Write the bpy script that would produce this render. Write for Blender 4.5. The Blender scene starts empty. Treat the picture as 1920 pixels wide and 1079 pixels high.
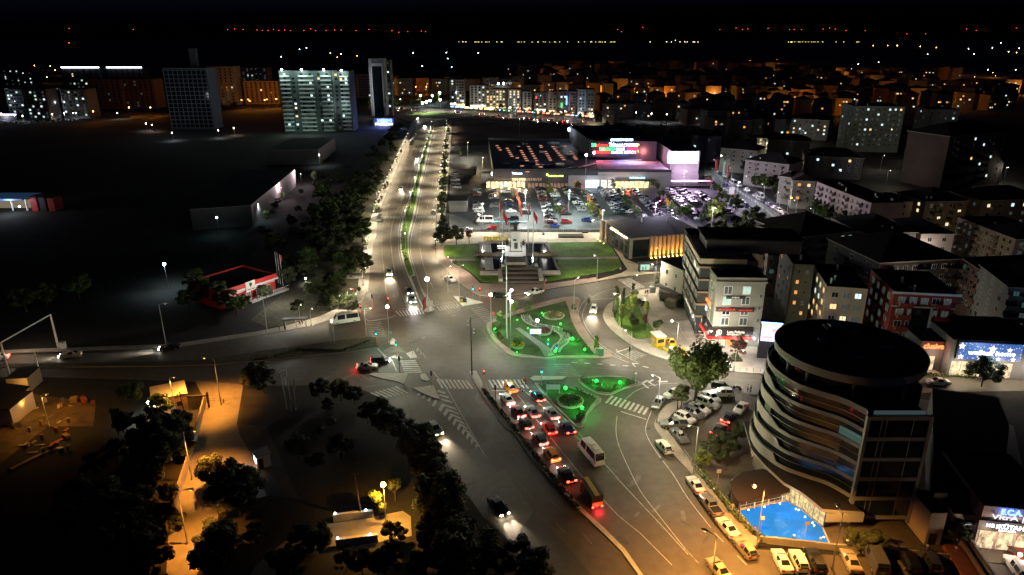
import bpy, bmesh, math, random
from mathutils import Vector, Matrix
R = math.radians
random.seed(7)
scn = bpy.context.scene
COL = scn.collection

# ---------------------------------------------------------------- camera, sky, exposure
CAM_H = 68.0; F = 1300.0; PITCH = R(19.88)
CP, SP = math.cos(PITCH), math.sin(PITCH)
cd = bpy.data.cameras.new("camera"); cam = bpy.data.objects.new("camera", cd); COL.objects.link(cam)
cam.location = (0, 0, CAM_H); cam.rotation_euler = (R(90) - PITCH, 0, 0)
cd.sensor_width = 36; cd.lens = 36 * F / 1920; cd.clip_start = 1; cd.clip_end = 40000
scn.camera = cam
w = bpy.data.worlds.new("World"); scn.world = w; w.use_nodes = True
nt = w.node_tree; bg = nt.nodes["Background"]
sky = nt.nodes.new("ShaderNodeTexSky"); sky.sky_type = 'NISHITA'; sky.sun_disc = False
sky.sun_elevation = R(-1); sky.sun_rotation = R(200)
hs = nt.nodes.new("ShaderNodeHueSaturation"); hs.inputs["Saturation"].default_value = .35
nt.links.new(sky.outputs[0], hs.inputs["Color"]); tint = nt.nodes.new("ShaderNodeVectorMath"); tint.operation = "MULTIPLY"; tint.inputs[1].default_value = (.22,.34,1.15)
nt.links.new(hs.outputs[0], tint.inputs[0]); nt.links.new(tint.outputs[0], bg.inputs[0])
bg.inputs[1].default_value = 0.02
scn.view_settings.view_transform = 'Standard'; scn.view_settings.look = 'None'
scn.view_settings.exposure = 0.0; scn.view_settings.gamma = 1.0
scn.cycles.use_denoising = True
scn.cycles.max_bounces = 4; scn.cycles.diffuse_bounces = 2; scn.cycles.glossy_bounces = 2
scn.cycles.transparent_max_bounces = 8; scn.cycles.caustics_reflective = False; scn.cycles.caustics_refractive = False
scn.cycles.sample_clamp_indirect = 4.0
scn.cycles.use_light_tree = True
scn.render.film_transparent = False

def G(px, py, z=0.0):
    """the point at height z that the photograph shows at pixel (px, py)"""
    u = px - 960.0; v = py - 539.5
    t = (CAM_H - z) / (SP * F + CP * v)
    return Vector((u * t, (CP * F - SP * v) * t, z))

# ---------------------------------------------------------------- bookkeeping
ORD = ['first','second','third','fourth','fifth','sixth','seventh','eighth','ninth','tenth','eleventh','twelfth','thirteenth','fourteenth','fifteenth','sixteenth','seventeenth','eighteenth','nineteenth','twentieth']
TENS = ['','','twenty','thirty','forty','fifty','sixty','seventy','eighty','ninety']
def nth(i):
    if i < 20: return ORD[i]
    n = i + 1
    if n == 100: return 'hundredth'
    if n > 100: return 'hundred and ' + nth(n-101)
    if n % 10 == 0: return TENS[n // 10][:-1] + 'ieth'
    return TENS[n // 10] + '-' + ORD[n % 10 - 1]
def tag(o, label=None, cat=None, group=None, kind=None):
    if label: o['label'] = label
    if cat: o['category'] = cat
    if group: o['group'] = group
    if kind: o['kind'] = kind
    return o
def thing(name, label, cat, loc=(0,0,0), rz=0.0, group=None):
    o = bpy.data.objects.new(name, None); COL.objects.link(o)
    o.location = loc; o.rotation_euler = (0, 0, rz); o.empty_display_size = .5
    return tag(o, label, cat, group)
def inst(name, me, parent=None, loc=(0,0,0), rz=0.0, sc=None):
    o = bpy.data.objects.new(name, me); COL.objects.link(o)
    o.parent = parent; o.location = loc; o.rotation_euler = (0, 0, rz)
    if sc is not None: o.scale = sc if hasattr(sc, '__len__') else (sc, sc, sc)
    return o

# ---------------------------------------------------------------- materials
MATS = {}
def mat(name, col=(.5,.5,.5), rough=.8, metal=0.0, noise=0.0, scale=1.0, bump=0.0, emit=0.0, ecol=None, coat=0.0, obj=False, fine=0.0):
    if name in MATS: return MATS[name]
    m = bpy.data.materials.new(name); m.use_nodes = True
    n = m.node_tree.nodes; l = m.node_tree.links; b = n["Principled BSDF"]
    b.inputs["Base Color"].default_value = (*col, 1); b.inputs["Roughness"].default_value = rough
    b.inputs["Metallic"].default_value = metal
    if coat: b.inputs["Coat Weight"].default_value = coat
    if emit:
        b.inputs["Emission Color"].default_value = (*(ecol or col), 1); b.inputs["Emission Strength"].default_value = emit
    if noise or bump:
        tc = n.new("ShaderNodeTexCoord"); src = tc.outputs["Object"]
        if not obj: src = n.new("ShaderNodeNewGeometry").outputs["Position"]
        t = n.new("ShaderNodeTexNoise"); t.inputs["Scale"].default_value = scale; t.inputs["Detail"].default_value = 6
        l.new(src, t.inputs["Vector"])
        if noise:
            mr = n.new("ShaderNodeMapRange"); mr.inputs[1].default_value = .3; mr.inputs[2].default_value = .7
            mr.inputs[3].default_value = 1 - noise; mr.inputs[4].default_value = 1 + noise
            l.new(t.outputs["Fac"], mr.inputs[0]); fac = mr.outputs[0]
            if fine:
                t2 = n.new("ShaderNodeTexNoise"); t2.inputs["Scale"].default_value = scale * 14; t2.inputs["Detail"].default_value = 4
                l.new(src, t2.inputs["Vector"])
                m2 = n.new("ShaderNodeMapRange"); m2.inputs[1].default_value = .3; m2.inputs[2].default_value = .7
                m2.inputs[3].default_value = 1 - fine; m2.inputs[4].default_value = 1 + fine
                l.new(t2.outputs["Fac"], m2.inputs[0])
                mm = n.new("ShaderNodeMath"); mm.operation = 'MULTIPLY'; l.new(fac, mm.inputs[0]); l.new(m2.outputs[0], mm.inputs[1]); fac = mm.outputs[0]
            v = n.new("ShaderNodeVectorMath"); v.operation = 'SCALE'; v.inputs[0].default_value = col
            l.new(fac, v.inputs["Scale"]); l.new(v.outputs[0], b.inputs["Base Color"])
        if bump:
            bp = n.new("ShaderNodeBump"); bp.inputs["Strength"].default_value = bump; bp.inputs["Distance"].default_value = .05
            l.new(t.outputs["Fac"], bp.inputs["Height"]); l.new(bp.outputs[0], b.inputs["Normal"])
    MATS[name] = m; return m
def tiles(name, c1, c2, size, mortar=.02, rough=.8, brick=False):
    if name in MATS: return MATS[name]
    m = mat(name, c1, rough); n = m.node_tree.nodes; l = m.node_tree.links; b = n["Principled BSDF"]
    g = n.new("ShaderNodeNewGeometry"); t = n.new("ShaderNodeTexBrick"); t.inputs["Scale"].default_value = 1 / size
    t.offset = .5 if brick else 0; t.inputs["Color1"].default_value = (*c1, 1); t.inputs["Color2"].default_value = (*c2, 1)
    t.inputs["Mortar"].default_value = (c1[0]*.5, c1[1]*.5, c1[2]*.5, 1); t.inputs["Mortar Size"].default_value = mortar
    t.inputs["Brick Width"].default_value = 1; t.inputs["Row Height"].default_value = 1
    no = n.new("ShaderNodeTexNoise"); no.inputs["Scale"].default_value = .25; no.inputs["Detail"].default_value = 7
    mr = n.new("ShaderNodeMapRange"); mr.inputs[1].default_value = .3; mr.inputs[2].default_value = .7; mr.inputs[3].default_value = .68; mr.inputs[4].default_value = 1.15
    mx = n.new("ShaderNodeVectorMath"); mx.operation = 'SCALE'
    l.new(g.outputs["Position"], t.inputs["Vector"]); l.new(g.outputs["Position"], no.inputs["Vector"])
    l.new(no.outputs["Fac"], mr.inputs[0]); l.new(t.outputs["Color"], mx.inputs[0]); l.new(mr.outputs[0], mx.inputs["Scale"])
    l.new(mx.outputs[0], b.inputs["Base Color"]); return m

def asphalt_mat(name, col, patch=.25):
    m = mat(name, col, .75, noise=patch*.7, scale=.05, fine=.16, bump=.08)
    n = m.node_tree.nodes; l = m.node_tree.links; b = n["Principled BSDF"]
    g = n.new("ShaderNodeNewGeometry"); t = n.new("ShaderNodeTexNoise"); t.inputs["Scale"].default_value = .12; t.inputs["Detail"].default_value = 5
    mr = n.new("ShaderNodeMapRange"); mr.inputs[1].default_value = .35; mr.inputs[2].default_value = .65; mr.inputs[3].default_value = .55; mr.inputs[4].default_value = .75
    l.new(g.outputs["Position"], t.inputs["Vector"]); l.new(t.outputs["Fac"], mr.inputs[0]); l.new(mr.outputs[0], b.inputs["Roughness"])
    return m
ASPH = asphalt_mat("asphalt", (.084,.073,.056))
ASPH2 = asphalt_mat("car park asphalt", (.075,.08,.082))
ASPHB = asphalt_mat("boulevard asphalt", (.12,.103,.078), .15)
ASPHO = asphalt_mat("side street concrete", (.17,.155,.135), .3)
PAINT = mat("road paint", (.43,.43,.40), .6, noise=.35, scale=1.2, fine=.25)
PAINTW = mat("worn road paint", (.2,.195,.18), .7, noise=.45, scale=1.0, fine=.3)
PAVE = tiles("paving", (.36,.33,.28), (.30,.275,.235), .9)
PAVEP = tiles("pink paving", (.34,.25,.21), (.28,.21,.18), .7)
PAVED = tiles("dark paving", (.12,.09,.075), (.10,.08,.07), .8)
BEIGE = tiles("beige paving", (.50,.43,.32), (.46,.40,.30), 1.6, .01)
KERB = mat("kerb stone", (.42,.41,.38), .8, noise=.2, scale=.8)
GRASS = mat("lawn", (.075,.16,.012), .95, noise=.45, scale=.18, fine=.45, bump=.6)
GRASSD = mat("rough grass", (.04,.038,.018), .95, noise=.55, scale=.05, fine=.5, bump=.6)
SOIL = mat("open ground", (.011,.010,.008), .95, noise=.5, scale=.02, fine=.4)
CONC = mat("concrete", (.38,.36,.33), .85, noise=.2, scale=.5, fine=.1)
STONE = mat("pale stone", (.45,.42,.37), .75, noise=.15, scale=.7, fine=.1)
METAL = mat("galvanised steel", (.45,.46,.45), .45, .6)
DARKM = mat("dark steel", (.05,.05,.055), .5, .5)
WHITE = mat("white paint", (.75,.75,.73), .5, noise=.06, scale=.6)
BLACK = mat("black rubber", (.012,.012,.013), .8)
GLASS = mat("dark window glass", (.015,.02,.025), .08, .0, coat=.3)
GLASSB = mat("tinted facade glass", (.01,.018,.022), .12, .1)
ROOF = mat("dark roof", (.014,.012,.013), .9, noise=.3, scale=.3)
ROOFT = mat("brown roof tiles", (.055,.032,.026), .85, noise=.3, scale=.6, fine=.3)
BARK = mat("bark", (.07,.05,.035), .95, noise=.3, scale=4)
RED = mat("red cladding", (.5,.03,.025), .5, noise=.1, scale=1)
FR = mat("window frame", (.5,.5,.48), .6)

_LV=[0]
# ---------------------------------------------------------------- mesh builder
class MB:
    def __init__(s): s.v = []; s.f = []; s.m = []; s.mats = []
    def mi(s, m):
        if m not in s.mats: s.mats.append(m)
        return s.mats.index(m)
    def add(s, vs, fs, m):
        k = len(s.v); s.v += [tuple(p) for p in vs]; i = s.mi(m)
        for f in fs: s.f.append([a + k for a in f]); s.m.append(i)
        return s
    def box(s, x0, x1, y0, y1, z0, z1, m):
        vs = [(x,y,z) for z in (z0,z1) for y in (y0,y1) for x in (x0,x1)]
        return s.add(vs, [(0,2,3,1),(4,5,7,6),(0,1,5,4),(2,6,7,3),(0,4,6,2),(1,3,7,5)], m)
    def prism(s, pts, z0, z1, m, mtop=None):
        n = len(pts)
        ar = sum(pts[i][0]*pts[(i+1)%n][1]-pts[(i+1)%n][0]*pts[i][1] for i in range(n))
        if ar < 0: pts = list(reversed(pts))
        vs = [(p[0],p[1],z0) for p in pts] + [(p[0],p[1],z1) for p in pts]
        s.add(vs, [(i,(i+1)%n,(i+1)%n+n,i+n) for i in range(n)] + [tuple(reversed(range(n)))], m)
        k = len(s.v); s.v += [(p[0],p[1],z1) for p in pts]; s.f.append([k+i for i in range(n)]); s.m.append(s.mi(mtop or m)); return s
    def flat(s, pts, z, m):
        n = len(pts)
        ar = sum(pts[i][0]*pts[(i+1)%n][1]-pts[(i+1)%n][0]*pts[i][1] for i in range(n))
        if ar < 0: pts = list(reversed(pts))
        return s.add([(p[0],p[1],z) for p in pts], [tuple(range(n))], m)
    def tube(s, p0, p1, r0, r1, m, n=8, cap=True):
        p0 = Vector(p0); p1 = Vector(p1); d = (p1-p0).normalized()
        a = d.orthogonal().normalized(); b = d.cross(a)
        vs = [p0 + (a*math.cos(t)+b*math.sin(t))*r0 for t in [2*math.pi*i/n for i in range(n)]] + \
             [p1 + (a*math.cos(t)+b*math.sin(t))*r1 for t in [2*math.pi*i/n for i in range(n)]]
        fs = [(i,(i+1)%n,(i+1)%n+n,i+n) for i in range(n)]
        if cap: fs += [tuple(reversed(range(n))), tuple(range(n,2*n))]
        return s.add(vs, fs, m)
    def ball(s, c, r, m, seg=10, rings=6, sz=1.0):
        vs = []; fs = []
        for j in range(rings+1):
            ph = math.pi*j/rings
            for i in range(seg):
                th = 2*math.pi*i/seg
                vs.append((c[0]+r*math.sin(ph)*math.cos(th), c[1]+r*math.sin(ph)*math.sin(th), c[2]+r*sz*math.cos(ph)))
        for j in range(rings):
            for i in range(seg):
                fs.append((j*seg+i, (j+1)*seg+i, (j+1)*seg+(i+1)%seg, j*seg+(i+1)%seg))
        return s.add(vs, fs, m)
    def lathe(s, prof, m, n=16, c=(0,0)):
        vs = [(c[0]+r*math.cos(2*math.pi*i/n), c[1]+r*math.sin(2*math.pi*i/n), z) for r,z in prof for i in range(n)]
        fs = [(j*n+i, j*n+(i+1)%n, (j+1)*n+(i+1)%n, (j+1)*n+i) for j in range(len(prof)-1) for i in range(n)]
        return s.add(vs, fs, m)
    def mesh(s, name, smooth=False):
        me = bpy.data.meshes.new(name); me.from_pydata(s.v, [], s.f)
        for m in s.mats: me.materials.append(m)
        me.polygons.foreach_set("material_index", s.m)
        if any(len(f) > 4 for f in s.f):
            bm = bmesh.new(); bm.from_mesh(me)
            bmesh.ops.triangulate(bm, faces=[f for f in bm.faces if len(f.verts) > 4]); bm.to_mesh(me); bm.free()
        if smooth:
            me.polygons.foreach_set("use_smooth", [True]*len(me.polygons))
            try: me.set_sharp_from_angle(angle=R(38))
            except Exception: pass
        me.update(); return me
    def build(s, name, parent=None, loc=(0,0,0), rz=0.0, smooth=False):
        return inst(name, s.mesh(name, smooth), parent, loc, rz)

def hfrom(ytop, ybase):
    Y = G(960, ybase).y; v = ytop-539.5
    return CAM_H - (SP*F+CP*v)*Y/(CP*F-SP*v)
def P(pts, z=0.0): return [G(x, y, z) for x, y in pts]
_LV = [0]
def sheet(name, pts, z, m, kind='structure'):
    _LV[0] += 1; z += _LV[0]*.0004
    o = MB().flat(P(pts), z, m).build(name); o['kind'] = kind; return o
def slab(name, pts, m, z1=.13, kerb=KERB, kind='structure', label=None):
    _LV[0] += 1; z1 += _LV[0]*.001
    o = MB().prism(P(pts), -.05, z1, kerb, m).build(name); o['kind'] = kind; return o
def smoothpx(pts, k=6, closed=False):
    """Catmull-Rom through pixel points"""
    n = len(pts); out = []
    rng = range(n if closed else n-1)
    for i in rng:
        p = [pts[(i+j) % n] if closed else pts[min(max(i+j,0),n-1)] for j in (-1,0,1,2)]
        for q in range(k):
            t = q/k
            out.append(tuple(.5*((2*p[1][a])+(-p[0][a]+p[2][a])*t+(2*p[0][a]-5*p[1][a]+4*p[2][a]-p[3][a])*t*t+(-p[0][a]+3*p[1][a]-3*p[2][a]+p[3][a])*t**3) for a in (0,1)))
    if not closed: out.append(pts[-1])
    return out
# ================================================================ THE GROUND
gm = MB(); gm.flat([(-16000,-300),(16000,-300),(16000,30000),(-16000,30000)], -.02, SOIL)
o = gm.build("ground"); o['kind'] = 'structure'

# roads: one sheet for the junction and its four arms
LK = smoothpx([(783,228),(765,265),(748,305),(730,350),(715,385),(706,410),(706,440),(700,455),(695,490),(692,525),(690,545),(678,565),(655,583),(620,600),(585,612),(530,622),(480,630),(425,638),(325,652),(250,655),(125,659),(-260,672)],3)
RK = [(845,215),(839,227),(834,270),(828,320),(824,370),(817,415),(816,470),(825,492),(842,512),(862,531),(883,545),(903,556),(951,557),(1016,545),(1120,529),(1160,519),(1235,511),(1290,500),(1290,520),(1234,539),(1205,545),(1172,557),(1142,570),(1132,585),(1132,598),(1145,618),(1172,639),(1198,655),(1230,669),(1270,681),(1338,694),(1427,703),(1560,704),(1720,700),(1960,712),(1960,732),(1720,737),(1402,740),(1450,760),(1400,820),(1330,900),(1262,851),(1295,889),(1320,921),(1350,959),(1382,1004),(1417,1030),(1700,1052),(2000,1060),(2100,1330),(1400,1330),(1240,1130)]
LB = [(1100,1130),(1040,1079),(960,1024),(905,969),(865,911),(830,856),(790,812),(752,772),(720,747),(672,728),(600,722),(540,724),(456,722),(365,716),(250,712),(100,708),(-260,706)]
sheet("road", [p for p in reversed(LK)] + RK + LB, .0, ASPH)
sheet("boulevard_surface", smoothpx([(783,228),(765,265),(748,305),(730,350),(715,385),(706,410),(706,440),(700,455),(695,490),(692,525),(692,540)],3)+[(740,582),(797,577),(815,575),(862,569)]+smoothpx([(862,531),(842,512),(825,492),(816,470),(817,415),(824,370),(828,320),(834,270),(839,227),(843,217)],3), .012, ASPHB)
sheet("side_street", [(365,714),(456,722),(454,735),(444,795),(450,817),(475,860),(500,930),(430,955),(410,964),(405,994),(387,1046),(350,1110),(310,1110),(316,1004),(335,931),(356,866),(372,812),(386,755)], .05, ASPHO)
sheet("driveway", [(612,984),(680,974),(755,959),(770,969),(772,1006),(740,1011),(700,1020),(615,1026),(555,1046),(500,1120),(440,1120),(480,1061),(542,1009)], .06, ASPHO)
sheet("far_road", [(160,208),(320,212),(320,219),(230,221),(175,216)], .02, ASPHO)
# roundabout and cross street at the far end of the boulevard
sheet("cross_street", [(690,190),(760,200),(850,205),(960,212),(1100,222),(1400,262),(1400,272),(1100,234),(960,222),(845,222),(780,232),(730,215),(690,205)], .006, ASPH)
o = MB().prism([ (G(812,216).x+24*math.cos(a), G(812,216).y+24*math.sin(a)) for a in [i*math.pi/12 for i in range(24)]], 0, .25, KERB, GRASS).build("roundabout_island"); o['kind']='structure'

# car park, mall street, plaza
sheet("car_park_surface", [(845,275),(914,272),(926,352),(1330,347),(1410,400),(1452,432),(845,430),(842,420)], .0, ASPH2)
sheet("mall_street", [(1322,330),(1315,285),(1345,305),(1420,355),(1478,400),(1530,440),(1500,455),(1440,430),(1330,347)], .02, ASPH2)
slab("promenade", [(832,424),(848,436),(1150,437),(1310,434),(1445,433),(1452,442),(1310,446),(1155,452),(1172,486),(1205,500),(1275,497),(1285,505),(1235,512),(1160,520),(1120,527.5),(1105,529),(1165,513),(1177,506),(1145,456),(898,457),(833,461),(818,470),(818,430),(822,416)], BEIGE, .12)
slab("right_boulevard_pavement", smoothpx([(839,227),(834,270),(828,320),(824,370),(818,415)],2)+smoothpx([(834,415),(838,370),(842,320),(845,275),(847,227)],2), PAVE, .12)
slab("plaza_pavement", [(817,462),(820,487)]+smoothpx([(825,492),(842,512),(862,531),(883,545),(903,555),(951,556),(1016,544),(1120,528)],3)+[(1117,521),(1025,533),(975,534),(900,532),(880,512),(845,491),(833,462)], PAVEP, .12)
slab("left_pavement", [(783,228),(765,265),(748,305),(730,350),(715,385),(706,407),(706,440),(700,455),(695,490),(692,525),(690,545),(678,565),(655,583),(620,600),(585,612),(530,622),(480,630),(425,638),(325,652),(250,655),(125,659),(0,664),(-200,668),(-200,664),(0,658),(125,653),(250,649),(325,646),(425,631),(480,623),(530,613),(567,604),(600,594),(640,576),(665,559),(671,540),(674,512),(677,490),(684,455),(690,440),(692,420),(705,380),(718,350),(738,305),(755,265),(774,228)], PAVE, .12)
slab("median", smoothpx([(805,240),(792,285),(775,350),(760,392),(751,430),(750,462),(757,500),(770,530),(790,575),(797,586),(812,583),(812,577),(787,540),(775,505),(767,475),(767,445),(777,405),(789,350),(807,270),(815,232)],2), KERB, .13)
slab("median_grass", [(807,245),(795,285),(779,350),(764,392),(754,430),(753,462),(759,497),(768,519),(775,516),(772,503),(765,475),(764,445),(774,405),(785,350),(804,270),(812,240)], GRASS, .17, GRASS)
slab("median_paving", [(771,520),(779,518),(788,543),(806,575),(795,578),(786,560)], PAVED, .16, PAVED)
slab("lower_median", [(880,697),(893,697),(903,716),(905,727),(962,800),(972,809),(1010,864),(1060,916),(1092,954),(1135,994),(1172,1031),(1205,1079),(1245,1130),(1236,1130),(1196,1079),(1164,1034),(1126,997),(1084,957),(1051,919),(1001,867),(963,813),(944,800),(896,730),(888,716)], KERB, .16)
slab("east_pavement", smoothpx([(1234,539),(1205,545),(1172,557),(1142,570),(1132,585),(1132,598),(1145,618),(1172,639),(1198,655),(1230,669),(1270,680),(1338,693),(1427,702),(1560,704),(1720,700)],3)+[(1960,712),(1960,640),(1290,500),(1250,525)], PAVE, .12)
sheet("forecourt", [(1190,545),(1232,539),(1300,600),(1315,625),(1300,655),(1270,668),(1262,655),(1232,618),(1205,590),(1184,556)], .127, asphalt_mat("forecourt concrete", (.2,.18,.15)))
slab("parking_pavement", smoothpx([(1290,741),(1263,754),(1247,763),(1236,777),(1227,794),(1230,806),(1241,822),(1262,851),(1295,889),(1320,921),(1350,959),(1382,1003),(1417,1027)],3)+[(1425,1014),(1385,979),(1352,939),(1330,914),(1306,886),(1285,854),(1262,822),(1245,800),(1262,775),(1285,757),(1300,750)], PAVE, .12)
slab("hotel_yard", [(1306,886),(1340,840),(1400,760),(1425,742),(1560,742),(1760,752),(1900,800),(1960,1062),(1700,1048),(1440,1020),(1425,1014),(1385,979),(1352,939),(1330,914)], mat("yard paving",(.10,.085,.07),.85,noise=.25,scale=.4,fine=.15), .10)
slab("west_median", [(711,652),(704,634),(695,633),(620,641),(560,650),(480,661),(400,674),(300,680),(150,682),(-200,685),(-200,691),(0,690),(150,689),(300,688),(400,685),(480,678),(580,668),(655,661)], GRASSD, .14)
# traffic islands
slab("north_traffic_island", [(717,553),(724,550),(728,564),(742,592),(728,598),(706,601),(690,603),(683,594),(700,580)], PAVED, .13)
slab("plaza_traffic_island", [(850,556),(867,575),(906,568),(884,562),(872,558)], STONE, .13)
slab("west_crossing_island", [(728,642),(737,635),(744,641),(742,648),(733,648)], STONE, .13)
slab("small_round_island", [(733,670),(740,667),(751,670),(755,673),(745,674),(735,673)], STONE, .13)
slab("mid_crossing_island", [(761,664),(775,659),(783,672),(770,674)], STONE, .13)
slab("pointed_island", [(692,704),(700,701),(765,702),(757,722),(745,717),(715,711)], STONE, .13)
slab("drop_shaped_island", [(787,704),(796,701),(806,713),(800,716),(790,713)], STONE, .13)
slab("long_triangular_island", [(773,729),(812,724),(825,750),(815,748),(795,740)], STONE, .13)
slab("east_bar_island", [(994,710),(1001,706),(1062,707),(1055,712),(1000,714)], STONE, .13)
# green garden triangle
GARD = [(917,618),(920,607),(935,600),(963,590),(1020,572),(1062,560),(1072,572),(1078,600),(1090,625),(1108,648),(1130,666),(1115,670),(1045,669),(1022,671),(965,664),(945,650),(930,638)]
slab("garden_island_paving", smoothpx([(912,612),(925,600),(963,585),(1020,567),(1070,557),(1088,563),(1084,585),(1095,615),(1118,645),(1150,668),(1115,673),(1045,672),(1022,674),(960,668),(938,652),(922,634)],3,True), PAVEP, .13)
GRASSG = mat("garden ground cover",(.028,.06,.012),.95,noise=.5,scale=.3,fine=.5,bump=.6)
slab("garden_lawn", [(919,617),(923,607),(938,601),(965,592),(1020,576),(1060,566),(1066,580),(1072,604),(1084,627),(1105,655),(1116,667),(1048,668),(1024,671),(968,664),(947,649),(932,637)], GRASSG, .19, GRASSG)
sheet("garden_path", [(966,618),(974,616),(1034,657),(1040,668),(1022,671),(1010,652)], .25, asphalt_mat("garden path surface",(.14,.14,.14)))
KERBD = mat("worn kerb stone",(.2,.19,.16),.85,noise=.3,scale=.6)  # pale kerb darkened, the dim light is put into its colour
slab("triangle_garden_kerb", smoothpx([(1003,720),(1018,722),(1060,725),(1100,737),(1128,749),(1114,764),(1100,782),(1092,800),(1080,800),(1065,785),(1030,750)],3,True), KERBD, .13)
slab("triangle_garden_lawn", [(1009,722),(1045,725),(1090,736),(1119,749),(1108,762),(1095,782),(1089,796),(1079,796),(1066,784),(1035,751)], GRASSG, .19, GRASSG)
slab("bean_garden_kerb", smoothpx([(1083,712),(1100,708),(1135,706),(1170,708),(1197,716),(1202,722),(1170,730),(1145,741),(1120,738),(1095,725)],3,True), KERBD, .13)
slab("bean_garden_lawn", [(1087,712),(1135,708),(1175,710),(1196,719),(1165,729),(1144,738),(1119,735),(1098,724)], GRASSG, .19, GRASSG)
slab("tree_lawn", smoothpx([(1150,588),(1160,570),(1180,556),(1190,560),(1204,590),(1222,615),(1228,630),(1200,637),(1185,633),(1170,618),(1155,604)],3,True), GRASS, .16, GRASS)
# lawns round the monument
slab("left_lawn", [(833,461),(897,458),(896,486),(838,485),(831,478)], GRASS, .15, GRASS)
slab("right_upper_lawn", [(1022,456),(1141,455),(1157,481),(1040,483)], GRASS, .15, GRASS)
slab("right_lower_lawn", [(1045,488),(1160,486),(1166,501),(1150,508),(1025,529),(1020,522),(1050,517)], GRASS, .15, GRASS)
slab("left_lower_lawn", [(848,491),(899,491),(901,518),(935,520),(934,531),(903,529),(882,511)], GRASS, .15, GRASS)
slab("lawn_path", [(838,486),(898,486),(898,491),(846,491)], PAVE, .13)
slab("right_lawn_path", [(1038,483.5),(1158,482),(1160,486),(1042,487.5)], PAVE, .13)
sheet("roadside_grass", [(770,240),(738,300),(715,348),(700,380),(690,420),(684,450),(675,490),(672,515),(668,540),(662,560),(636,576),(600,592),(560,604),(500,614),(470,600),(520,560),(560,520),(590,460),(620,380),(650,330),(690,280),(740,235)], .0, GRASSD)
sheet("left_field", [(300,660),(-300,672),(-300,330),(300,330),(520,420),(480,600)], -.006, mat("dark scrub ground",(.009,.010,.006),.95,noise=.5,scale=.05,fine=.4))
sheet("town_ground", [(960,112),(1960,108),(1960,240),(1300,235),(1130,215),(960,200)], .0, mat('dusty town ground',(.13,.11,.09),.9,noise=.5,scale=.02,fine=.3))  # even pale tone for the ground under the town
sheet("vacant_lot", [(852,228),(960,228),(1068,236),(1066,262),(914,262),(848,270)], .0, mat("bare brown soil",(.10,.06,.045),.95,noise=.4,scale=.03,fine=.3))
sheet("scrapyard_ground", [(-60,860),(0,870),(90,800),(175,800),(180,755),(100,745),(40,735),(-60,760)], .005, mat("trodden yard earth",(.085,.06,.035),.95,noise=.5,scale=.4,fine=.4))
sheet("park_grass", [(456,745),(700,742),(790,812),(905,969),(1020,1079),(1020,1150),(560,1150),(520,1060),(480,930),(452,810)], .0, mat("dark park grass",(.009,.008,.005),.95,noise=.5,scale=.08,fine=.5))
sheet("gate_forecourt", [(444,795),(500,800),(530,870),(560,935),(500,930),(475,860),(450,817)], .004, mat("worn dark forecourt",(.045,.038,.03),.9,noise=.3,scale=.3,fine=.3))  # even dark tone over the gate area

# ---------------------------------------------------------------- painted markings
def quads(name, qs, z=.022, m=PAINT, label=None, cat='road marking', group=None):
    b = MB()
    for q in qs: b.flat(q, z, m)
    o = b.build(name); o['kind'] = 'structure'
    return o
def lerp(a, b, t): return (a[0]+(b[0]-a[0])*t, a[1]+(b[1]-a[1])*t)
def zebra(A, B, C, D, n, m=PAINT, duty=.52):
    A, B, C, D = P([A,B,C,D]); qs = []
    for i in range(n):
        t0 = (i + .5 - duty/2)/n; t1 = (i + .5 + duty/2)/n
        qs.append([A.lerp(B,t0), A.lerp(B,t1), D.lerp(C,t1), D.lerp(C,t0)])
    quads("zebra_crossing", qs, m=m)
zebra((740,584),(792,577),(797,589),(749,594),9)
zebra((817,575),(858,569.5),(866,576),(824,584),8, PAINTW)
zebra((719,405.5),(757,405.5),(756,411),(718,411),13)
zebra((780,405.5),(817,405.5),(817,410),(779,410),12)
zebra((797,249),(833,249),(833,251.5),(796,251.5),10, PAINTW)
zebra((686,605),(695,634),(724,632),(714,602),9, PAINTW)
zebra((733,650),(717,659),(762,662),(749,650),5, PAINTW)
zebra((750,676),(759,701),(792,700),(779,675),7)
zebra((692,738),(745,724),(768,737),(716,748),7)
zebra((816,711),(878,714),(890,730),(826,728),8)
zebra((913,713),(983,712),(994,729),(921,727),9)
zebra((1037,682),(1055,708),(1092,707),(1068,682),7, PAINTW)
zebra((1145,741),(1219,766),(1211,779),(1132,755),9)
zebra((1187,656),(1167,667),(1186,677),(1214,666),6, PAINTW)
zebra((1157,525),(1187,544),(1211,539),(1180,521),11)
zebra((882,579),(912,607),(938,602),(905,574),9, PAINTW, .35)
zebra((782,651),(795,664),(802,676),(778,656),3, PAINTW)
def line(pts, wd=.15, dash=None, m=PAINT, z=.02):
    ps = [G(*p) for p in pts]; seg = []
    for a, b in zip(ps, ps[1:]):
        L = (b-a).length; d = (b-a)/L; nn = Vector((-d.y, d.x, 0))*wd*.34
        if dash:
            on, off = dash; t = 0
            while t < L:
                e = min(t+on, L); p = a+d*t; q = a+d*e; seg.append([p-nn,q-nn,q+nn,p+nn]); t += on+off
        else: seg.append([a-nn, b-nn, b+nn, a+nn])
    quads("lane_line", seg, z, m)
S = smoothpx
line(S([(770,262),(752,305),(736,345),(729,385),(717,430),(716,470),(719,500),(722,530),(725,553)]), .16, (2,3))
line(S([(786,262),(771,320),(757,370),(740,405),(734,430),(733,460),(737,490),(745,530),(756,560),(764,578)]), .16, (4,4))
line(S([(734,462),(737,492),(745,530),(756,560),(764,578)]), .18)
line(S([(803,243),(789,285),(771,350),(756,392),(748,430),(747,462),(754,500),(767,532),(786,575)]), .18)
line(S([(819,232),(811,270),(793,345),(781,405),(771,445),(770,475),(778,505),(790,540),(815,575)]), .2)
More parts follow.
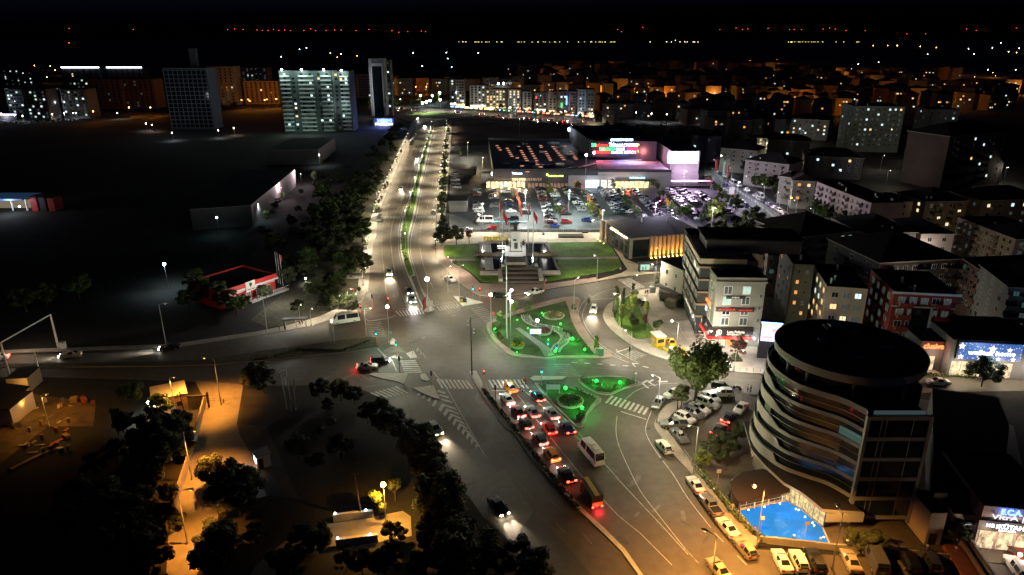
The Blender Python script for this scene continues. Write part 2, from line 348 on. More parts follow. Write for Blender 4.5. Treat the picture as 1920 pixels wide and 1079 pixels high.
line(S([(824,270),(812,340),(800,395),(790,420),(787,460),(792,490),(800,515),(812,540)]), .16, (3,4))
line(S([(833,240),(827,290),(818,345),(812,400)]), .16, (3,5))
line([(745,581),(797,574)], .3); line([(817,572),(855,567)], .3, None, PAINTW)
line([(675,583),(690,583)], .3, None, PAINTW)
line(S([(833,502),(830,520),(845,545),(870,560)]), .14, None, PAINTW)
line([(708,654),(722,668),(735,676),(744,697)], .35)                       # stop line west
line([(480,695),(690,700)], .14, (3,5), PAINTW); line([(560,664),(700,666)], .12, None, PAINTW)
line([(682,726),(727,721)], .3, None, PAINTW)
line([(770,697),(812,697)], .2, None, PAINTW); line([(812,697),(838,729),(905,848),(945,905),(985,945)], .22)
line(S([(716,748),(745,768),(775,797),(800,830)]), .18, None, PAINTW)
line(S([(870,697),(893,730),(945,800),(985,850),(1030,905),(1075,950),(1120,995),(1170,1045)]), .18, None, PAINTW)
line([(905,770),(960,850),(1030,935),(1110,1020)], .14, (3,6), PAINTW)
line([(870,760),(930,850),(985,920),(1060,1000)], .14, (3,6), PAINTW)
line([(921,733),(984,733)], .35); line([(984,733),(1015,734)], .2, None, PAINTW)
line([(970,740),(1016,800),(1100,905),(1160,968),(1200,1000),(1260,1060)], .16)
line([(985,735),(1065,805),(1100,838)], .16, None); line([(1018,745),(1052,779),(1085,812),(1125,860),(1178,920),(1240,985),(1290,1040)], .16)
line(S([(1157,780),(1155,808),(1160,835),(1175,870),(1200,920),(1230,960),(1285,1030)],4), .16)
line(S([(1222,770),(1211,800),(1214,820),(1232,850),(1262,890),(1290,935),(1333,990)],4), .18)
line([(1340,1000),(1400,1060)], .16, (2,3)); line([(1285,1030),(1315,1062)], .3, (3,2), PAINTW)
line([(1100,850),(1180,920),(1250,1000)], .12, (2,6), PAINTW)
line([(1164,772),(1212,787)], .35); line([(1155,661),(1184,652)], .35)
line(S([(1075,600),(1085,620),(1110,645),(1150,668),(1180,681)],4), .18, None)
line(S([(1100,570),(1092,590),(1100,615),(1125,645),(1165,672)],4), .14, None)
line(S([(1150,560),(1105,563),(1093,568),(1085,585),(1085,603),(1094,620)],4), .2, None)
line(S([(1240,528),(1160,540),(1120,552),(1099,570)],4), .14, None)
line([(1000,560),(1120,540),(1235,522)], .14, (4,6), PAINTW)
line([(1100,545),(1235,528)], .12, None, PAINTW)
line([(1072,680),(1183,687)], .5, (1.2,1.6)); line([(1110,690),(1270,700),(1430,716)], .13, None, PAINTW)
line([(1000,690),(1037,690)], .12, None, PAINTW)
line(S([(1270,719),(1225,722),(1190,735),(1162,760)],4), .16, None)
line([(1155,655),(1160,662),(1195,680)], .2, None); 
line([(1020,572),(1060,560),(1110,556),(1130,560)], .16, None, PAINTW)
line(S([(905,617),(920,643),(950,665)],4), .14, None, PAINTW)
line([(1262,580),(1290,610)], .16); line([(1300,640),(1262,608)], .12, None, PAINTW)
line([(1345,714),(1420,715)], .13, None, PAINTW)
# chevrons
def chev(tips, wl=.75):
    qs = []
    for (lx,ly),(tx,ty),(rx,ry) in tips:
        a, t, b = G(lx,ly), G(tx,ty), G(rx,ry)
        back = (t - (a+b)/2).normalized()*wl*1.6
        qs += [[a, t, t-back, a-back*.9], [t, b, b-back*.9, t-back]]
    quads("chevron_marking", qs)
def bars(bs, wd=.55, m=PAINT):
    qs = []
    for p, q in bs:
        a, b = G(*p), G(*q); d = (b-a).normalized(); n = Vector((-d.y,d.x,0))*wd/2; qs.append([a-n,b-n,b+n,a+n])
    quads("hatch_marking", qs, m=m)
bars([((788,736),(784,742)),((798,740),(793,747)),((808,744),(803,753)),((818,750),(812,762))])
bars([((820,733),(835,738)),((824,741),(841,746)),((828,749),(848,755))])
CH = []
for i in range(9):
    t = i/8
    L0 = lerp((822,768),(888,845),t); T0 = lerp((829,757),(893,830),t); R0 = lerp((853,765),(908,843),t)
    w_ = 1-.55*t
    T = T0; L = (T[0]+(L0[0]-T[0])*w_, T[1]+(L0[1]-T[1])*w_); Rr = (T[0]+(R0[0]-T[0])*w_, T[1]+(R0[1]-T[1])*w_)
    CH.append((L,T,Rr))
chev(CH)
chev([((1213,728),(1201,719),(1212,713)),((1226,724),(1214,717),(1222,712))], .4)
bars([((1234,716),(1252,716))], .6)
chev([((1190,688),(1184,681),(1197,682))], .3); bars([((1205,687),(1216,690))], .4)
bars([((732,560),(722,556)),((737,570),(718,563)),((741,578),(712,574)),((745,588),(735,583))], .35, mat("red road paint",(.35,.09,.06),.7))
bars([((1103,566),(1097,558)),((1110,558),(1103,552))], .35, PAINTW)
bars([((755,404),(780,403.5)),((755,412),(779,412.5))], .3)
line([(692,704),(700,711),(690,712),(676,703)], .25, None, mat("reddish road paint",(.4,.2,.15),.7))
# worn tyre tracks and repair patches
PATCH = asphalt_mat("newer asphalt patch", (.055,.055,.053)); PATCH2 = asphalt_mat("older pale asphalt", (.125,.12,.11))
sheet("asphalt_patch", [(832,845),(896,842),(905,850),(935,886),(866,912)], .014, PATCH2)
sheet("pale_asphalt_patch", [(868,916),(945,880),(1000,960),(960,1020),(905,966)], .014, PATCH2)
sheet("dark_asphalt_patch", [(960,1030),(1000,962),(1060,1020),(1120,1090),(1045,1090)], .014, PATCH)
line([(763,750),(770,775),(785,800)], .5, None, PATCH, .013); line([(900,740),(885,770),(865,800)], .4, None, PATCH, .013)
for a, b in [((430,760),(372,768)),((440,800),(366,815)),((450,840),(358,850))]:
    line([a,b], .12, None, PATCH, .016)
def manhole(px,py):
    c = G(px,py); b = MB(); b.prism([(c.x+.42*math.cos(a), c.y+.42*math.sin(a)) for a in [i*math.pi/8 for i in range(16)]], 0, .03, DARKM, DARKM)
    o = b.build("manhole_cover"); o['kind']='structure'
for p in [(1216,804),(748,690),(1260,855),(1240,862),(1003,650),(845,650),(742,455),(777,448)]: manhole(*p)

rq = random.Random(77); rb_ = MB()
for i in range(90):
    x, y = rq.choice([(rq.uniform(760,900),rq.uniform(590,690)),(rq.uniform(1100,1380),rq.uniform(800,1060)),(rq.uniform(840,960),rq.uniform(740,900)),(rq.uniform(520,680),rq.uniform(690,715)),(rq.uniform(700,745),rq.uniform(440,560)),(rq.uniform(790,830),rq.uniform(440,560)),(rq.uniform(930,1120),rq.uniform(820,1000))])
    g = G(x,y); a = rq.choice((.9,2.3,1.5,.1)); l_, w_ = rq.uniform(.6,5), rq.uniform(.3,1.3); u = Vector((math.cos(a),math.sin(a),0))*l_/2; v_ = Vector((-math.sin(a),math.cos(a),0))*w_/2
    n_ = 7; rb_.flat([g+u*math.cos(t*6.283/n_)*rq.uniform(.8,1.1)+v_*math.sin(t*6.283/n_)*rq.uniform(.8,1.2) for t in range(n_)], .0125+.00006*i, (PATCH,PATCH2)[i%2])
o = rb_.build('asphalt_repairs'); o['kind'] = 'structure'
# ================================================================ LIGHTS AND LAMPS
EM = {}
def emit(name, col, s):
    if name not in EM: EM[name] = mat("glowing "+name, tuple(c*.06 for c in col), .5, emit=s, ecol=col)
    return EM[name]
WARM = (1,.80,.50); WARMW = (1,.84,.58); COOL = (.80,.93,1); SODIUM = (1,.42,.06); GREEN = (.02,1,.12); NEUT = (1,.90,.70)
LIGHTS = {}; GAIN = 2.3
def lamp_light(parent, loc, col, watts, kind='SPOT', cone=150, size=.15, rot=None, name='lamp_light', blend=.6):
    watts *= GAIN; key = (col, round(watts,2), kind, cone, size, blend)
    if key not in LIGHTS:
        ld = bpy.data.lights.new(name, kind); ld.color = col; ld.energy = watts
        ld.shadow_soft_size = size; ld.specular_factor = 0 if col == (.1,.45,1) else .25 if kind == 'POINT' else 1.0
        if kind == 'SPOT': ld.spot_size = R(cone); ld.spot_blend = blend
        LIGHTS[key] = ld
    o = bpy.data.objects.new(name, LIGHTS[key]); COL.objects.link(o); o.parent = parent; o.location = loc
    if rot is not None: o.rotation_euler = rot
    return o
def interior(name, col, s, scale=1.2):
    if name in EM: return EM[name]
    m = emit(name, col, s); n = m.node_tree.nodes; l = m.node_tree.links; b = n["Principled BSDF"]
    g = n.new("ShaderNodeNewGeometry"); mp_ = n.new("ShaderNodeVectorMath"); mp_.operation = 'MULTIPLY'; mp_.inputs[1].default_value = (1,1,.7)
    t = n.new("ShaderNodeTexNoise"); t.inputs["Scale"].default_value = scale; t.inputs["Detail"].default_value = 5; t.inputs["Roughness"].default_value = .75
    l.new(g.outputs["Position"], mp_.inputs[0]); l.new(mp_.outputs[0], t.inputs["Vector"])
    mr = n.new("ShaderNodeMapRange"); mr.inputs[1].default_value = .36; mr.inputs[2].default_value = .66; mr.inputs[3].default_value = s*.12; mr.inputs[4].default_value = s*1.5
    l.new(t.outputs["Fac"], mr.inputs[0]); l.new(mr.outputs[0], b.inputs["Emission Strength"]); return m
ME = {}
def lampmeshes(h, arm, style):
    k = (h, arm, style)
    if k in ME: return ME[k]
    b = MB(); b.tube((0,0,0),(0,0,h),.11 if h > 6 else .06,.05,METAL if style != 'dark' else DARKM,8); b.tube((0,0,0),(0,0,.5),.17,.15,METAL,8)
    if arm: b.tube((0,0,h-.05),(arm,0,h+.25),.05,.04,METAL,6)
    pole = b.mesh("pole", True)
    c = MB(); c.box(arm-.1,arm+.75,-.16,.16,h+.2,h+.34,METAL); head = c.mesh("lamp_head")
    ME[k] = (pole, head); return ME[k]
def bulbmesh(key, r, mm, flat=False):
    k = ('bulb', key, r)
    if k not in ME:
        b = MB()
        if flat: b.box(-r,r,-r*.5,r*.5,-.05,0,mm)
        else: b.ball((0,0,0), r, mm, 8, 5)
        ME[k] = b.mesh("bulb", not flat)
    return ME[k]
def street_lamp(px, py, h, watts, col=NEUT, label='', group=None, arm=1.2, rz=0.0, style='steel', bulb=.16, es=60, cone=155, name='street_lamp', loc=None, globe=False, cat='street lamp', pt=False):
    g = loc or G(px, py)
    t = thing(name, label, cat, g, rz, group)
    pole, head = lampmeshes(h, 0 if globe else arm, style)
    inst('pole', pole, t)
    mm = emit("lamp %s %d" % (tuple(round(c,2) for c in col), es), col, es)
    if globe:
        inst('lamp_globe', bulbmesh(str(col)+str(es), bulb, mm), t, (0,0,h+bulb)); lz = h - .05; lx = .35
    else:
        hd = inst('lamp_head', head, t); lz = h + .12; lx = arm + .35
        inst('bulb', bulbmesh(str(col)+str(es)+'f', bulb, mm, False), hd, (lx, 0, h+.17))
    if watts: lamp_light(t, (lx,0,lz-(.25 if not (globe and pt) else -.9)), col, watts, 'POINT' if pt else 'SPOT', cone, .12)
    return t

# ================================================================ VEHICLES
def paint(name, col, metal=.25, rough=.32):
    return mat("car paint "+name, col, rough, metal, coat=.5)
PAINTS = {'white': paint('white',(.72,.72,.70),0), 'silver': paint('silver',(.42,.43,.45),.7), 'grey': paint('grey',(.14,.145,.15),.6),
 'black': paint('black',(.012,.012,.014),.2), 'dark blue': paint('dark blue',(.012,.03,.12),.4), 'blue': paint('blue',(.03,.08,.4),.4), 'red': paint('red',(.5,.012,.01),.1),
 'yellow': paint('yellow',(.85,.42,.01),0), 'maroon': paint('maroon',(.12,.01,.012),.3), 'beige': paint('beige',(.42,.36,.26),.3), 'orange': paint('orange',(.75,.28,.02),0), 'green': paint('green',(.02,.09,.05),.3)}
HEADON = emit("headlamp", (1,.95,.85), 120); TAILON = emit("tail lamp", (1,.05,.03), 16); TAILOFF = mat("tail lamp lens", (.22,.01,.01), .3); HEADOFF = mat("headlamp lens", (.5,.52,.55), .15)
HEADW = emit("warm headlamp", (1,.8,.5), 120)
# stations: x, half width, z low, z belt, z top, half width of top, glass?
SED = [(-2.25,.70,.38,.86,.88,.55),(-2.12,.85,.24,.96,.99,.62),(-1.50,.89,.2,.98,1.03,.64),(-.80,.90,.18,.95,1.40,.54),(.20,.90,.18,.93,1.44,.57),(1.0,.90,.18,.92,.98,.66),(1.75,.88,.2,.86,.89,.62),(2.12,.80,.25,.74,.76,.56),(2.25,.62,.32,.6,.62,.45)]
HAT = [(-2.05,.74,.36,.9,.95,.58),(-1.97,.84,.24,.98,1.2,.60),(-1.6,.88,.2,.99,1.50,.56),(-.6,.9,.2,.97,1.58,.58),(.25,.9,.2,.95,1.55,.58),(1.0,.9,.2,.95,1.02,.66),(1.65,.87,.22,.9,.93,.62),(1.98,.78,.28,.78,.8,.54),(2.08,.62,.34,.64,.66,.45)]
SUV = [(-2.3,.80,.42,1.0,1.04,.66),(-2.24,.9,.3,1.1,1.3,.68),(-1.95,.93,.28,1.1,1.68,.64),(-.6,.94,.26,1.08,1.76,.66),(.3,.94,.26,1.06,1.72,.65),(1.1,.93,.26,1.06,1.14,.72),(1.9,.9,.28,1.0,1.03,.66),(2.2,.82,.34,.88,.9,.6),(2.32,.66,.4,.72,.74,.5)]
VAN = [(-2.75,.90,.36,1.1,1.16,.8),(-2.72,.96,.3,1.2,1.85,.82),(-2.5,.98,.28,1.2,2.2,.8),(0,.98,.28,1.2,2.28,.82),(1.2,.98,.28,1.18,2.2,.8),(1.95,.97,.28,1.16,1.25,.8),(2.4,.93,.3,1.02,1.05,.72),(2.7,.8,.34,.8,.82,.6)]
MIN = [(-3.5,.98,.4,1.3,1.36,.86),(-3.47,1.03,.36,1.4,2.2,.88),(-3.25,1.05,.34,1.4,2.66,.86),(0,1.05,.34,1.4,2.74,.88),(2.1,1.05,.34,1.38,2.62,.86),(2.85,1.03,.34,1.3,1.45,.86),(3.2,.98,.36,1.1,1.14,.76),(3.45,.84,.4,.85,.88,.64)]
PIC = [(-2.6,.86,.5,.98,1.0,.84),(-2.55,.92,.42,1.02,1.04,.88),(-1.0,.93,.36,1.04,1.06,.88),(-.95,.93,.34,1.06,1.1,.7),(-.72,.93,.32,1.06,1.68,.62),(.35,.93,.3,1.05,1.7,.62),(1.1,.92,.3,1.06,1.14,.7),(2.1,.9,.32,1.0,1.03,.66),(2.5,.8,.38,.85,.88,.58),(2.6,.66,.44,.7,.72,.5)]
def hull(st, pm, gm_, kind):
    """returns (body builder, glazing builder)"""
    body = MB(); glass = MB(); rings = []
    for (x,wd,zl,zb,zt,wt) in st:
        zm = zl + (zb-zl)*.55
        half = [(wd*.86,zl),(wd,zl+.10),(wd*1.0,zm),(wd*.955,zb),(wt,zt)]
        if zt - zb < .2: half[4] = (wt, zt)
        rings.append([(x,-y,z) for y,z in half] + [(x,y,z) for y,z in reversed(half)])
    n = 10
    for i in range(len(rings)-1):
        a, b = rings[i], rings[i+1]
        ca = st[i][4]-st[i][3] > .18; cb = st[i+1][4]-st[i+1][3] > .18
        for j in range(n):
            j2 = (j+1) % n
            q = [a[j], a[j2], b[j2], b[j]]
            isg = False
            if j in (3, 5): isg = ca and cb and (kind not in ('VAN',) or i >= 3)
            if j == 4: isg = (ca != cb)
            if kind in ('VAN','MIN','SUV','HAT') and j == 4 and i == 1: isg = True
            if kind == 'PIC' and j in (3,5) and not (ca and cb): isg = False
            if isg:
                # shrink the glass into a painted frame
                c = [sum(p[k] for p in q)/4 for k in range(3)]
                sh = .9 if j != 4 else .93
                qi = [tuple(c[k]+(p[k]-c[k])*sh for k in range(3)) for p in q]
                for e in range(4):
                    body.add([q[e], q[(e+1)%4], qi[(e+1)%4], qi[e]], [(0,1,2,3)], pm)
                glass.add(qi, [(0,1,2,3)], gm_)
            else: body.add(q, [(0,1,2,3)], pm)
    body.add(rings[0], [tuple(range(n))], pm); body.add(rings[-1], [tuple(reversed(range(n)))], pm)
    if kind == 'PIC': body.box(-2.5,-1.05,-.74,.74,1.04,1.075,BLACK)
    if kind == 'MIN':
        glass.box(-3.53,-3.5,-.72,.72,1.5,2.25,gm_)
        for x in (-1.9,-.3): body.box(x-.4,x+.4,-.45,.45,2.72,2.84,WHITE)
    if kind == 'VAN': glass.box(-2.78,-2.75,-.66,.66,1.3,1.85,gm_)
    # underside skirt and bumpers
    L0, L1 = st[0][0], st[-1][0]
    body.box(L0+.12,L1-.2,-st[2][1]*.82,st[2][1]*.82,.2,.42,BLACK)
    return body, glass
KIND = {'SED':SED,'HAT':HAT,'SUV':SUV,'VAN':VAN,'MIN':MIN,'PIC':PIC}
DIM = {k:(v[0][0],v[-1][0],v[3][1],v[1][3]) for k,v in KIND.items()}
WHX = {'SED':(-1.38,1.38,.32),'HAT':(-1.3,1.28,.31),'SUV':(-1.4,1.42,.37),'VAN':(-1.65,1.7,.34),'MIN':(-2.1,2.15,.37),'PIC':(-1.6,1.6,.38)}
def wheelmesh(r):
    k = ('wheel', r)
    if k not in ME:
        b = MB(); b.tube((0,-.11,0),(0,.11,0),r,r,BLACK,14); t = b.mesh("tyre", True)
        c = MB(); c.tube((0,-.125,0),(0,.125,0),r*.62,r*.62,METAL,10); ME[k] = (t, c.mesh("rim"))
    return ME[k]
def wheelparts(b, kind):
    xs = WHX[kind]; y = KIND[kind][3][1]-.1
    for x in xs[:2]:
        for s in (-1,1):
            b.tube((x,s*y-.11,xs[2]),(x,s*y+.11,xs[2]),xs[2],xs[2],BLACK,10); b.tube((x,s*y-.12,xs[2]),(x,s*y+.12,xs[2]),xs[2]*.58,xs[2]*.58,METAL,8)
def lampbox(kind, end, s):
    st = KIND[kind]; i = 0 if end < 0 else -1; x = st[i][0]; j = 1 if end < 0 else -2
    wd = st[j][1]; z = (st[i][3] if end > 0 else st[i][3]-.04)
    if kind in ('VAN','MIN') and end < 0: return (x-.04, x+.06, s*(wd-.06)-.07, s*(wd-.06)+.07, z-.3, z+.15)
    return (x-.07 if end>0 else x-.04, x+.05, s*(wd-.2)-.16, s*(wd-.2)+.16, z-.14, z+.03) if end > 0 else (x-.04,x+.08,s*(wd-.2)-.22,s*(wd-.2)+.22,z-.16,z+.08)
def lowcar(kind, col):
    k = ('low', kind, col)
    if k not in ME:
        b, g = hull(KIND[kind], PAINTS[col], GLASS, kind)
        b.add(g.v, g.f, GLASS); wheelparts(b, kind)
        for s in (-1,1):
            b.box(*lampbox(kind,1,s), HEADOFF); b.box(*lampbox(kind,-1,s), TAILOFF)
        ME[k] = b.mesh("parked_car", True)
    return ME[k]
def nearcar(name, label, cat, kind, col, c, front, head=None, tail=False, group=None, beam=0, taxi=False, z=0.0, red=0):
    """front: a second pixel, ahead of the vehicle"""
    g = G(*c); f = G(*front); rz = math.atan2(f.y-g.y, f.x-g.x)
    t = thing(name, label, cat, (g.x,g.y,z+.035), rz, group)
    k = ('near', kind, col)
    if k not in ME:
        b, gl = hull(KIND[kind], PAINTS[col], GLASS, kind); ME[k] = (b.mesh("body", True), gl.mesh("glazing"))
    body = inst('body', ME[k][0], t); inst('glazing', ME[k][1], t)
    ty, rim = wheelmesh(WHX[kind][2]); y = KIND[kind][3][1]-.1
    for x in WHX[kind][:2]:
        for s in (-1,1):
            wv = inst('wheel', ty, t, (x, s*y, WHX[kind][2])); inst('rim', rim, wv)
    for s in (-1,1):
        for nm, end, m_ in (('headlight',1,head or HEADOFF),('taillight',-1,TAILON if tail else TAILOFF)):
            kk = (nm, kind, s, m_.name)
            if kk not in ME: ME[kk] = MB().box(*lampbox(kind,end,s), m_).mesh(nm)
            inst(nm, ME[kk], t)
    kk = ('mirror', kind, col)
    if kk not in ME: 
        xw = KIND[kind][5][0]-.25; ww_ = KIND[kind][4][1]; ME[kk] = MB().box(xw,xw+.12,ww_-.02,ww_+.16,KIND[kind][4][3],KIND[kind][4][3]+.13,PAINTS[col]).mesh("side_mirror")
    inst('side_mirror', ME[kk], t); inst('side_mirror', ME[kk], t, sc=(1,-1,1))
    kk = ('plate',)
    if kk not in ME: ME[kk] = MB().box(-.015,.015,-.26,.26,-.06,.06,WHITE).mesh("number_plate")
    inst('number_plate', ME[kk], t, (KIND[kind][0][0]-.02, 0, KIND[kind][0][3]-.22))
    if taxi:
        kk = ('taxi',)
        if kk not in ME: ME[kk] = MB().box(-.12,.12,-.3,.3,0,.16,emit("taxi sign",(1,.7,.2),2)).mesh("roof_sign")
        inst('roof_sign', ME[kk], t, (-.2,0,1.42))
    if beam:
        L1 = KIND[kind][-1][0]
        for s in (-1,1):
            lamp_light(t, (L1+.15, s*.6, .62), (1,.93,.8) if head is not HEADW else (1,.8,.55), beam, 'SPOT', 42, .08, (R(78),0,R(-90)), 'headlight_beam', .9)
    if red: lamp_light(t, (KIND[kind][0][0]-.35, 0, .7), (1,.05,.02), red, 'POINT', 0, .2, None, 'taillight_glow')
    return t

# ================================================================ TREES
def leafmat(name, col, var=.5):
    if name in MATS: return MATS[name]
    m = mat(name, col, .8); n = m.node_tree.nodes; l = m.node_tree.links; b = n["Principled BSDF"]
    g = n.new("ShaderNodeNewGeometry"); oi = n.new("ShaderNodeObjectInfo")
    t = n.new("ShaderNodeTexNoise"); t.inputs["Scale"].default_value = .9; l.new(g.outputs["Position"], t.inputs["Vector"])
    a = n.new("ShaderNodeMath"); a.operation = 'ADD'; l.new(t.outputs["Fac"], a.inputs[0]); l.new(g.outputs["Random Per Island"], a.inputs[1])
    mr = n.new("ShaderNodeMapRange"); mr.inputs[1].default_value = .3; mr.inputs[2].default_value = 1.6; mr.inputs[3].default_value = 1-var; mr.inputs[4].default_value = 1+var
    l.new(a.outputs[0], mr.inputs[0]); v = n.new("ShaderNodeVectorMath"); v.operation = 'SCALE'; v.inputs[0].default_value = col
    l.new(mr.outputs[0], v.inputs["Scale"]); l.new(v.outputs[0], b.inputs["Base Color"]); return m
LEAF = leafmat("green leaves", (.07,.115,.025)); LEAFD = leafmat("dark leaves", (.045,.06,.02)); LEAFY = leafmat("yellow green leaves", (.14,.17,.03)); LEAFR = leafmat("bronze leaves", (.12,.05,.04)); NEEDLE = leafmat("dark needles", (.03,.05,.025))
def crown(kind, seed, lm):
    k = ('crown', kind, seed, lm.name)
    if k in ME: return ME[k]
    rnd = random.Random(seed*31+hash(kind) % 7 if False else seed*31+len(kind)); b = MB(); blobs = []
    if kind == 'broad':      # unit: height 1 (crown .3..1), radius .42
        for i in range(30):
            a = rnd.uniform(0,6.28); r = rnd.uniform(.03,.33); z = rnd.uniform(.34,.92-r*.5); blobs.append((r*math.cos(a), r*math.sin(a), z, rnd.uniform(.05,.14)))
        n = 6500; sz = .0175
    elif kind == 'small':
        for i in range(7):
            a = rnd.uniform(0,6.28); r = rnd.uniform(0,.17); z = rnd.uniform(.5,.88); blobs.append((r*math.cos(a), r*math.sin(a), z, rnd.uniform(.09,.15)))
        n = 1100; sz = .032
    elif kind == 'column':
        for i in range(9):
            blobs.append((rnd.uniform(-.05,.05), rnd.uniform(-.05,.05), .3+.65*i/8, .12*(1-.5*i/9)+.03))
        n = 800; sz = .035
    elif kind == 'conifer':
        for i in range(26):
            t = i/25; a = i*2.4; r = .24*(1-t)+.02; blobs.append((r*.75*math.cos(a), r*.75*math.sin(a), .16+.8*t, .11*(1-t)+.035))
        n = 3200; sz = .02
    elif kind == 'bush':
        for i in range(6):
            a = rnd.uniform(0,6.28); blobs.append((.3*math.cos(a)*rnd.random(), .3*math.sin(a)*rnd.random(), .45, rnd.uniform(.25,.4)))
        n = 600; sz = .09
    else:                    # willow: drooping
        for i in range(20):
            a = rnd.uniform(0,6.28); r = rnd.uniform(.1,.33); z = rnd.uniform(.35,.85); blobs.append((r*math.cos(a), r*math.sin(a), z, rnd.uniform(.11,.17)))
        n = 8000; sz = .018
    vols = [q[3]**2 for q in blobs]; vs = []; fs = []
    for i in range(n):
        c = rnd.choices(blobs, vols)[0]
        u = Vector((rnd.gauss(0,1), rnd.gauss(0,1), rnd.gauss(0,1))).normalized()
        rr = c[3]*(rnd.random()**.35)
        p = Vector(c[:3]) + Vector((u.x*rr, u.y*rr, u.z*rr*(.8 if kind != 'willow' else 1.3)))
        if p.z < .04: continue
        nrm = (u + Vector((rnd.uniform(-.7,.7), rnd.uniform(-.7,.7), rnd.uniform(-.4,.8)))).normalized()
        a = nrm.orthogonal().normalized(); a = Matrix.Rotation(rnd.uniform(0,6.28),3,nrm) @ a; bb = nrm.cross(a); s = sz*rnd.uniform(.6,1.4)
        k0 = len(vs); vs += [p-a*s-bb*s*.6, p+a*s-bb*s*.5, p+a*s*.7+bb*s*.7, p-a*s*.8+bb*s*.5]; fs.append((k0,k0+1,k0+2,k0+3))
    b.add(vs, fs, lm); ME[k] = b.mesh("crown"); return ME[k]
def trunkmesh(kind, seed):
    k = ('trunk', kind, seed)
    if k in ME: return ME[k]
    rnd = random.Random(seed); b = MB()
    top = .5 if kind not in ('conifer','column') else .92
    b.tube((0,0,-.02),(.01,.01,top),.024,.010,BARK,7)
    if kind in ('broad','willow','small'):
        for i in range(5 if kind != 'small' else 3):
            a = rnd.uniform(0,6.28); z = rnd.uniform(.28,.46); r = rnd.uniform(.14,.24)
            b.tube((0,0,z),(r*math.cos(a), r*math.sin(a), z+rnd.uniform(.18,.3)),.011,.004,BARK,5)
    ME[k] = b.mesh("trunk", True); return ME[k]
def tree(c, h, kind='broad', lm=None, label='', group=None, seed=None, wide=1.0, name='tree', loc=None, z=0.1, cat='tree'):
    g = loc or G(*c); seed = random.randint(0,3) if seed is None else seed
    t = thing(name, label, cat, (g.x,g.y,z), random.uniform(0,6.28), group)
    if kind != 'bush': inst('trunk', trunkmesh(kind, seed), t, sc=(h*1.0,h*1.0,h))
    inst('crown' if kind != 'bush' else 'foliage', crown(kind, seed, lm or LEAF), t, sc=(h*wide,h*wide,h)); return t

# ================================================================ PEOPLE
SKIN = mat("skin", (.45,.27,.19), .6)
def person(c, label, top=(.05,.05,.08), legs=(.03,.03,.05), h=1.72, face=0.0, stride=.18, group=None, z=.14, hair=(.02,.012,.01), seated=False, loc=None):
    g = loc or G(*c); t = thing('person', label, 'person', (g.x,g.y,z), face, group)
    me = bpy.data.meshes.new("body"); s = h/1.72; st = stride
    V = {'pel':(0,0,.92,.15,.12),'waist':(0,0,1.08,.14,.10),'chest':(0,0,1.32,.17,.12),'neck':(0,0,1.48,.06,.06),'head0':(.01,0,1.56,.075,.085),'head1':(.01,0,1.66,.08,.09)}
    names = list(V); vs = [V[k][:3] for k in names]; rr = [V[k][3:] for k in names]; ed = [(0,1),(1,2),(2,3),(3,4),(4,5)]
    def chain(start, pts):
        p = start
        for x,y,zz,r in pts:
            vs.append((x,y,zz)); rr.append((r,r)); ed.append((p,len(vs)-1)); p = len(vs)-1
    if seated:
        chain(0,[(.2,.1,.88,.09),(.42,.12,.86,.075),(.42,.12,.45,.055),(.5,.12,.42,.05)]); chain(0,[(.2,-.1,.88,.09),(.42,-.12,.86,.075),(.42,-.12,.45,.055),(.5,-.12,.42,.05)])
    else:
        chain(0,[(0,.09,.86,.095),(st*.6,.1,.48,.065),(st,.1,.09,.042),(st+.13,.11,.04,.04)]); chain(0,[(0,-.09,.86,.095),(-st*.2,-.1,.48,.065),(-st,-.1,.09,.042),(-st+.13,-.11,.04,.04)])
    chain(2,[(0,.2,1.40,.06),(-.05,.25,1.14,.045),(.06,.26,.92,.033),(.09,.26,.84,.03)]); chain(2,[(0,-.2,1.40,.06),(.03,-.25,1.14,.045),(.14,-.25,.93,.033),(.18,-.25,.85,.03)])
    me.from_pydata([tuple(a*s for a in v) for v in vs], ed, [])
    ob = bpy.data.objects.new("body", me); COL.objects.link(ob)
    md = ob.modifiers.new("skin", 'SKIN'); 
    if not me.skin_vertices: 
        me.update()
    sv = me.skin_vertices[0].data
    for i, r in enumerate(rr): sv[i].radius = (r[0]*s, r[1]*s)
    sv[0].use_root = True
    sb = ob.modifiers.new("sub", 'SUBSURF'); sb.levels = 1; sb.render_levels = 1
    dg = bpy.context.evaluated_depsgraph_get(); m2 = bpy.data.meshes.new_from_object(ob.evaluated_get(dg))
    bpy.data.objects.remove(ob)
    m2.materials.clear()
    for m_ in (mat("trousers %.2f %.2f %.2f" % legs, legs, .8), mat("top %.2f %.2f %.2f" % top, top, .8), SKIN, mat("shoes",(.03,.03,.03),.6)): m2.materials.append(m_)
    for p in m2.polygons:
        cz = p.center.z/s; p.material_index = 3 if cz < .09 else 0 if cz < .98 and abs(p.center.y/s) < .2 else 2 if cz > 1.47 or cz < .9 else 1
        p.use_smooth = True
    inst('body', m2, t)
    hb = MB(); hb.ball((-.015*s,0,1.70*s), .105*s, mat("hair %.2f" % hair[0], hair, .8), 10, 6, .85); inst('hair', hb.mesh("hair", True), t)
    return t
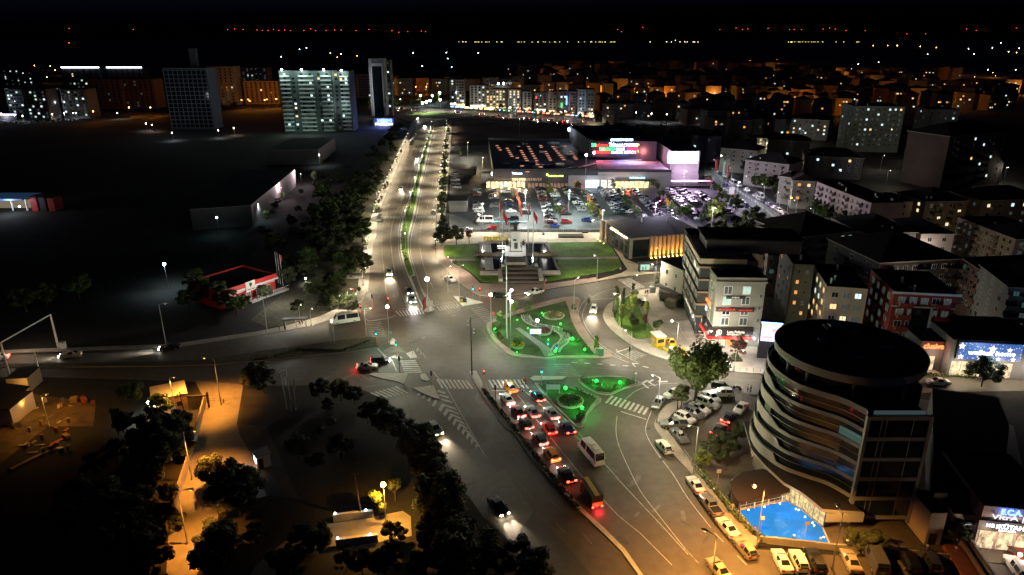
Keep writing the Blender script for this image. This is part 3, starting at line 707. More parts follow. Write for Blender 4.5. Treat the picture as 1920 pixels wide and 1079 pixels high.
# ================================================================ BUILDINGS
def wallm(name, col, n=.12): return mat("wall "+name, col, .85, noise=n, scale=.25, fine=.06)
PANES = {'d': GLASS, 'w': emit("window warm", (1,.62,.25), 1.6), 'c': emit("window cool", (.75,.95,1), 1.3), 'y': emit("window yellow",(1,.85,.5),1.2),
         'k': emit("window dim",(.6,.75,.7),.06), 'o': emit("window orange",(1,.4,.08),1.2), 'g': emit("window green white",(.7,1,.85),.8), 't': emit("window dim teal",(.2,.55,.5),.12)}
def winmesh(pane, style='one', frame=None):
    k = ('win', pane, style, (frame or FR).name)
    if k in ME: return ME[k]
    b = MB(); fm = frame or FR; p = PANES[pane]; t = .07
    b.box(-.5,.5,-.06,.02,.5-t,.5,fm); b.box(-.5,.5,-.06,.02,-.5,-.5+t,fm); b.box(-.5,-.5+t,-.06,.02,-.5+t,.5-t,fm); b.box(.5-t,.5,-.06,.02,-.5+t,.5-t,fm)
    if style == 'two': b.box(-.03,.03,-.05,.02,-.5+t,.5-t,fm)
    if style == 'cross': b.box(-.03,.03,-.05,.02,-.5+t,.5-t,fm); b.box(-.5+t,-.03,-.045,.02,.15,.2,fm); b.box(.03,.5-t,-.045,.02,.15,.2,fm)
    b.box(-.5+t,.5-t,-.02,.015,-.5+t,.5-t,p)
    ME[k] = b.mesh("window"); return ME[k]
def pick(lit):
    """lit: dict pane->probability"""
    r = random.random()
    for k, v in lit.items():
        if r < v: return k
        r -= v
    return 'd'
LITN = {'c':.05,'w':.04,'y':.03,'k':.15}
class Bld:
    def __init__(s, name, label, cat, a, b, h, depth, wall, group=None, base=0.0, roof='flat', roofm=None, cut=None):
        A, B = G(a[0], a[1], h), G(b[0], b[1], h); s.w = (B-A).length; s.d = depth; s.h = h; s.base = base
        s.t = thing(name, label, cat, (A.x, A.y, 0), math.atan2(B.y-A.y, B.x-A.x), group)
        s.nw = 0; m = MB(); m.box(0, s.w, 0, s.d, base-.3, h, wall); m.build('walls', s.t)
        rm = roofm or ROOF; r = MB(); s.wall = wall
        if roof == 'flat':
            r.box(-.15,s.w+.15,-.15,s.d+.15,h,h+.12,rm)
            for x0,x1,y0,y1 in ((-.15,s.w+.15,-.15,.1),(-.15,s.w+.15,s.d-.1,s.d+.15),(-.15,.1,.1,s.d-.1),(s.w-.1,s.w+.15,.1,s.d-.1)): r.box(x0,x1,y0,y1,h+.12,h+.6,wall)
        elif roof == 'hip':
            e = .5; k = min(s.w, s.d)*.5+e; rz = h + k*.42
            pts = [(-e,-e,h),(s.w+e,-e,h),(s.w+e,s.d+e,h),(-e,s.d+e,h)]
            if s.w >= s.d: pts += [(k-e,s.d/2,rz),(s.w-k+e,s.d/2,rz)]; fs = [(0,1,5,4),(1,2,5),(2,3,4,5),(3,0,4)]
            else: pts += [(s.w/2,k-e,rz),(s.w/2,s.d-k+e,rz)]; fs = [(0,1,4),(1,2,5,4),(2,3,5),(3,0,4,5)]
            r.add(pts, fs, rm); r.box(-e,s.w+e,-e,s.d+e,h-.25,h-.002,wallm("eaves",(.35,.33,.3)))
        else: r.box(-.1,s.w+.1,-.1,s.d+.1,h,h+.1,rm)
        r.build('roof', s.t)
    def side(s, sd, u, z, off=.02):
        if sd == 'F': return (u, -off, z), 0
        if sd == 'L': return (-off, u, z), -math.pi/2
        if sd == 'R': return (s.w+off, u, z), math.pi/2
        return (u, s.d+off, z), math.pi
    def grid(s, sd, z0, z1, nf, nc, ww, wh, lit=None, m=.8, style='two', frame=None, skip=(), name='window', u0=None, u1=None):
        span = s.w if sd in 'FB' else s.d
        a = m if u0 is None else u0; b_ = span-m if u1 is None else u1
        fh = (z1-z0)/nf; cw = (b_-a)/nc
        for f in range(nf):
            for c in range(nc):
                if (f,c) in skip or s.nw >= 100: continue
                p, rz = s.side(sd, a+(c+.5)*cw, z0+(f+.5)*fh)
                inst(name, winmesh(pick(lit or LITN), style, frame), s.t, p, rz, (ww,1,wh)); s.nw += 1
    def win(s, sd, u, z, ww, wh, pane='w', style='two', frame=None):
        p, rz = s.side(sd, u, z); return inst('window', winmesh(pane, style, frame), s.t, p, rz, (ww,1,wh))
    def box(s, name, x0,x1,y0,y1,z0,z1,m): return MB().box(x0,x1,y0,y1,z0,z1,m).build(name, s.t)
    def balconies(s, sd, u, wid, z0, z1, nf, dep=1.2, m=None, rail=None):
        fh = (z1-z0)/nf; k = ('balc', round(wid,2), dep, (m or s.wall).name, (rail or s.wall).name)
        if k not in ME:
            b = MB(); b.box(-wid/2,wid/2,-dep,0,-.15,.0,m or s.wall); b.box(-wid/2,wid/2,-dep,-dep+.1,0,.95,rail or s.wall)
            b.box(-wid/2,-wid/2+.1,-dep+.1,0,0,.95,rail or s.wall); b.box(wid/2-.1,wid/2,-dep+.1,0,0,.95,rail or s.wall); ME[k] = b.mesh("balcony")
        for f in range(nf):
            p, rz = s.side(sd, u, z0+f*fh+.2, 0); inst('balcony', ME[k], s.t, p, rz)
    def slabs(s, z0, z1, nf, e=.12, th=.35, m=None, sides='FLR', name='floor_band'):
        fh = (z1-z0)/nf
        for f in range(nf+1):
            z = z0+f*fh
            MB().box(-e,s.w+e,-e,s.d+e,z-th/2,z+th/2,m or CONC).build(name, s.t)
    def clutter(s, n, seed=0):
        rnd = random.Random(seed+int(s.w*100))
        for i in range(n):
            x = rnd.uniform(1,max(1.1,s.w-2)); y = rnd.uniform(1,max(1.1,s.d-2)); q = rnd.uniform(.4,.9)
            b = MB(); 
            if rnd.random() < .5: b.box(x,x+q*1.2,y,y+q,s.h+.12,s.h+.12+q,CONC); nm = 'chimney'
            else: b.tube((x,y,s.h+.1),(x,y,s.h+1.1),.25,.25,WHITE,8); b.ball((x,y,s.h+1.2),.32,WHITE,8,4); nm = 'vent_cowl'
            b.build(nm, s.t)
FONT = {}
def sign_text(txt, parent, loc, rz, width, height, m, name='lettering', ext=.04):
    """upright lettering, fitted to width x height, facing local -y after rz"""
    k = (txt, m.name)
    if k not in FONT:
        cu = bpy.data.curves.new("lettering", 'FONT'); cu.body = txt; cu.extrude = .02; cu.offset = .012; cu.resolution_u = 3
        ob = bpy.data.objects.new("tmp", cu); COL.objects.link(ob); bpy.context.view_layer.update()
        me = bpy.data.meshes.new_from_object(ob.evaluated_get(bpy.context.evaluated_depsgraph_get())); bpy.data.objects.remove(ob)
        xs = [v.co.x for v in me.vertices]; ys = [v.co.y for v in me.vertices]
        x0,x1,y0,y1 = min(xs),max(xs),min(ys),max(ys)
        for v in me.vertices: v.co = ((v.co.x-x0)/(x1-x0), -v.co.z*1.0, (v.co.y-y0)/(y1-y0))
        me.materials.clear(); me.materials.append(m); FONT[k] = me
        fl = [p for p in me.polygons]
    return inst(name, FONT[k], parent, loc, rz, (width, 2, height))

# ---- the round hotel ------------------------------------------------
HOTW = wallm("pale hotel cladding", (.25,.25,.24), .1)
hx, hy = 53.0, 99.3
hot = thing('hotel', 'round dark glass hotel with pale curved bands, drum roof and swimming pool in front', 'hotel', (hx,hy,0))
def hotel_curve(e=0.0):
    pts = [(11.6*math.cos(a)+0, 11.6*math.sin(a)) for a in [R(x) for x in range(20,200,9)]]
    pts = [(p[0]*(1+e/11.6), p[1]*(1+e/11.6)) for p in pts]
    tail = smoothpx([(11.6*math.cos(R(199)),11.6*math.sin(R(199))),(-9.6,-6.6),(-7.2,-8.9),(-5.0,-10.9),(-3.3,-14.0)],4)
    m_ = len(tail)-1; e0 = min(e, .18)
    pts += [(x-(e+(e0-e)*q/m_)*.8, y-(e+(e0-e)*q/m_)*.6) for q, (x, y) in enumerate(tail) if q]
    pts += [(-3.4-e0,-14.6-e0),(5.2+e0,-14.6-e0),(5.4+e0,-6.0),(9.0,-6.0+0)]
    return pts
def flare(i): return 1.25*(1-i/5.0)**1.3
core = MB()
for i in range(5): core.prism(hotel_curve(-.25+flare(i+.5)), 4.6+2.76*i, 4.6+2.76*(i+1)-.01, GLASSB, ROOF)
core.build('glazing', hot, smooth=True)
NF = 5; z0h, z1h = 4.6, 18.4
for i in range(NF+1):
    z = z0h + (z1h-z0h)*i/NF
    cv = hotel_curve(.18+flare(i)); body = cv[6:-4]
    b = MB(); outer = cv[4:24+10] if False else cv[:-3]
    n = len(outer)
    # a spandrel ribbon that follows the curve; tall on the drum, thin along the sweep
    vs = []; fs = []
    for j, (x,y) in enumerate(outer):
        t = 0 if j < 21-i*.6 else 1; hh = 1.75*(1-t) + .62*t
        if i == NF: hh = .9
        x2,y2 = x*.985, y*.985
        vs += [(x,y,z-.2),(x,y,z-.2+hh),(x2,y2,z-.2+hh),(x2,y2,z-.2)]
        if j: k = 4*j; fs += [(k-4,k,k+1,k-3),(k-3,k+1,k+2,k-2),(k-1,k+3,k,k-4)]
    b.add(vs, fs, HOTW); b.build('curved_band', hot, smooth=True)
    if i < NF:
        c2 = hotel_curve(.02+flare(i+.5))[17:-3]; r_ = MB()
        for zz in (z+1.55,):
            vs = []; fs = []
            for j,(x,y) in enumerate(c2):
                vs += [(x,y,zz),(x,y,zz+.05),(x-.03,y-.03,zz+.05),(x-.03,y-.03,zz)]
                if j: k = 4*j; fs += [(k-4,k,k+1,k-3),(k-3,k+1,k+2,k-2),(k-2,k+2,k+3,k-1),(k-1,k+3,k,k-4)]
            r_.add(vs, fs, METAL)
        r_.build('glazing_rail', hot)
# tower front grid: beams and posts
for i in range(6):
    z = 1.6 + (18.2-1.6)*i/5
    MB().box(-3.3,5.2,-15.05,-14.6,z-.3,z+.3,HOTW).build('front_beam', hot)
for x in (-3.45,5.3): MB().box(x-.22,x+.22,-15.1,-14.5,.6,18.5,HOTW).build('front_post', hot)
MB().box(-3.2,5.1,-14.9,-6.5,1.3,18.3,GLASSB).build('front_glass', hot)
for x in (-1.5,-.8,2.9):
    MB().box(x,x+.05,-14.96,-14.9,1.9,17.9,METAL).build('mullion', hot)
MB().box(-2.6,4.6,-14.55,-14.4,18.55,19.1,emit("hotel glass balustrade",(.5,.75,.8),.07)).build('glass_balustrade', hot)
# drum crown
dr = MB(); dr.prism([(10.2*math.cos(R(a)),10.2*math.sin(R(a))) for a in range(0,360,9)], 18.2, 21.8, GLASSB, ROOF); dr.build('drum_glazing', hot, smooth=True)
dk = MB(); dk.prism([(10.85*math.cos(R(a)),10.85*math.sin(R(a))) for a in range(0,360,9)], 21.7, 22.1, ROOF, ROOF); dk.build('drum_roof', hot)
for i,(x,y,s) in enumerate(((2,3,1.2),(-4,1,.9),(5,-2,1.0),(-1,-5,.7),(0,6,1.4))): MB().box(x-s,x+s,y-s*.7,y+s*.7,22.1,22.1+s*.8,DARKM).box(x-s*.6,x+s*.6,y-s*.4,y+s*.4,22.1+s*.8,22.2+s*.95,METAL).build('roof_unit', hot)
ring = MB(); ring.lathe([(10.95,21.0),(11.1,22.3),(10.8,22.35),(10.75,21.0),(10.95,21.0)], HOTW, 60); ring.build('roof_ring', hot, smooth=True)
for a in (150,195,215,250,290): MB().tube((10.8*math.cos(R(a)),10.8*math.sin(R(a)),18.1),(10.8*math.cos(R(a)),10.8*math.sin(R(a)),20.9),.22,.22,HOTW,8).build('column', hot)
# lit room windows in the sweep
def curvepanel(f, j0, j1, mm, name, z_a=.55, z_b=1.9, e=.05):
    c = hotel_curve(e+flare(f+.5)); z = z0h + (z1h-z0h)*f/NF; vs = []; fs = []; b = MB()
    for q, j in enumerate(range(j0, j1+1)):
        x, y = c[j]; vs += [(x-.02,y-.02,z+z_a),(x-.02,y-.02,z+z_b)]
        if q: fs.append((2*q-2,2*q,2*q+1,2*q-1))
    b.add(vs, fs, mm); b.build(name, hot)
curvepanel(3, 31, 35, PANES['t'], 'lit_window'); curvepanel(3, 33, 34, PANES['t'], 'lit_window', .6, 1.7, .09)
for f, a, b_ in ((4,10,12),(3,11,12),(2,12,13),(4,15,16),(1,16,17),(2,18,19)): curvepanel(f, a, b_, emit("reflected curtain",(.3,.4,.35),.03), 'curtained_window', 1.35, 2.6)
# podium
PODR = [(1408,838),(1411,845),(1435,873),(1470,905),(1503,923),(1543,955),(1618,960)]
pr = [G(x,y,4.0) for x,y in PODR]; pp = [(p.x-hx, p.y-hy) for p in pr] + [(-3.7,-14.0),(4.8,-12),(9,0),(0,10),(-12,8)]
MB().prism(pp, 3.5, 4.0, HOTW, ROOF).build('podium_roof', hot)
gl = [(x*.93-.15 if False else x+.9, y+.7) for x,y in pp[:6]] + [(-3.9,-13.5),(4.6,-13.5),(8,0),(0,9),(-10,7)]
MB().prism(gl, .1, 3.5, wallm("podium wall",(.2,.18,.15))).build('podium_wall', hot)
lit = interior("restaurant glow",(1,.82,.36),.8,1.6)
b = MB()
for i in (2,3,4):
    a, c = Vector(gl[i]), Vector(gl[i+1]); d = (c-a).normalized(); nrm = Vector((d.y,-d.x)); n = 4
    if nrm.x > 0: nrm = -nrm
    for q in range(n):
        p = a.lerp(c,(q+.06)/n)+nrm*.05; p2 = a.lerp(c,(q+.94)/n)+nrm*.05
        ww_ = MB().add([(p.x,p.y,.5),(p2.x,p2.y,.5),(p2.x,p2.y,3.1),(p.x,p.y,3.1)], [(0,1,2,3)], lit if i > 2 or q > 1 else PANES['k']).build('restaurant_window', hot)
MB().box(pp[5][0]+.1, pp[6][0], pp[6][1]-.5, pp[6][1]-.3, 2.6, 4.05, HOTW).build('white_canopy_edge', hot)
for i in range(3): lamp_light(hot, (gl[3+(i>1)][0]-1+ i*.4, gl[3][1]-1-i*1.6, 2.9), (1,.8,.45), 60, 'POINT', 0, .2)

# ---- the pool -------------------------------------------------------
POOL = [(1480,941),(1386,960),(1424,1010),(1553,1021),(1540,990)]
pc = G(1475,985); pt = thing('swimming_pool', 'bright blue lit swimming pool beside the round hotel', 'swimming pool', (pc.x,pc.y,0))
pl = [(p.x-pc.x,p.y-pc.y) for p in P(POOL)]
TILE = tiles("pool tiles",(.12,.42,.75),(.10,.38,.72),.5,.02,.4)
b = MB(); n = len(pl); 
rim = [(x*1.05,y*1.05) for x,y in pl]
vs = [(x,y,.22) for x,y in pl]+[(x,y,.22) for x,y in rim]; b.add(vs, [(i,(i+1)%n,(i+1)%n+n,i+n) for i in range(n)], STONE)
vs = [(x,y,.22) for x,y in rim]+[(x,y,-.1) for x,y in rim]; b.add(vs, [(i,(i+1)%n,(i+1)%n+n,i+n) for i in range(n)], STONE); b.build('pool_edge', pt)
b = MB(); b.flat(pl, .125, TILE)
b.build('pool_basin', pt)
wm = bpy.data.materials.new("pool water"); wm.use_nodes = True; nn = wm.node_tree.nodes; ll = wm.node_tree.links; bb = nn["Principled BSDF"]
bb.inputs["Base Color"].default_value = (.01,.10,.35,1); bb.inputs["Roughness"].default_value = .18; bb.inputs["Specular IOR Level"].default_value = .12; bb.inputs["Alpha"].default_value = .93
bb.inputs["Emission Color"].default_value = (.002,.20,.82,1); bb.inputs["Emission Strength"].default_value = .75  # water itself emits blue in place of lamps beneath it
tx = nn.new("ShaderNodeTexNoise"); tx.inputs["Scale"].default_value = .28; tx.inputs["Detail"].default_value = 4
g_ = nn.new("ShaderNodeNewGeometry"); ll.new(g_.outputs["Position"], tx.inputs["Vector"])
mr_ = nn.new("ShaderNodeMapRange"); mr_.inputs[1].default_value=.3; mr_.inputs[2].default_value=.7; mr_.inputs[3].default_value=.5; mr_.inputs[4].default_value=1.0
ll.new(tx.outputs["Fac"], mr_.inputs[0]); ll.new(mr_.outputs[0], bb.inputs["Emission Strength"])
bn = nn.new('ShaderNodeBump'); bn.inputs['Strength'].default_value = .35; bn.inputs['Distance'].default_value = .3; t3 = nn.new('ShaderNodeTexNoise'); t3.inputs['Scale'].default_value = 1.6; ll.new(g_.outputs['Position'], t3.inputs['Vector']); ll.new(t3.outputs['Fac'], bn.inputs['Height']); ll.new(bn.outputs[0], bb.inputs['Normal'])
b = MB(); b.flat([(x*.998,y*.998) for x,y in pl], .2, wm); b.build('water', pt)
for i,(x,y) in enumerate([(1462,947),(1478,943),(1492,957),(1497,959),(1509,972),(1523,983),(1526,988),(1544,1010),(1403,959),(1433,953)]):
    p = G(x,y); MB().ball((p.x-pc.x,p.y-pc.y,.24),.09,emit("pool lamp",(.8,.95,1),14),8,4).build('pool_lamp', pt)
for x,y in ((1420,965),(1470,960),(1500,985),(1440,995),(1520,1005)):  # unseen blue lights hung over the water for the pool glow
    p = G(x,y); lamp_light(pt, (p.x-pc.x,p.y-pc.y,1.2), (.1,.45,1), 6, 'POINT', 0, .1)
# ---- shop and apartment blocks right of the junction -----------------
PALE = wallm("pale render",(.30,.285,.25)); GREYW = wallm("grey render",(.22,.22,.22)); CREAM = wallm("cream render",(.48,.40,.30)); PINKW = wallm("pinkish render",(.42,.33,.33)); DARKW = wallm("dark grey render",(.10,.10,.105)); BRICKR = wallm("dark red render",(.28,.045,.03)); TAN = wallm("tan render",(.27,.2,.13))
SIGNR = emit("red sign letters",(1,.04,.02),5); SIGNW = emit("white sign letters",(.9,.95,1),4); SIGNB = emit("blue sign letters",(.05,.15,1),7); SIGNG = emit("green sign letters",(.05,1,.3),4); SIGNY = emit("yellow sign letters",(1,.8,.1),4); SIGNO = emit("orange sign letters",(1,.25,.05),5)
RDIM = emit("dim red sign letters",(1,.05,.02),1.2); WDIM = mat("cream sign letters",(.7,.65,.55),.6,emit=.5,ecol=(1,.9,.7))

B1 = Bld('apartment_block','pale five storey corner block with a jewellery sign band and red shop signs','apartment block',(1345,525),(1437,526),16.4,20,PALE)
W = B1.w; z = 16.4
B1.grid('F',5.0,15.2,4,2,1.9,2.0,{'k':.5,'g':.1},m=1.0,style='two',frame=WHITE,u0=.6,u1=W*.82)
for f in range(3): B1.win('F', W*.93, 6.6+f*3.0, .7,.9,'k','one')
B1.grid('L',5.0,15.2,4,3,1.7,1.9,{'k':.5,'y':.06},m=1.0,frame=WHITE)
B1.box('cornice',-.3,W+.3,-.3,0-.005,15.6,16.1,PALE)
for i,(x0,x1,z0_,z1_,tx,mm) in enumerate([(.5,W*.8,8.85,9.65,'AVŞAR',SIGNR)]):
    B1.box('sign_board',.3,W*.82,-.25,-.07,8.75,9.75,DARKM); sign_text('AVŞAR',B1.t,(.9,-.3,8.95),0,W*.36,.62,RDIM); sign_text('HUKUK BÜROSU',B1.t,(W*.5,-.3,9.0),0,W*.28,.4,RDIM)
B1.box('small_sign_board',W*.22,W*.62,-.2,-.07,11.9,12.6,DARKM); sign_text('AVŞAR',B1.t,(W*.33,-.24,12.0),0,W*.16,.45,WDIM)
B1.box('shop_band',-.9,W*.84,-.9,-.02,2.9,5.0,mat("black shop band",(.02,.015,.015),.3)); B1.box('shop_band_side',-.9,-.02,-.02,16,2.9,5.0,mat("black shop band",(.02,.015,.015),.3))
sign_text('Luna Pırlanta',B1.t,(W*.3,-.96,3.7),0,W*.36,.7,WDIM); sign_text('MÜCEVHERAT',B1.t,(W*.3,-.96,3.25),0,W*.3,.28,WDIM)
def disc(p, loc, r, m, rz=0): 
    b = MB(); b.lathe([(0,0),(r,0),(r,.06),(0,.06)], m, 20); o = b.build('round_emblem', p, loc); o.rotation_euler = (R(90),0,rz); return o
disc(B1.t,(W*.13,-.92,3.95),.62,WDIM); disc(B1.t,(W*.13,-.99,3.95),.48,BLACK)
sign_text('M',B1.t,(W*.10,-1.07,3.7),0,.5,.5,WDIM)
sign_text('Luna Pırlanta',B1.t,(-.96,11.5,3.7),-math.pi/2,5.4,.7,WDIM); sign_text('MÜCEVHERAT',B1.t,(-.96,11,3.2),-math.pi/2,4.6,.28,WDIM)
disc(B1.t,(-.92,13.6,3.95),.62,WDIM,-math.pi/2); disc(B1.t,(-.985,13.6,3.95),.48,BLACK,-math.pi/2)
B1.box('red_fascia',-1.1,W*.86,-1.1,-.91,2.2,2.9,mat("red fascia",(.3,.01,.01),.4,emit=.6,ecol=(1,.02,.02))); sign_text('KUYUM  DÖVİZ  ALTIN',B1.t,(0,-1.15,2.3),0,W*.75,.5,SIGNR)
B1.box('red_fascia_side',-1.1,-.91,-.91,16,2.2,2.9,mat("red fascia",(.3,.01,.01),.4,emit=.6,ecol=(1,.02,.02)))
sign_text('ALTIN DÖVİZ KUYUM',B1.t,(-1.15,14,2.3),-math.pi/2,12,.5,SIGNR)
for i in range(5):
    p, rz = B1.side('F', .8+i*1.75, 1.15, .05); inst('shop_window', winmesh('y' if i != 2 else 'o','one'), B1.t, p, rz, (1.6,1,2.1))
for i in range(7):
    p, rz = B1.side('L', 1.2+i*2.1, 1.15, .05); inst('shop_window', winmesh('y','one'), B1.t, p, rz, (1.9,1,2.1))
B1.box('neon_edge_sign',-.35,-.05,3.0,17.5,8.9,9.5,mat("red neon box",(.3,.02,.01),.4,emit=5,ecol=(1,.10,.03))); B1.box('neon_cap',-.4,-.04,17.5,18.3,8.8,9.8,emit("blue white neon",(.4,.65,1),8))
B1.box('lit_side_sign',-.3,-.05,6,8.4,6.5,7.5,emit("pale blue sign",(.6,.9,1),2))
B1.clutter(3)
B1.box('stair_house',5,11,7,13,16.5,18.6,DARKW)
for i in range(8): B1.box('roof_railing',W*.45+i*.55,W*.45+i*.55+.08,.8,.88,16.5,17.5,METAL)
for k in range(3): lamp_light(B1.t,(2+3.2*k,-2.2,2.4),(1,.93,.8),75,'POINT',0,.3)
for k in range(3): lamp_light(B1.t,(-2.2,2.5+5*k,2.4),(1,.9,.8),60,'POINT',0,.3)
lamp_light(B1.t,(W*.86,-1.6,2.6),(.85,.95,1),120,'POINT',0,.2); B1.box('corner_floodlight',W*.85,W*.88,-1.5,-1.2,2.5,2.8,emit("floodlight",(.85,.95,1),60))

B2 = Bld('office_block','black glass office block with gold floor bands behind the corner block','office building',(1316,487),(1400,489),19.0,26,wallm("black glass wall",(.03,.035,.035)))
for f in range(5):
    zz = 4.6+f*3.1; B2.box('floor_band',-.5,B2.w,-.5,21,zz,zz+.45,TAN)
B2.grid('L',2.0,17.2,5,5,2.6,1.9,{'t':.5,'k':.2},m=.6,style='cross',frame=METAL)
B2.box('parapet_band',-.6,B2.w,-.6,21,18.2,19.4,CREAM)
B2.box('penthouse',2,B2.w+14,6,16,19,22.2,DARKW); B2.box('penthouse_roof',1.4,B2.w+14.6,5.4,16.6,22.2,22.6,ROOF)
sign_text('AKTUNALI',B2.t,(-.2,15,3.2),-math.pi/2,9,1.1,WDIM); B2.clutter(4)
B2b = Bld('apartment_block','grey blank sided block between the glass office block and the fin fronted pavilion','apartment block',(1240,489),(1282,508),9.5,11,PALE,roof='lip')
B2b.grid('F',1.5,9,2,2,1.0,1.3,{'c':.2},m=1.0); B2b.grid('L',1.5,9,3,3,.9,1.1,{'k':.2}); B2b.box('shop_awning',-.6,B2b.w,-1.6,0,2.5,2.8,DARKM)
B2b.box('neon_sign',-.4,0,2,4,2.8,3.3,emit("blue neon strip",(.15,.2,1),9)); B2b.box('round_lit_sign',-.5,0,6.5,8,3.2,4.2,emit("white round sign",(.8,.95,1),16))
B2b.box('round_lit_sign',-.5,0,3.6,4.8,3.2,3.9,emit("white round sign",(.8,.95,1),16))
lamp_light(B2b.t,(-1.8,6,3.2),(.85,.93,1),120,'POINT',0,.3)

# the pavilion with uplit fins
PV = Bld('restaurant_pavilion','low dark roofed pavilion with pale fins lit orange from below','restaurant',(1182,447),(1319,436),6.9,24,wallm("pavilion wall",(.05,.05,.05)),roof='lip')
W = PV.w; PV.box('glass_front',.8,W*.27,-.05,0,.4,6.2,GLASSB); PV.box('corner_pier',-.2,.8,-.4,0-.005,0,6.9,PALE); PV.box('top_fascia',.8,W*.26,-.3,-.06,6.2,6.9,PALE)
FINU = []
for i in range(13):
    x = W*(.255+.735*i/12.5)
    MB().box(x,x+.85,-1.2,-.15,.1,7.1,PALE).build('fin', PV.t)
    if i < 9:
        MB().box(x+.3,x+.55,-1.75,-1.5,.05,.2,emit("uplight",(1,.5,.1),40)).build('uplight', PV.t)
        lamp_light(PV.t,(x+.42,-2.1,.2),(1,.36,.05),900,'SPOT',75,.08,(R(163),0,0),'uplight_beam')
PV.box('eave_light_strip',-.35,-.1,2.0,15.5,6.2,6.4,emit("warm strip light",(1,.85,.5),14)); PV.box('eave_light_strip',-.3,-.08,9,15,6.75,6.85,emit("orange strip light",(1,.5,.15),6))
PV.box('side_portal',-.5,.1,22,24,0,7.4,PALE); PV.box('side_portal',-.5,.1,18.5,19.5,0,7.2,PALE)
PV.grid('L',.6,5.8,1,6,2.3,5.0,{'t':.2},m=.5,style='cross',frame=DARKM)
for y in (18,21.2,23.6): lamp_light(PV.t,(-1.6,y,.4),(1,.42,.06),380,'SPOT',100,.1,(R(180),0,0),'uplight_beam'); PV.box('uplight',-1.5,-1.3,y-.1,y+.1,.1,.25,emit("uplight",(1,.5,.1),40))
lamp_light(PV.t,(-1.2,6,5.8),(1,.55,.2),200,'POINT',0,.3); PV.clutter(3)

# ---- shopping mall ---------------------------------------------------
MALL = wallm("mall cladding",(.045,.042,.055)); MALLP = wallm("mall light cladding",(.30,.28,.30)); MDARK = wallm("mall dark roof edge",(.03,.03,.04))
A = G(926,322,8.0); mt = thing('shopping_mall','wide dark shopping mall with lit signs, skylights and glass entrances','shopping mall',(A.x,A.y,0))
def L(px,py,z): p = G(px,py,z); return (p.x-A.x, p.y-A.y)
def polyb(name, pts, z0, z1, m, top=None): return MB().prism(pts, z0, z1, m, top).build(name, mt)
ROOFM = mat("mall roof membrane",(.03,.035,.05),.6,noise=.3,scale=.08); ROOFL = tiles("pale roof panels",(.55,.52,.55),(.48,.45,.5),3.0,.02)
h1 = [L(926,322,8),L(1121,322,8),L(1117,300,8),L(1068,265,8),L(916,262,8)]
polyb('left_hall', h1, 0, 8.0, MALL, ROOFM)
polyb('roof_edge', [L(926,322,8.0),L(1121,322,8.0),L(1121,320.5,8.0),L(925,320.5,8)], 8.01, 9.2, MDARK)
polyb('back_roof_edge',[L(916,263,8),L(1067,266,8),L(1066,264.5,8),L(916,261.5,8)],8.01,9.4,MALL)
h2 = [L(1121.5,322,8),L(1259,322,8),L(1231,298,8),L(1117.5,300,8)]
polyb('right_hall', h2, 0, 7.9, MALLP, ROOFL)
polyb('roof_edge', [L(1121.5,323,8),L(1259,323,8),L(1259,321,8),L(1121.5,321,8)], 7.95, 8.9, MDARK)
s0, s1 = L(1105,262,18), L(1232,266,18); s2 = L(1190,236,18); s3 = L(1068,236,18)
polyb('sign_block', [s0,s1,s2,s3], 0, 18.0, MALL, mat("deep blue roof",(.02,.025,.04),.7)) 
c0, c1, c2, c3 = L(1259,283,16), L(1313,283,16), L(1290,266,16), L(1232,266,16)
polyb('screen_block', [c0,c1,c2,c3], 0, 16.0, MALLP, MDARK)
polyb('white_base',[ (c0[0]+.1,c0[1]-.4),(c1[0]+.3,c1[1]-.4),(c1[0]+.3,c1[1]-.1),(c0[0]+.1,c0[1]-.1)],0,4.5,MALLP)
# skylights
SKY = emit("lit skylight",(1,.42,.25),.75)
sk = [((932,273),(938,281),3),((951,278),(960,293),5),((973,275),(988,301),8),((991,275),(1006,301),7),((1014,273),(1015,276),2),((1023,284),(1032,300),5),((1037,275),(1057,299),7),((1060,274),(1060,274),1),((1070,284),(1080,298),5)]
kk = 0
for a, b_, n in sk:
    for i in range(n):
        q = lerp(a, b_, i/max(1,n-1)); x, y = L(q[0], q[1], 8.3)
        o = MB().box(-.85,.85,-.3,.3,8.0,8.35,SKY).build('skylight', mt, (x,y,0)); kk += 1
for q in ((1003,304),(1008,308),(1014,313),(970,296),(989,322),(979,311)):
    x, y = L(q[0], q[1], 8.3); MB().box(-.9,.9,-.3,.3,8.0,8.35,SKY).build('skylight', mt, (x,y,0))
rnd = random.Random(3)
for i in range(22):
    q = (rnd.uniform(935,1095), rnd.uniform(266,316)); x, y = L(q[0], q[1], 8.6); sx = rnd.uniform(.8,2.6)
    MB().box(-sx,sx,-.8,.8,8.0,8.7+rnd.random(),METAL if i % 2 else MALL).build('roof_unit', mt, (x,y,0))
for (xa,ya),(xb,yb) in (((985,318),(1085,315)),((1085,314),(1118,306)),((1000,314),(1020,308))):
    p, q = L(xa,ya,8.7), L(xb,yb,8.7); MB().tube((p[0],p[1],8.6),(q[0],q[1],8.6),.35,.35,METAL,8).build('roof_duct', mt, smooth=True)
for (xa,ya),(xb,yb) in (((1130,303),(1230,300)),((1160,296),(1190,300))):
    p, q = L(xa,ya,8.3), L(xb,yb,8.3); MB().tube((p[0],p[1],8.4),(q[0],q[1],8.4),.3,.3,METAL,8).build('roof_duct', mt, smooth=True)
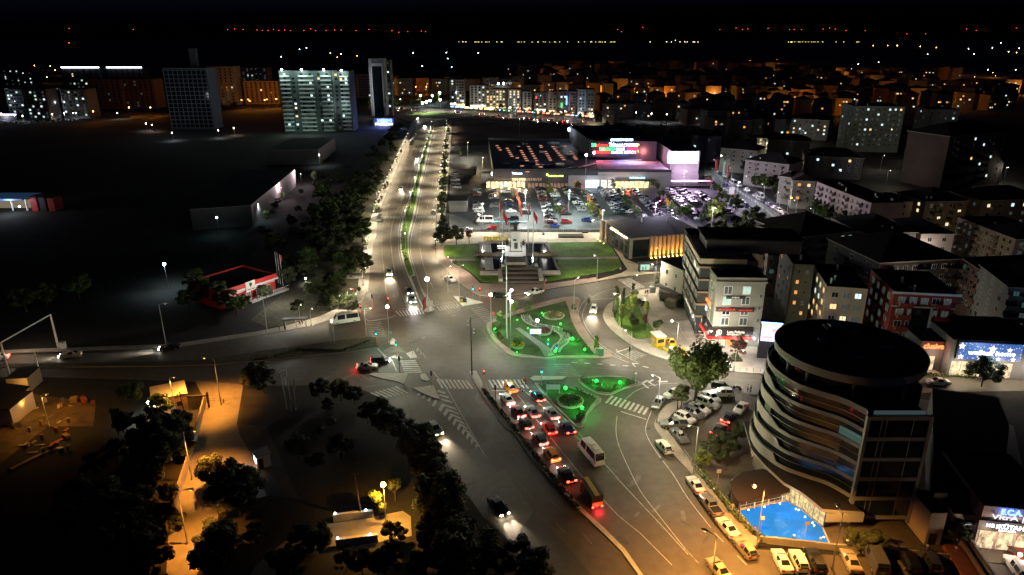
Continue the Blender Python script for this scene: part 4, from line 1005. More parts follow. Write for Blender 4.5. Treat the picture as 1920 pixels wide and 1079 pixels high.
# glazed fronts
def front(name, xa, xb, yb, z0, z1, m, off=.15):
    """panel on the mall's street face between two pixels of its foot"""
    ya = A.y*0
    p = L(xa, 322, 8); q = L(xb, 322, 8); 
    return MB().box(p[0], q[0], min(p[1],q[1])-off-.1, min(p[1],q[1])-off, z0, z1, m).build(name, mt)
GLOW = interior("shop interior glow",(1,.72,.36),2.2); GLOWW = interior("shop interior white",(1,.93,.8),2.0); GLOWD = interior("shop interior dim",(.9,.5,.3),.35)
rnd = random.Random(5)
for i in range(9): front('shopfront', 912+i*8.2, 912+i*8.2+6.6, 0, .2, 3.2, GLOW if i not in (4,) else GLOWW)
for i in range(13): front('upper_window', 960+i*4.4, 960+i*4.4+3.2, 0, 3.7, 4.9, GLOW if i < 6 else GLOWD)
for i in range(11): front('cafe_front', 990+i*7, 990+i*7+5, 0, .2, 2.4, GLOWD)
front('canopy', 908, 984, 0, 3.3, 3.6, MDARK, .3); front('white_portal', 1066, 1153, 0, .0, 6.2, MALLP, .2)
for xa, xb, m in ((1076,1092,GLOWD),(1098,1124,emit("white lit entrance",(.75,.9,1),1.6)),(1128,1138,GLOWW),(1141,1150,GLOWW)): front('entrance', xa, xb, 0, .2, 4.0, m, .35)
for i in range(7): front('restaurant_front', 1155+i*9, 1155+i*9+8, 0, .2, 3.3, GLOW, .3)
front('awning', 1153, 1219, 0, 3.5, 4.6, MDARK, 1.2)
front('entrance_sign_board', 1098, 1124, 0, 2.6, 4.0, emit("white sign board",(.8,.92,1),1.8), .5)
def mtext(txt, xa, xb, pyt, pyb, zref, yoff, m, plane):
    """lettering on a street-facing plane at local y = plane, between pixel rows pyt and pyb"""
    Y = A.y + plane
    def at(px, py):
        u = px-960; v = py-539.5; t = Y/(CP*F-SP*v); return u*t - A.x, CAM_H-(SP*F+CP*v)*t
    x0, zt = at(xa, pyt); x1, zb = at(xb, pyb)
    return sign_text(txt, mt, (x0, plane-.25, zb), 0, x1-x0, zt-zb, m, 'sign_lettering')
pl1 = (s0[1]+s1[1])/2-1.6
MB().box(s0[0]+1.0,s1[0]-3,pl1+.05,pl1+.35,10.2,17.6,MDARK).build('sign_panel', mt)
mtext('ÇERKEZKÖY CENTER',1145,1187,259.5,265.5,0,0,emit("blue white letters",(.45,.7,1),10),pl1)
R1,R2 = (268,275),(275.5,281)
mtext('5M',1109,1117,269,275.5,0,0,SIGNG,pl1); mtext('MİGROS',1118,1140,269,275.5,0,0,SIGNR,pl1)
mtext('Teknosa',1142,1166,268,275.5,0,0,emit("strong white letters",(.8,.9,1),9),pl1); mtext('LCWAIKIKI',1167,1195,269,275.5,0,0,SIGNW,pl1); mtext('KOÇTAŞ',1197,1219,269,275.5,0,0,SIGNY,pl1)
mtext('DECATHLON',1124,1155,277,282.5,0,0,SIGNG,pl1); mtext('mavi',1156,1170,276,282.5,0,0,SIGNW,pl1); mtext('CENTER SİNEMA',1176,1218,275.5,282.5,0,0,emit("crimson letters",(1,.03,.12),5),pl1)
mtext('BURGER KING',1115,1143,283,288.5,0,0,SIGNR,pl1); mtext('DOMİNO\'S',1146,1168,283,288.5,0,0,SIGNW,pl1); mtext('KOTON',1171,1192,283,288.5,0,0,SIGNW,pl1); mtext('Tivoli Bilyard',1195,1222,282.5,288,0,0,SIGNY,pl1)
q = L(1110,286,0); MB().ball((s0[0]+2.1,pl1-.2,12.1),.75,emit("round white logo",(.9,.8,.95),9),10,6).build('round_logo', mt)
MB().ball((s0[0]+22.6,pl1-.2,12.2),.6,emit("round red logo",(1,.1,.1),5),10,6).build('round_logo', mt)
# LED screen
LED = emit("led screen",(.92,.82,1),7)
for z0_, z1_ in ((12.9,15.6),(10.2,12.7)):
    MB().box(c0[0]-1.6,c1[0]-1.0,c0[1]-1.0,c0[1]-.6,z0_,z1_,LED).build('led_screen', mt)
MB().box(c0[0]-1.2,c1[0]-1.4,c0[1]-.6,c0[1]-.1,10.0,15.7,MDARK).build('screen_frame', mt)
sign_text('AKINSOFT', mt, (c0[0]+4.5,c0[1]-1.05,11.2), 0, 3.6, .8, mat("grey screen text",(.4,.4,.45),.6), 'screen_lettering')
sc_ = bpy.data.lights.new("screen_light",'AREA'); sc_.shape='RECTANGLE'; sc_.size=14; sc_.size_y=5; sc_.energy=9000; sc_.color=(.85,.55,1)
o = bpy.data.objects.new("screen_light", sc_); COL.objects.link(o); o.parent = mt; o.location = ((c0[0]+c1[0])/2, c0[1]-2.2, 13); o.rotation_euler = (R(-50),0,0)
lamp_light(mt,(c0[0]-4,c0[1]+3,14.5),(.9,.45,1),700,'POINT',0,1.0)
for x in (0.2,.5,.8): lamp_light(mt,(s0[0]+(s1[0]-s0[0])*x, pl1-2, 13),((1,.1,.2),(.15,.25,1),(1,.25,.2))[int(x*3)],1500,'POINT',0,.8)
lamp_light(mt,(L(1068,236,18)[0]-1.2,L(1068,240,18)[1]-2,15),(.8,.9,1),420,'POINT',0,.4); MB().box(-.3,.3,-2,2,15.2,16.8,emit("wall floodlight",(.8,.9,1),16)).build('side_light_sign', mt, (s3[0]-.6, s3[1]-3, 0))
MB().box(-.2,.2,-.4,.4,6.2,7.4,emit("wall floodlight",(.8,.9,1),16)).build('corner_light', mt, (L(924,322,8)[0]-.5, L(924,322,8)[1]+1, 0))
mtext('Teknosa',960,979,323.5,327,0,0,emit("pale blue letters",(.6,.8,1),8),-.4); mtext('STARBUCKS COFFEE',1028,1056,329,331.5,0,0,emit("yellow green letters",(.6,1,.15),6),-.4); MB().ball((L(1026,330,6)[0],-.6,6.6),.5,emit("yellow green letters",(.6,1,.15),6),8,5).build('round_logo', mt)
mtext('RESTORAN CAFE',1181,1209,332.5,335,0,0,emit("blue cyan letters",(.25,.7,1),8),-1.4)
for i in range(7): 
    x = L(925+i*10,322,8)[0]; lamp_light(mt,(x,-3,2.8),(1,.72,.4),220,'POINT',0,.4)
for px, cl, w_ in ((1112,(.75,.88,1),300),(1170,(1,.8,.5),300),(1195,(1,.8,.5),300),(1150,(1,.95,.85),300),(1040,(1,.6,.4),120)): lamp_light(mt,(L(px,322,8)[0],-3.5,3.4),cl,w_,'POINT',0,.5)
lamp_light(mt,(L(1190,308,8)[0],L(1190,305,8)[1],14),(.95,.8,1),1600,'SPOT',120,.5)
lamp_light(mt,(L(1000,295,8)[0],L(1000,295,8)[1],26),(.3,.5,1),700,'SPOT',140,.5)
# back flood masts and rooftop
for (px,py,zz) in ((1143,245,18),(1162,231,18)): 
    x,y = L(px,py,zz); MB().box(x-6,x+6,y,y+.6,18.0,18.5,METAL).build('roof_duct', mt)

# ---- right-hand residential blocks ------------------------------------
LR = {'c':.05,'y':.04,'w':.03,'k':.20}
def apt(label, a, b, h, depth, wall, nf, nc, roof='hip', lit=LR, side='L', ns=3, ww=1.3, wh=1.35, balc=None, base=3.2, group=None, style='two', cl=4, rm=None, frame=None, slim=0):
    B = Bld('apartment_block', label, 'apartment block', a, b, h, depth, wall, group, roof=roof, roofm=rm)
    B.grid('F', base, h-.5, nf, nc, ww, wh, lit, m=.6, style=style, frame=frame)
    if side: B.grid(side, base, h-.5, nf, ns, ww, wh, lit, m=.8, style=style, frame=frame)
    if balc is None and nc >= 4: balc = [(k+1.0)/nc for k in range(0,nc-1,3)]
    if balc:
        for u in balc: B.balconies('F', B.w*u, 2.8, base, h-.5, nf)
    if cl: B.clutter(cl)
    return B
apt('cream block with brown window panels behind the round hotel',(1552,537),(1628,542),15,17,CREAM,4,3,'lip',{'w':.2,'c':.2,'y':.15,'k':.3},ns=4,balc=None,ww=1.5)
r6 = apt('dark red block with white framed windows behind the round hotel',(1678,547),(1796,553),15,16,BRICKR,4,5,'lip',{'k':.7,'t':.1},ns=4,ww=1.6,wh=1.6,style='two',frame=WHITE)
r6.box('glass_stairwell',r6.w*.32,r6.w*.62,-.2,-.07,1,11.3,GLASSB); r6.box('stairwell_frame',r6.w*.62,r6.w*.65,-.35,-.07,.5,11.6,WHITE); r6.box('white_cornice',-.6,r6.w+.6,-.6,-.16,14.7,15.2,WHITE); r6.box('white_floor_band',-.1,r6.w+.1,-.15,-.07,11.5,11.8,WHITE)
apt('narrow dark rendered block between the office block and the cream block',(1487,495),(1528,497),17,15,wallm("moss grey render",(.16,.16,.11)),5,2,'lip',{'o':.12,'k':.1},ww=.7,wh=1)  # greenish light on this block is put into its wall colour
apt('long dark grey block with an orange window and two pale windows',(1500,444),(1605,433),13.5,20,DARKW,4,7,'hip',{'g':.07,'w':.04},ns=5,side='L')
apt('dark mauve block with one white window, right of the long grey block',(1620,437),(1718,435),13,18,wallm("mauve render",(.12,.10,.12)),4,5,'hip',{'c':.06})
apt('short pinkish block end among dark roofs',(1728,438),(1790,438),12.5,17,PINKW,3,2,'hip',{'k':.2},side='L')
apt('broad black sided block with one yellow window',(1650,492),(1803,484),15,22,wallm("black brown render",(.05,.045,.045)),4,8,'hip',{'y':.03})
apt('brick coloured dark block whose side runs off the right edge',(1806,484),(1893,537),14.5,24,wallm("dim brick render",(.13,.085,.07)),4,9,'hip',{'t':.05},side=None)
apt('tall greenish balcony block at the right edge',(1893,537),(2010,545),16,16,GREYW,5,5,'hip',{'t':.2,'k':.2},balc=(.1,.5))
apt('tan block with rows of small balconies facing the lower left',(1796,407),(1905,448),14,15,TAN,5,10,'lip',{'c':.05,'k':.3},side=None,ww=1.1,balc=(.14,.42,.7))
apt('grey end block beyond the tan balcony row',(1905,448),(1990,447),14,14,GREYW,4,4,'hip',{'k':.3},side=None)
apt('cream block with a roof terrace and one white window',(1632,378),(1712,378),12,15,CREAM,3,3,'lip',{'c':.15,'k':.2},side=None)
apt('brown cream block with wide balconies, second behind the terrace block',(1736,378),(1815,376),13,16,TAN,4,4,'hip',{'y':.3,'w':.1,'k':.2},balc=(.3,.75))
apt('tan block with lit windows at the right edge above the balcony row',(1842,376),(1960,372),13,16,TAN,3,5,'hip',{'y':.25,'c':.15,'k':.2},side='L')
apt('long white slab of flats beside the mall street',(1532,341),(1634,381),13.5,12,PINKW,4,12,'lip',{'k':.25},side='L',ns=2,ww=1.2,rm=ROOFT,cl=6,frame=DARKM)
apt('white block with orange windows and stepped balconies by the mall street',(1488,338),(1530,340),12,14,PALE,3,2,'hip',{'o':.3,'w':.2},balc=(.15,),ns=4,rm=ROOFT)
apt('small white block with balconies, left of the orange windowed one',(1462,330),(1487,333),12,12,PALE,3,1,'hip',{'k':.3},balc=(.4,),rm=ROOFT)
apt('grey block lit orange on its street side',(1398,299),(1480,309),12.5,16,PALE,4,5,'hip',{'k':.15},ns=3)
apt('grey block above the street, its corner lit orange',(1352,277),(1420,283),12.5,15,PALE,4,4,'hip',{'c':.12,'k':.2},ns=3)
apt('plain violet grey hall block right of the mall screen',(1296,254),(1352,256),15,25,wallm("violet grey render",(.16,.15,.2)),3,4,'lip',{'c':.04},side='L')
apt('dark block with four bright windows in its upper rows',(1484,222),(1556,226),14,16,GREYW,4,6,'hip',{'y':.2,'c':.12,'k':.2})
t1 = apt('tall pale tower block with rounded balconies and scattered lit windows',(1602,199),(1698,200),28,22,wallm("grey green render",(.24,.27,.25)),8,9,'lip',{'c':.06,'w':.03,'y':.03,'k':.3},side='L',ns=3,balc=(.45,.8))
apt('tall dark brown tower block behind the far roofs, right of the pale tower',(1735,246),(1782,252),24,12,wallm("dim violet render",(.06,.045,.055)),7,3,'hip',{'w':.06,'c':.04})
apt('broad dark tower block near the right edge with coloured windows',(1782,256),(1896,248),25,22,wallm("dark brown render",(.09,.06,.055)),7,6,'hip',{'w':.08,'c':.08},side='R')
apt('pale tower block half hidden behind the broad dark tower',(1739,205),(1800,206),24,20,GREYW,6,4,'lip',{'c':.08,'k':.3})
apt('low dark block with two orange windows beneath the pale tower',(1510,292),(1620,297),11,16,DARKW,3,7,'hip',{'w':.12,'c':.08})
apt('dark block with yellow windows left of the bright windowed one',(1420,258),(1470,262),12,14,GREYW,4,4,'hip',{'y':.2,'w':.2,'k':.1})
apt('dark block with white windows below the four bright windows',(1440,262),(1520,266),12,14,DARKW,3,5,'hip',{'c':.15})
apt('black fronted block behind the grey office roof',(1424,424),(1500,444),13,14,TAN,3,6,'hip',{'k':.1},side=None)
apt('dark flat block just left of the cream block',(1440,478),(1486,482),12,14,CREAM,3,3,'lip',{'t':.3})

g = G(1800,850); t = thing('flat_roofed_block','black roofed low hall filling the ground right of the round hotel','building',(g.x,g.y,0)); rp = [G(x,y,6.5) for x,y in ((1748,728),(1872,745),(1893,800),(1885,860),(1850,925),(1752,925))]
MB().prism([(p.x-g.x,p.y-g.y) for p in rp],0,6.5,DARKW,mat('black roofing',(.008,.008,.009),.95)).build('walls', t)
for i,(x,y) in enumerate([(1600,418),(1760,442),(1850,478),(1690,610),(1545,612),(1830,575),(1500,480),(1660,352),(1780,348),(1880,345),(1560,304),(1650,320),(1455,325),(1500,268),(1700,305),(1820,318),(1420,300),(1720,520)]):  # unseen lamps added between the blocks to brighten their walls
    street_lamp(x,y,8,(420,800)[i%2],(WARM,NEUT)[i%2],'back street lamp, %s among the dark blocks of the right hand quarter' % nth(i),'back street lamps of the right hand quarter',arm=.6,bulb=.13,es=10,pt=True)
# ---- lit shops at the right edge --------------------------------------
S1 = Bld('tile_shop','tile and bathroom shop with white and blue illuminated lettering at the lower right corner','shop',(1846,948),(1990,962),7.2,14,wallm("rose grey cladding",(.42,.33,.33)),roof='lip')
W = S1.w; S1.box('sign_band',-.3,W,-.35,-.02,3.4,5.0,DARKM)
k = 11.7/150*1.0
def tx(B, txt, px0, px1, z0_, z1_, m, plane=-.42):
    """lettering between two pixel columns on the front of block B"""
    def u(px):
        org = B.t.location; a_ = B.t.rotation_euler[2]; d = Vector((math.cos(a_), math.sin(a_))); nrm = Vector((-d.y*-1, d.x*-1))
        # intersect the pixel column's plane with the facade line
        zc = (z0_+z1_)/2
        for y_ in (0,):
            lo, hi = -2.0, B.w+30
            for _ in range(40):
                mid = (lo+hi)/2; p = Vector((org.x+d.x*mid, org.y+d.y*mid, zc)); vx = p.x; vy = p.y*CP + (CAM_H-zc)*SP
                if vx/vy*F < px-960: lo = mid
                else: hi = mid
        return lo
    a_, b_ = u(px0), u(px1); return sign_text(txt, B.t, (a_, plane, z0_), 0, b_-a_, z1_-z0_, m, 'sign_lettering')
tx(S1,'E.C.A.',1876,1916,6.2,7.1,emit("blue neon letters",(.08,.22,1),9),-.3); tx(S1,'VitrA |',1857,1918,5.15,6.1,emit("soft white letters",(.95,.9,.9),1.2),-.3)
tx(S1,'NG |',1847,1867,3.9,4.6,SIGNW); tx(S1,'KÜTAHYA',1870,1938,3.95,4.8,SIGNW); tx(S1,'SERAMİK',1870,1902,3.55,3.8,SIGNW)
for i in range(5): S1.box('shop_window',.3+i*2.4,2.3+i*2.4,-.12,-.04,.3,3.1,interior("shop interior cream",(1,.75,.45),1.1))
for i in range(3): lamp_light(S1.t,(1.5+4*i,-2.2,2.8),(1,.72,.5),170,'POINT',0,.3)
S1.box('ramp_wall',-1.2,-.9,-9,0,0,2.2,PALE); S1.box('steps',-4.4,-2.2,-8.5,-1,0,.9,mat("terracotta steps",(.4,.13,.04),.8,noise=.2,scale=1)); S1.box('ramp_wall',-2.0,-1.75,-9,0,0,1.6,PINKW)
S1b = Bld('entrance_block','small cream arched entrance block between the hotel and the tile shop','building',(1790,963),(1838,966),4.6,7,CREAM,roof='lip')
b = MB(); b.lathe([(0,0),(1.15,0),(1.15,.12),(0,.12)], BLACK, 20); o = b.build('archway', S1b.t, (S1b.w*.55,-.02,1.6)); o.rotation_euler = (R(90),0,0)
S1b.box('awning',.5,S1b.w-.3,-.5,-.02,3.3,3.6,DARKM); S1b.box('plaque',.8,S1b.w-1,-.3,-.02,2.9,3.2,emit("dim plaque",(.9,.8,.9),.5))
S1c = Bld('annex','blank tan annex block against the hotel tower','building',(1747,962),(1777,962),5.6,5,CREAM,roof='lip'); S1c.box('side_door',.4,1.3,-.06,-.02,0,2.1,DARKM)

S2 = Bld('lit_shop','shop with a long blue star patterned light panel beyond the hotel','shop',(1788,637),(1965,645),8.5,14,DARKW,roof='lip')
S2.box('light_panel_frame',1.0,S2.w*.75,-.5,-.02,4.3,8.3,DARKM)
STAR = bpy.data.materials.new("sparkling light panel"); STAR.use_nodes = True
n_ = STAR.node_tree.nodes; l_ = STAR.node_tree.links; pb = n_["Principled BSDF"]; vo = n_.new("ShaderNodeTexVoronoi"); vo.inputs["Scale"].default_value = 1.9
cr = n_.new("ShaderNodeValToRGB"); cr.color_ramp.elements[0].color = (.75,.85,1,1); cr.color_ramp.elements[0].position=.10; cr.color_ramp.elements[1].color = (.02,.10,.35,1); cr.color_ramp.elements[1].position=.30
gg = n_.new("ShaderNodeNewGeometry"); l_.new(gg.outputs["Position"], vo.inputs["Vector"]); l_.new(vo.outputs["Distance"], cr.inputs[0]); l_.new(cr.outputs[0], pb.inputs["Emission Color"]); pb.inputs["Emission Strength"].default_value = 1.1; pb.inputs["Base Color"].default_value = (.01,.02,.05,1)
S2.box('light_panel',1.2,S2.w*.74,-.6,-.52,4.4,8.2,STAR)
for u, zz, r in ((.09,7.4,.75),(.10,5.0,.6),(.42,7.0,.9),(.30,4.9,.55),(.50,4.8,.5),(.60,6.9,.6),(.66,4.8,.6)):
    b = MB(); pts = [((r if i%2==0 else r*.42)*math.sin(i*math.pi/5), (r if i%2==0 else r*.42)*math.cos(i*math.pi/5)) for i in range(10)]
    b.add([(x,0,z) for x,z in pts]+[(0,0,0)], [(i,(i+1)%10,10) for i in range(10)], emit("pink white star",(1,.75,.75),3)); b.build('star_ornament', S2.t, (S2.w*u,-.68,zz))
tx(S2,'welltex home',1812,1900,5.6,6.6,SIGNW,-.75)
for i in range(6): S2.box('shop_window',.6+i*S2.w/9,.6+i*S2.w/9+1.9,-.1,-.03,.3,3.6,interior("shop interior cream",(1,.75,.45),1.1) if i != 3 else DARKM)
for i in range(4): lamp_light(S2.t,(2+4.5*i,-2.5,3.2),(1,.82,.6),420,'POINT',0,.4)
lamp_light(S2.t,(S2.w*.35,-4,7),(.5,.65,1),500,'POINT',0,.5)
S3 = Bld('lit_shop','small shop with glowing orange red lettering beside the star panel shop','shop',(1728,640),(1785,642),6.8,12,DARKW,roof='lip')
tx(S3,'clusive',1731,1768,5.3,6.5,emit("orange red neon",(1,.12,.03),6)); tx(S3,'Lova',1772,1790,5.0,6.1,emit("light blue neon",(.15,.45,1),5)); S3.box('shop_window',.4,3.4,-.1,-.03,.2,3.4,interior("shop interior cream",(1,.75,.45),1.1)); lamp_light(S3.t,(3,-2,4),(1,.6,.4),200,'POINT',0,.3)
S4 = Bld('lit_billboard','white and red lit shop sign with a blue top edge beside the corner block','sign board',(1428,603),(1468,606),9,1.0,DARKM,roof='lip')
S4.box('lit_panel',.2,S4.w-.2,-.1,-.03,4.4,8.6,emit("white pink panel",(.75,.7,1),1.6)); S4.box('blue_edge',0,S4.w,-.2,-.12,8.65,8.95,emit("blue edge light",(.15,.35,1),10))
sign_text('enza',S4.t,(S4.w*.55,-.16,6.6),0,1.6,.8,SIGNR); sign_text('home',S4.t,(.6,-.16,5.2),0,2.0,.6,SIGNR); lamp_light(S4.t,(S4.w/2,-2,6),(.6,.6,1),260,'POINT',0,.4)

# ---- red community building on the left -------------------------------
CB = Bld('community_building','red and white striped single storey park building with a tree emblem sign','building',(410,551),(514,517),4.6,14,RED,roof='flat',roofm=ROOF)
W = CB.w; CB.box('red_fascia',-.5,W+.3,-.7,-.16,4.15,5.3,RED); CB.box('white_gutter',-.5,W+.8,-.8,-.1,3.7,4.05,WHITE)
for i in range(5): CB.box('white_stripe',.1,W-.1,-.05,-.01,2.95+.14*i,3.02+.14*i,WHITE)
CB.box('emblem_board',W*.43,W*.60,-.95,-.75,2.9,5.6,mat("cream board",(.62,.6,.5),.6)); b = MB(); b.lathe([(0,0),(.5,0),(.5,.05),(0,.05)], mat("dark green emblem",(.02,.05,.03),.7), 10); o = b.build('tree_emblem',CB.t,(W*.515,-1.0,4.75)); o.rotation_euler=(R(90),0,0)
CB.box('emblem_trunk',W*.508,W*.522,-1.02,-.96,3.85,4.5,mat("dark green emblem",(.02,.05,.03),.7)); sign_text('Tadım Park',CB.t,(W*.45,-.98,3.25),0,W*.13,.32,mat("dark green emblem",(.02,.05,.03),.7))
for u, ww, pn in ((.13,2.2,'k'),(.29,1.6,'k'),(.68,1.7,'k'),(.84,2.3,'k')): CB.win('F',W*u,1.8,ww,1.6,pn,'two',WHITE)
CB.win('F',W*.5,1.35,1.3,2.3,'k','two',WHITE); CB.box('terrace',W*.55,W+2.5,-2.6,-.1,0,.5,CONC)
for i in range(14): CB.box('terrace_rail_post',W*.56+i*.62,W*.56+i*.62+.05,-2.6,-2.55,.5,1.5,WHITE)
CB.box('terrace_rail',W*.55,W+2.5,-2.62,-2.54,1.45,1.52,WHITE); 
for i in range(4): CB.box('entrance_step',W*.42,W*.58,-2.9+.4*i,-2.5+.4*i,0,.12*(i+1),CONC)
lamp_light(CB.t,(W*.6,-10,6),(1,.95,.9),1700,'POINT',0,.5);  # unseen light added in front to brighten the red facade
for i,(x,y) in enumerate([(522,531),(526,533),(531,536)]):
    g = G(x,y); t = thing('flagpole', ['white flagpole nearest the red building','white flagpole in the middle of the three by the red building','white flagpole with a red flag by the red building'][i], 'flagpole', g); b = MB(); b.tube((0,0,0),(0,0,9.5),.08,.05,WHITE,8); b.build('pole', t)
    if i == 2: MB().box(.05,.5,-.02,.02,7.5,9.2,RED).build('flag', t)

# ---- long warehouse on the left ---------------------------------------
A_ = G(470,385,8); wr = [G(357,393,8),G(470,385,8),G(553,318,8),G(440,318,8)]
t = thing('warehouse','long black roofed warehouse with a pale side wall across the dark field','warehouse',(A_.x,A_.y,0))
MB().prism([(p.x-A_.x,p.y-A_.y) for p in wr],0,8,wallm("warehouse wall",(.36,.31,.31)),ROOF).build('walls', t)
A2 = G(596,281,8); wr = [G(500,283,8),G(596,281,8),G(628,259,8),G(545,259,8)]
t = thing('warehouse','second dark warehouse with a pale gable end further along the field','warehouse',(A2.x,A2.y,0)); MB().prism([(p.x-A2.x,p.y-A2.y) for p in wr],0,8,wallm("warehouse wall",(.36,.31,.31)),ROOF).build('walls', t)
for a_, b_, o_ in (((357,393),(470,385),A_),((500,283),(596,281),A2)):  # dark panel painted in place of shade on the warehouse fronts
    p_, q_ = G(*a_,8), G(*b_,8); o = MB().prism([(p_.x-o_.x-.1,p_.y-o_.y-.25),(q_.x-o_.x+.02,q_.y-o_.y-.25),(q_.x-o_.x,q_.y-o_.y-.02),(p_.x-o_.x-.1,p_.y-o_.y-.02)],0,7.9,wallm('dark corrugated front',(.05,.05,.05))).build('front_cladding', t if o_ is A2 else bpy.data.objects['warehouse'])
# petrol station canopy far left
PS = G(20,400); t = thing('service_station','flat blue edged canopy and red forecourt kiosk at the left edge','service station',PS)
MB().box(-14,6,0,12,5.2,5.9,mat("blue canopy edge",(.05,.12,.3),.6,emit=.05,ecol=(.2,.45,1))).build('canopy', t); MB().box(-14,2,9,11,0,3.2,emit("kiosk interior",(1,.8,.5),.18)).build('kiosk', t)
for x in (-12,-2,4): MB().box(x,x+.5,4,4.5,0,5.2,WHITE).build('column', t)
lamp_light(t,(0,-2,4.6),(.8,.85,1),900,'POINT',0,.3)
for i,x in enumerate((7,10.5,14)): MB().box(x,x+2.6,3,9,0,6.2-.4*i,(RED,DARKM,RED)[i]).build('wall_panel', t)
lamp_light(t,(5,-1,3),(1,.9,.9),500,'POINT',0,.2); MB().box(4.8,5.2,-1.1,-.9,2.8,3.2,emit("white lamp hot",(.9,.93,1),70)).build('floodlight', t)

# ---- buildings of the far left quarter ---------------------------------
TEAL = wallm("teal grey render",(.26,.32,.30)); ORW = wallm("ochre render",(.34,.24,.13))
FL = {'c':.03,'g':.04,'y':.02,'k':.25}
TEALB = wallm('pale balcony render',(.5,.55,.52))
def tower(label, a, b, h, depth, wall, nf, nc, lit=FL, side=None, ns=2, roof='lip', name='apartment_tower', bands=None, ww=1.6, wh=1.4, cat='apartment tower'):
    h = hfrom((a[1]+b[1])/2, h); B = Bld(name, label, cat, a, b, h, depth, wall, None, roof=roof)
    B.grid('F', 1.5, h-1, nf, nc, ww*1.25, wh*1.2, lit, m=.8, style='one', frame=DARKM)
    if side: B.grid(side, 1.5, h-1, nf, ns, ww, wh, lit, m=.8, style='one')
    if bands:
        for (u0,u1) in bands:
            fh = (h-2.5)/nf
            for f in range(nf): B.box('balcony', B.w*u0, B.w*u1, -1.6, -.05, 1.5+f*fh-.2, 1.5+f*fh+.75, TEALB if 'teal' in label else wall)
    return B
T1 = tower('wide teal lit apartment tower with long white balconies and rooftop lamps',(522,133),(622,133),249,20,wallm('dark teal render',(.08,.10,.10)),14,6,{'c':.06,'y':.05,'k':.3},bands=((.02,.2),(.36,.64),(.78,.97)))
T2 = tower('narrower right wing of the teal lit apartment tower',(622,134),(654,134),247,18,wallm('dark teal render',(.08,.10,.10)),14,3,{'c':.1,'w':.06,'k':.3},bands=((.45,.95),))
for i,(u,B) in enumerate(((.08,T1),(.45,T1),(.86,T1),(.6,T2))):
    B.box('rooftop_lamp',B.w*u-.5,B.w*u+.5,-2.2,-1.7,B.h+.3,B.h+1.3,emit("white rooftop lamp",(.85,1,.95),60)); lamp_light(B.t,(B.w*u,-6,B.h-1),(.75,1,.9),1500,'POINT',0,.5)
lamp_light(T1.t,(T1.w*.2,-14,6),(.7,1,.85),700,'POINT',0,1); lamp_light(T1.t,(T1.w*.6,-14,6),(.7,1,.85),700,'POINT',0,1); lamp_light(T2.t,(T2.w*.5,-9,20),(.75,.95,.9),900,'POINT',0,1)
T3 = Bld('office_tower','tall grey gridded office tower standing alone on the left','office tower',(305,128),(386,128),hfrom(128,243),18,wallm("cool grey facade",(.20,.22,.23)),roof='lip')
for f in range(15): T3.box('floor_band',-.4,T3.w+.2,-.5,-.02,1+f*T3.h/15,1.5+f*T3.h/15,wallm("pale grid",(.2,.215,.225)))
for c in range(10): T3.box('facade_post',T3.w*c/9.2,T3.w*c/9.2+.5,-.7,-.51,0,T3.h-1,wallm("pale grid",(.2,.215,.225)))
T3.box('glazing',.1,T3.w,-.01,0.3,.5,T3.h-1,GLASSB); T3.box('rooftop_tower',T3.w*.55,T3.w*.7,8,12,T3.h,T3.h+14,DARKW); lamp_light(T3.t,(T3.w*.5,-40,T3.h*.5),(.65,.75,.85),1500,'POINT',0,2)
T4 = Bld('narrow_tower','slim dark glass tower with a white frame round its top','office tower',(690,110),(718,110),hfrom(110,218),16,wallm("slate frame",(.35,.36,.38)),roof='lip')
T4.box('glazing',T4.w*.22,T4.w*.86,-.4,-.02,0,T4.h*.87,GLASSB); T4.box('top_frame',T4.w*.2,T4.w*.88,-1.0,-.42,T4.h*.87,T4.h*.92,WHITE); T4.box('frame_post',T4.w*.16,T4.w*.22,-1.0,-.42,0,T4.h,WHITE); T4.box('frame_post',T4.w*.88,T4.w*.93,-1.0,-.42,8,T4.h*.92,WHITE)
T4.grid('F',4,T4.h*.82,12,2,2,1.6,{'c':.10,'t':.2,'o':.04},u0=T4.w*.25,u1=T4.w*.84)
for z_ in (12,24,36): lamp_light(T4.t,(-6,-8,z_),(.8,.85,.9),900,'POINT',0,.5)
T4b = tower('dark rear wing of the slim glass tower with blue lit windows',(718,113),(730,113),214,14,DARKW,12,2,{'c':.2,'t':.2})
SB = Bld('lit_store','low store with glowing blue lettering at the foot of the slim tower','store',(700,222),(738,222),6,14,DARKW,roof='lip'); sign_text('SAMSUNG',SB.t,(3,-.3,3.2),0,12,2.2,emit("deep blue letters",(.1,.2,1),10)); lamp_light(SB.t,(SB.w*.5,-4,4),(.1,.2,1),4500,'POINT',0,.5); SB.box('shop_window',1,SB.w-1,-.15,-.04,.3,2.4,interior("shop interior white",(1,.93,.8),2))
lamp_light(SB.t,(SB.w*.5,-3,2),(1,.85,.6),700,'POINT',0,.3)
tower('orange lit apartment block behind the wide teal tower',(455,152),(520,152),196,20,ORW,9,7,{'w':.03,'k':.05},name='apartment_block',cat='apartment block')
tower('pale block with a tall lit stair panel between the grey tower and the orange block',(386,125),(436,125),198,20,GREYW,12,5,{'g':.06,'k':.2})
tower('ochre block lit from the street behind the grey office tower',(392,152),(432,152),196,18,ORW,8,4,{'y':.08,'k':.1},name='apartment_block',cat='apartment block')
tower('white far block on the skyline above the orange block',(442,127),(500,127),172,18,GREYW,14,7,{'g':.05,'k':.4})
tower('brown orange lit long block left of the grey tower',(163,149),(225,149),205,20,wallm("brown render",(.20,.11,.07)),9,6,{'k':.1},name='apartment_block',cat='apartment block',bands=((.1,.45),))
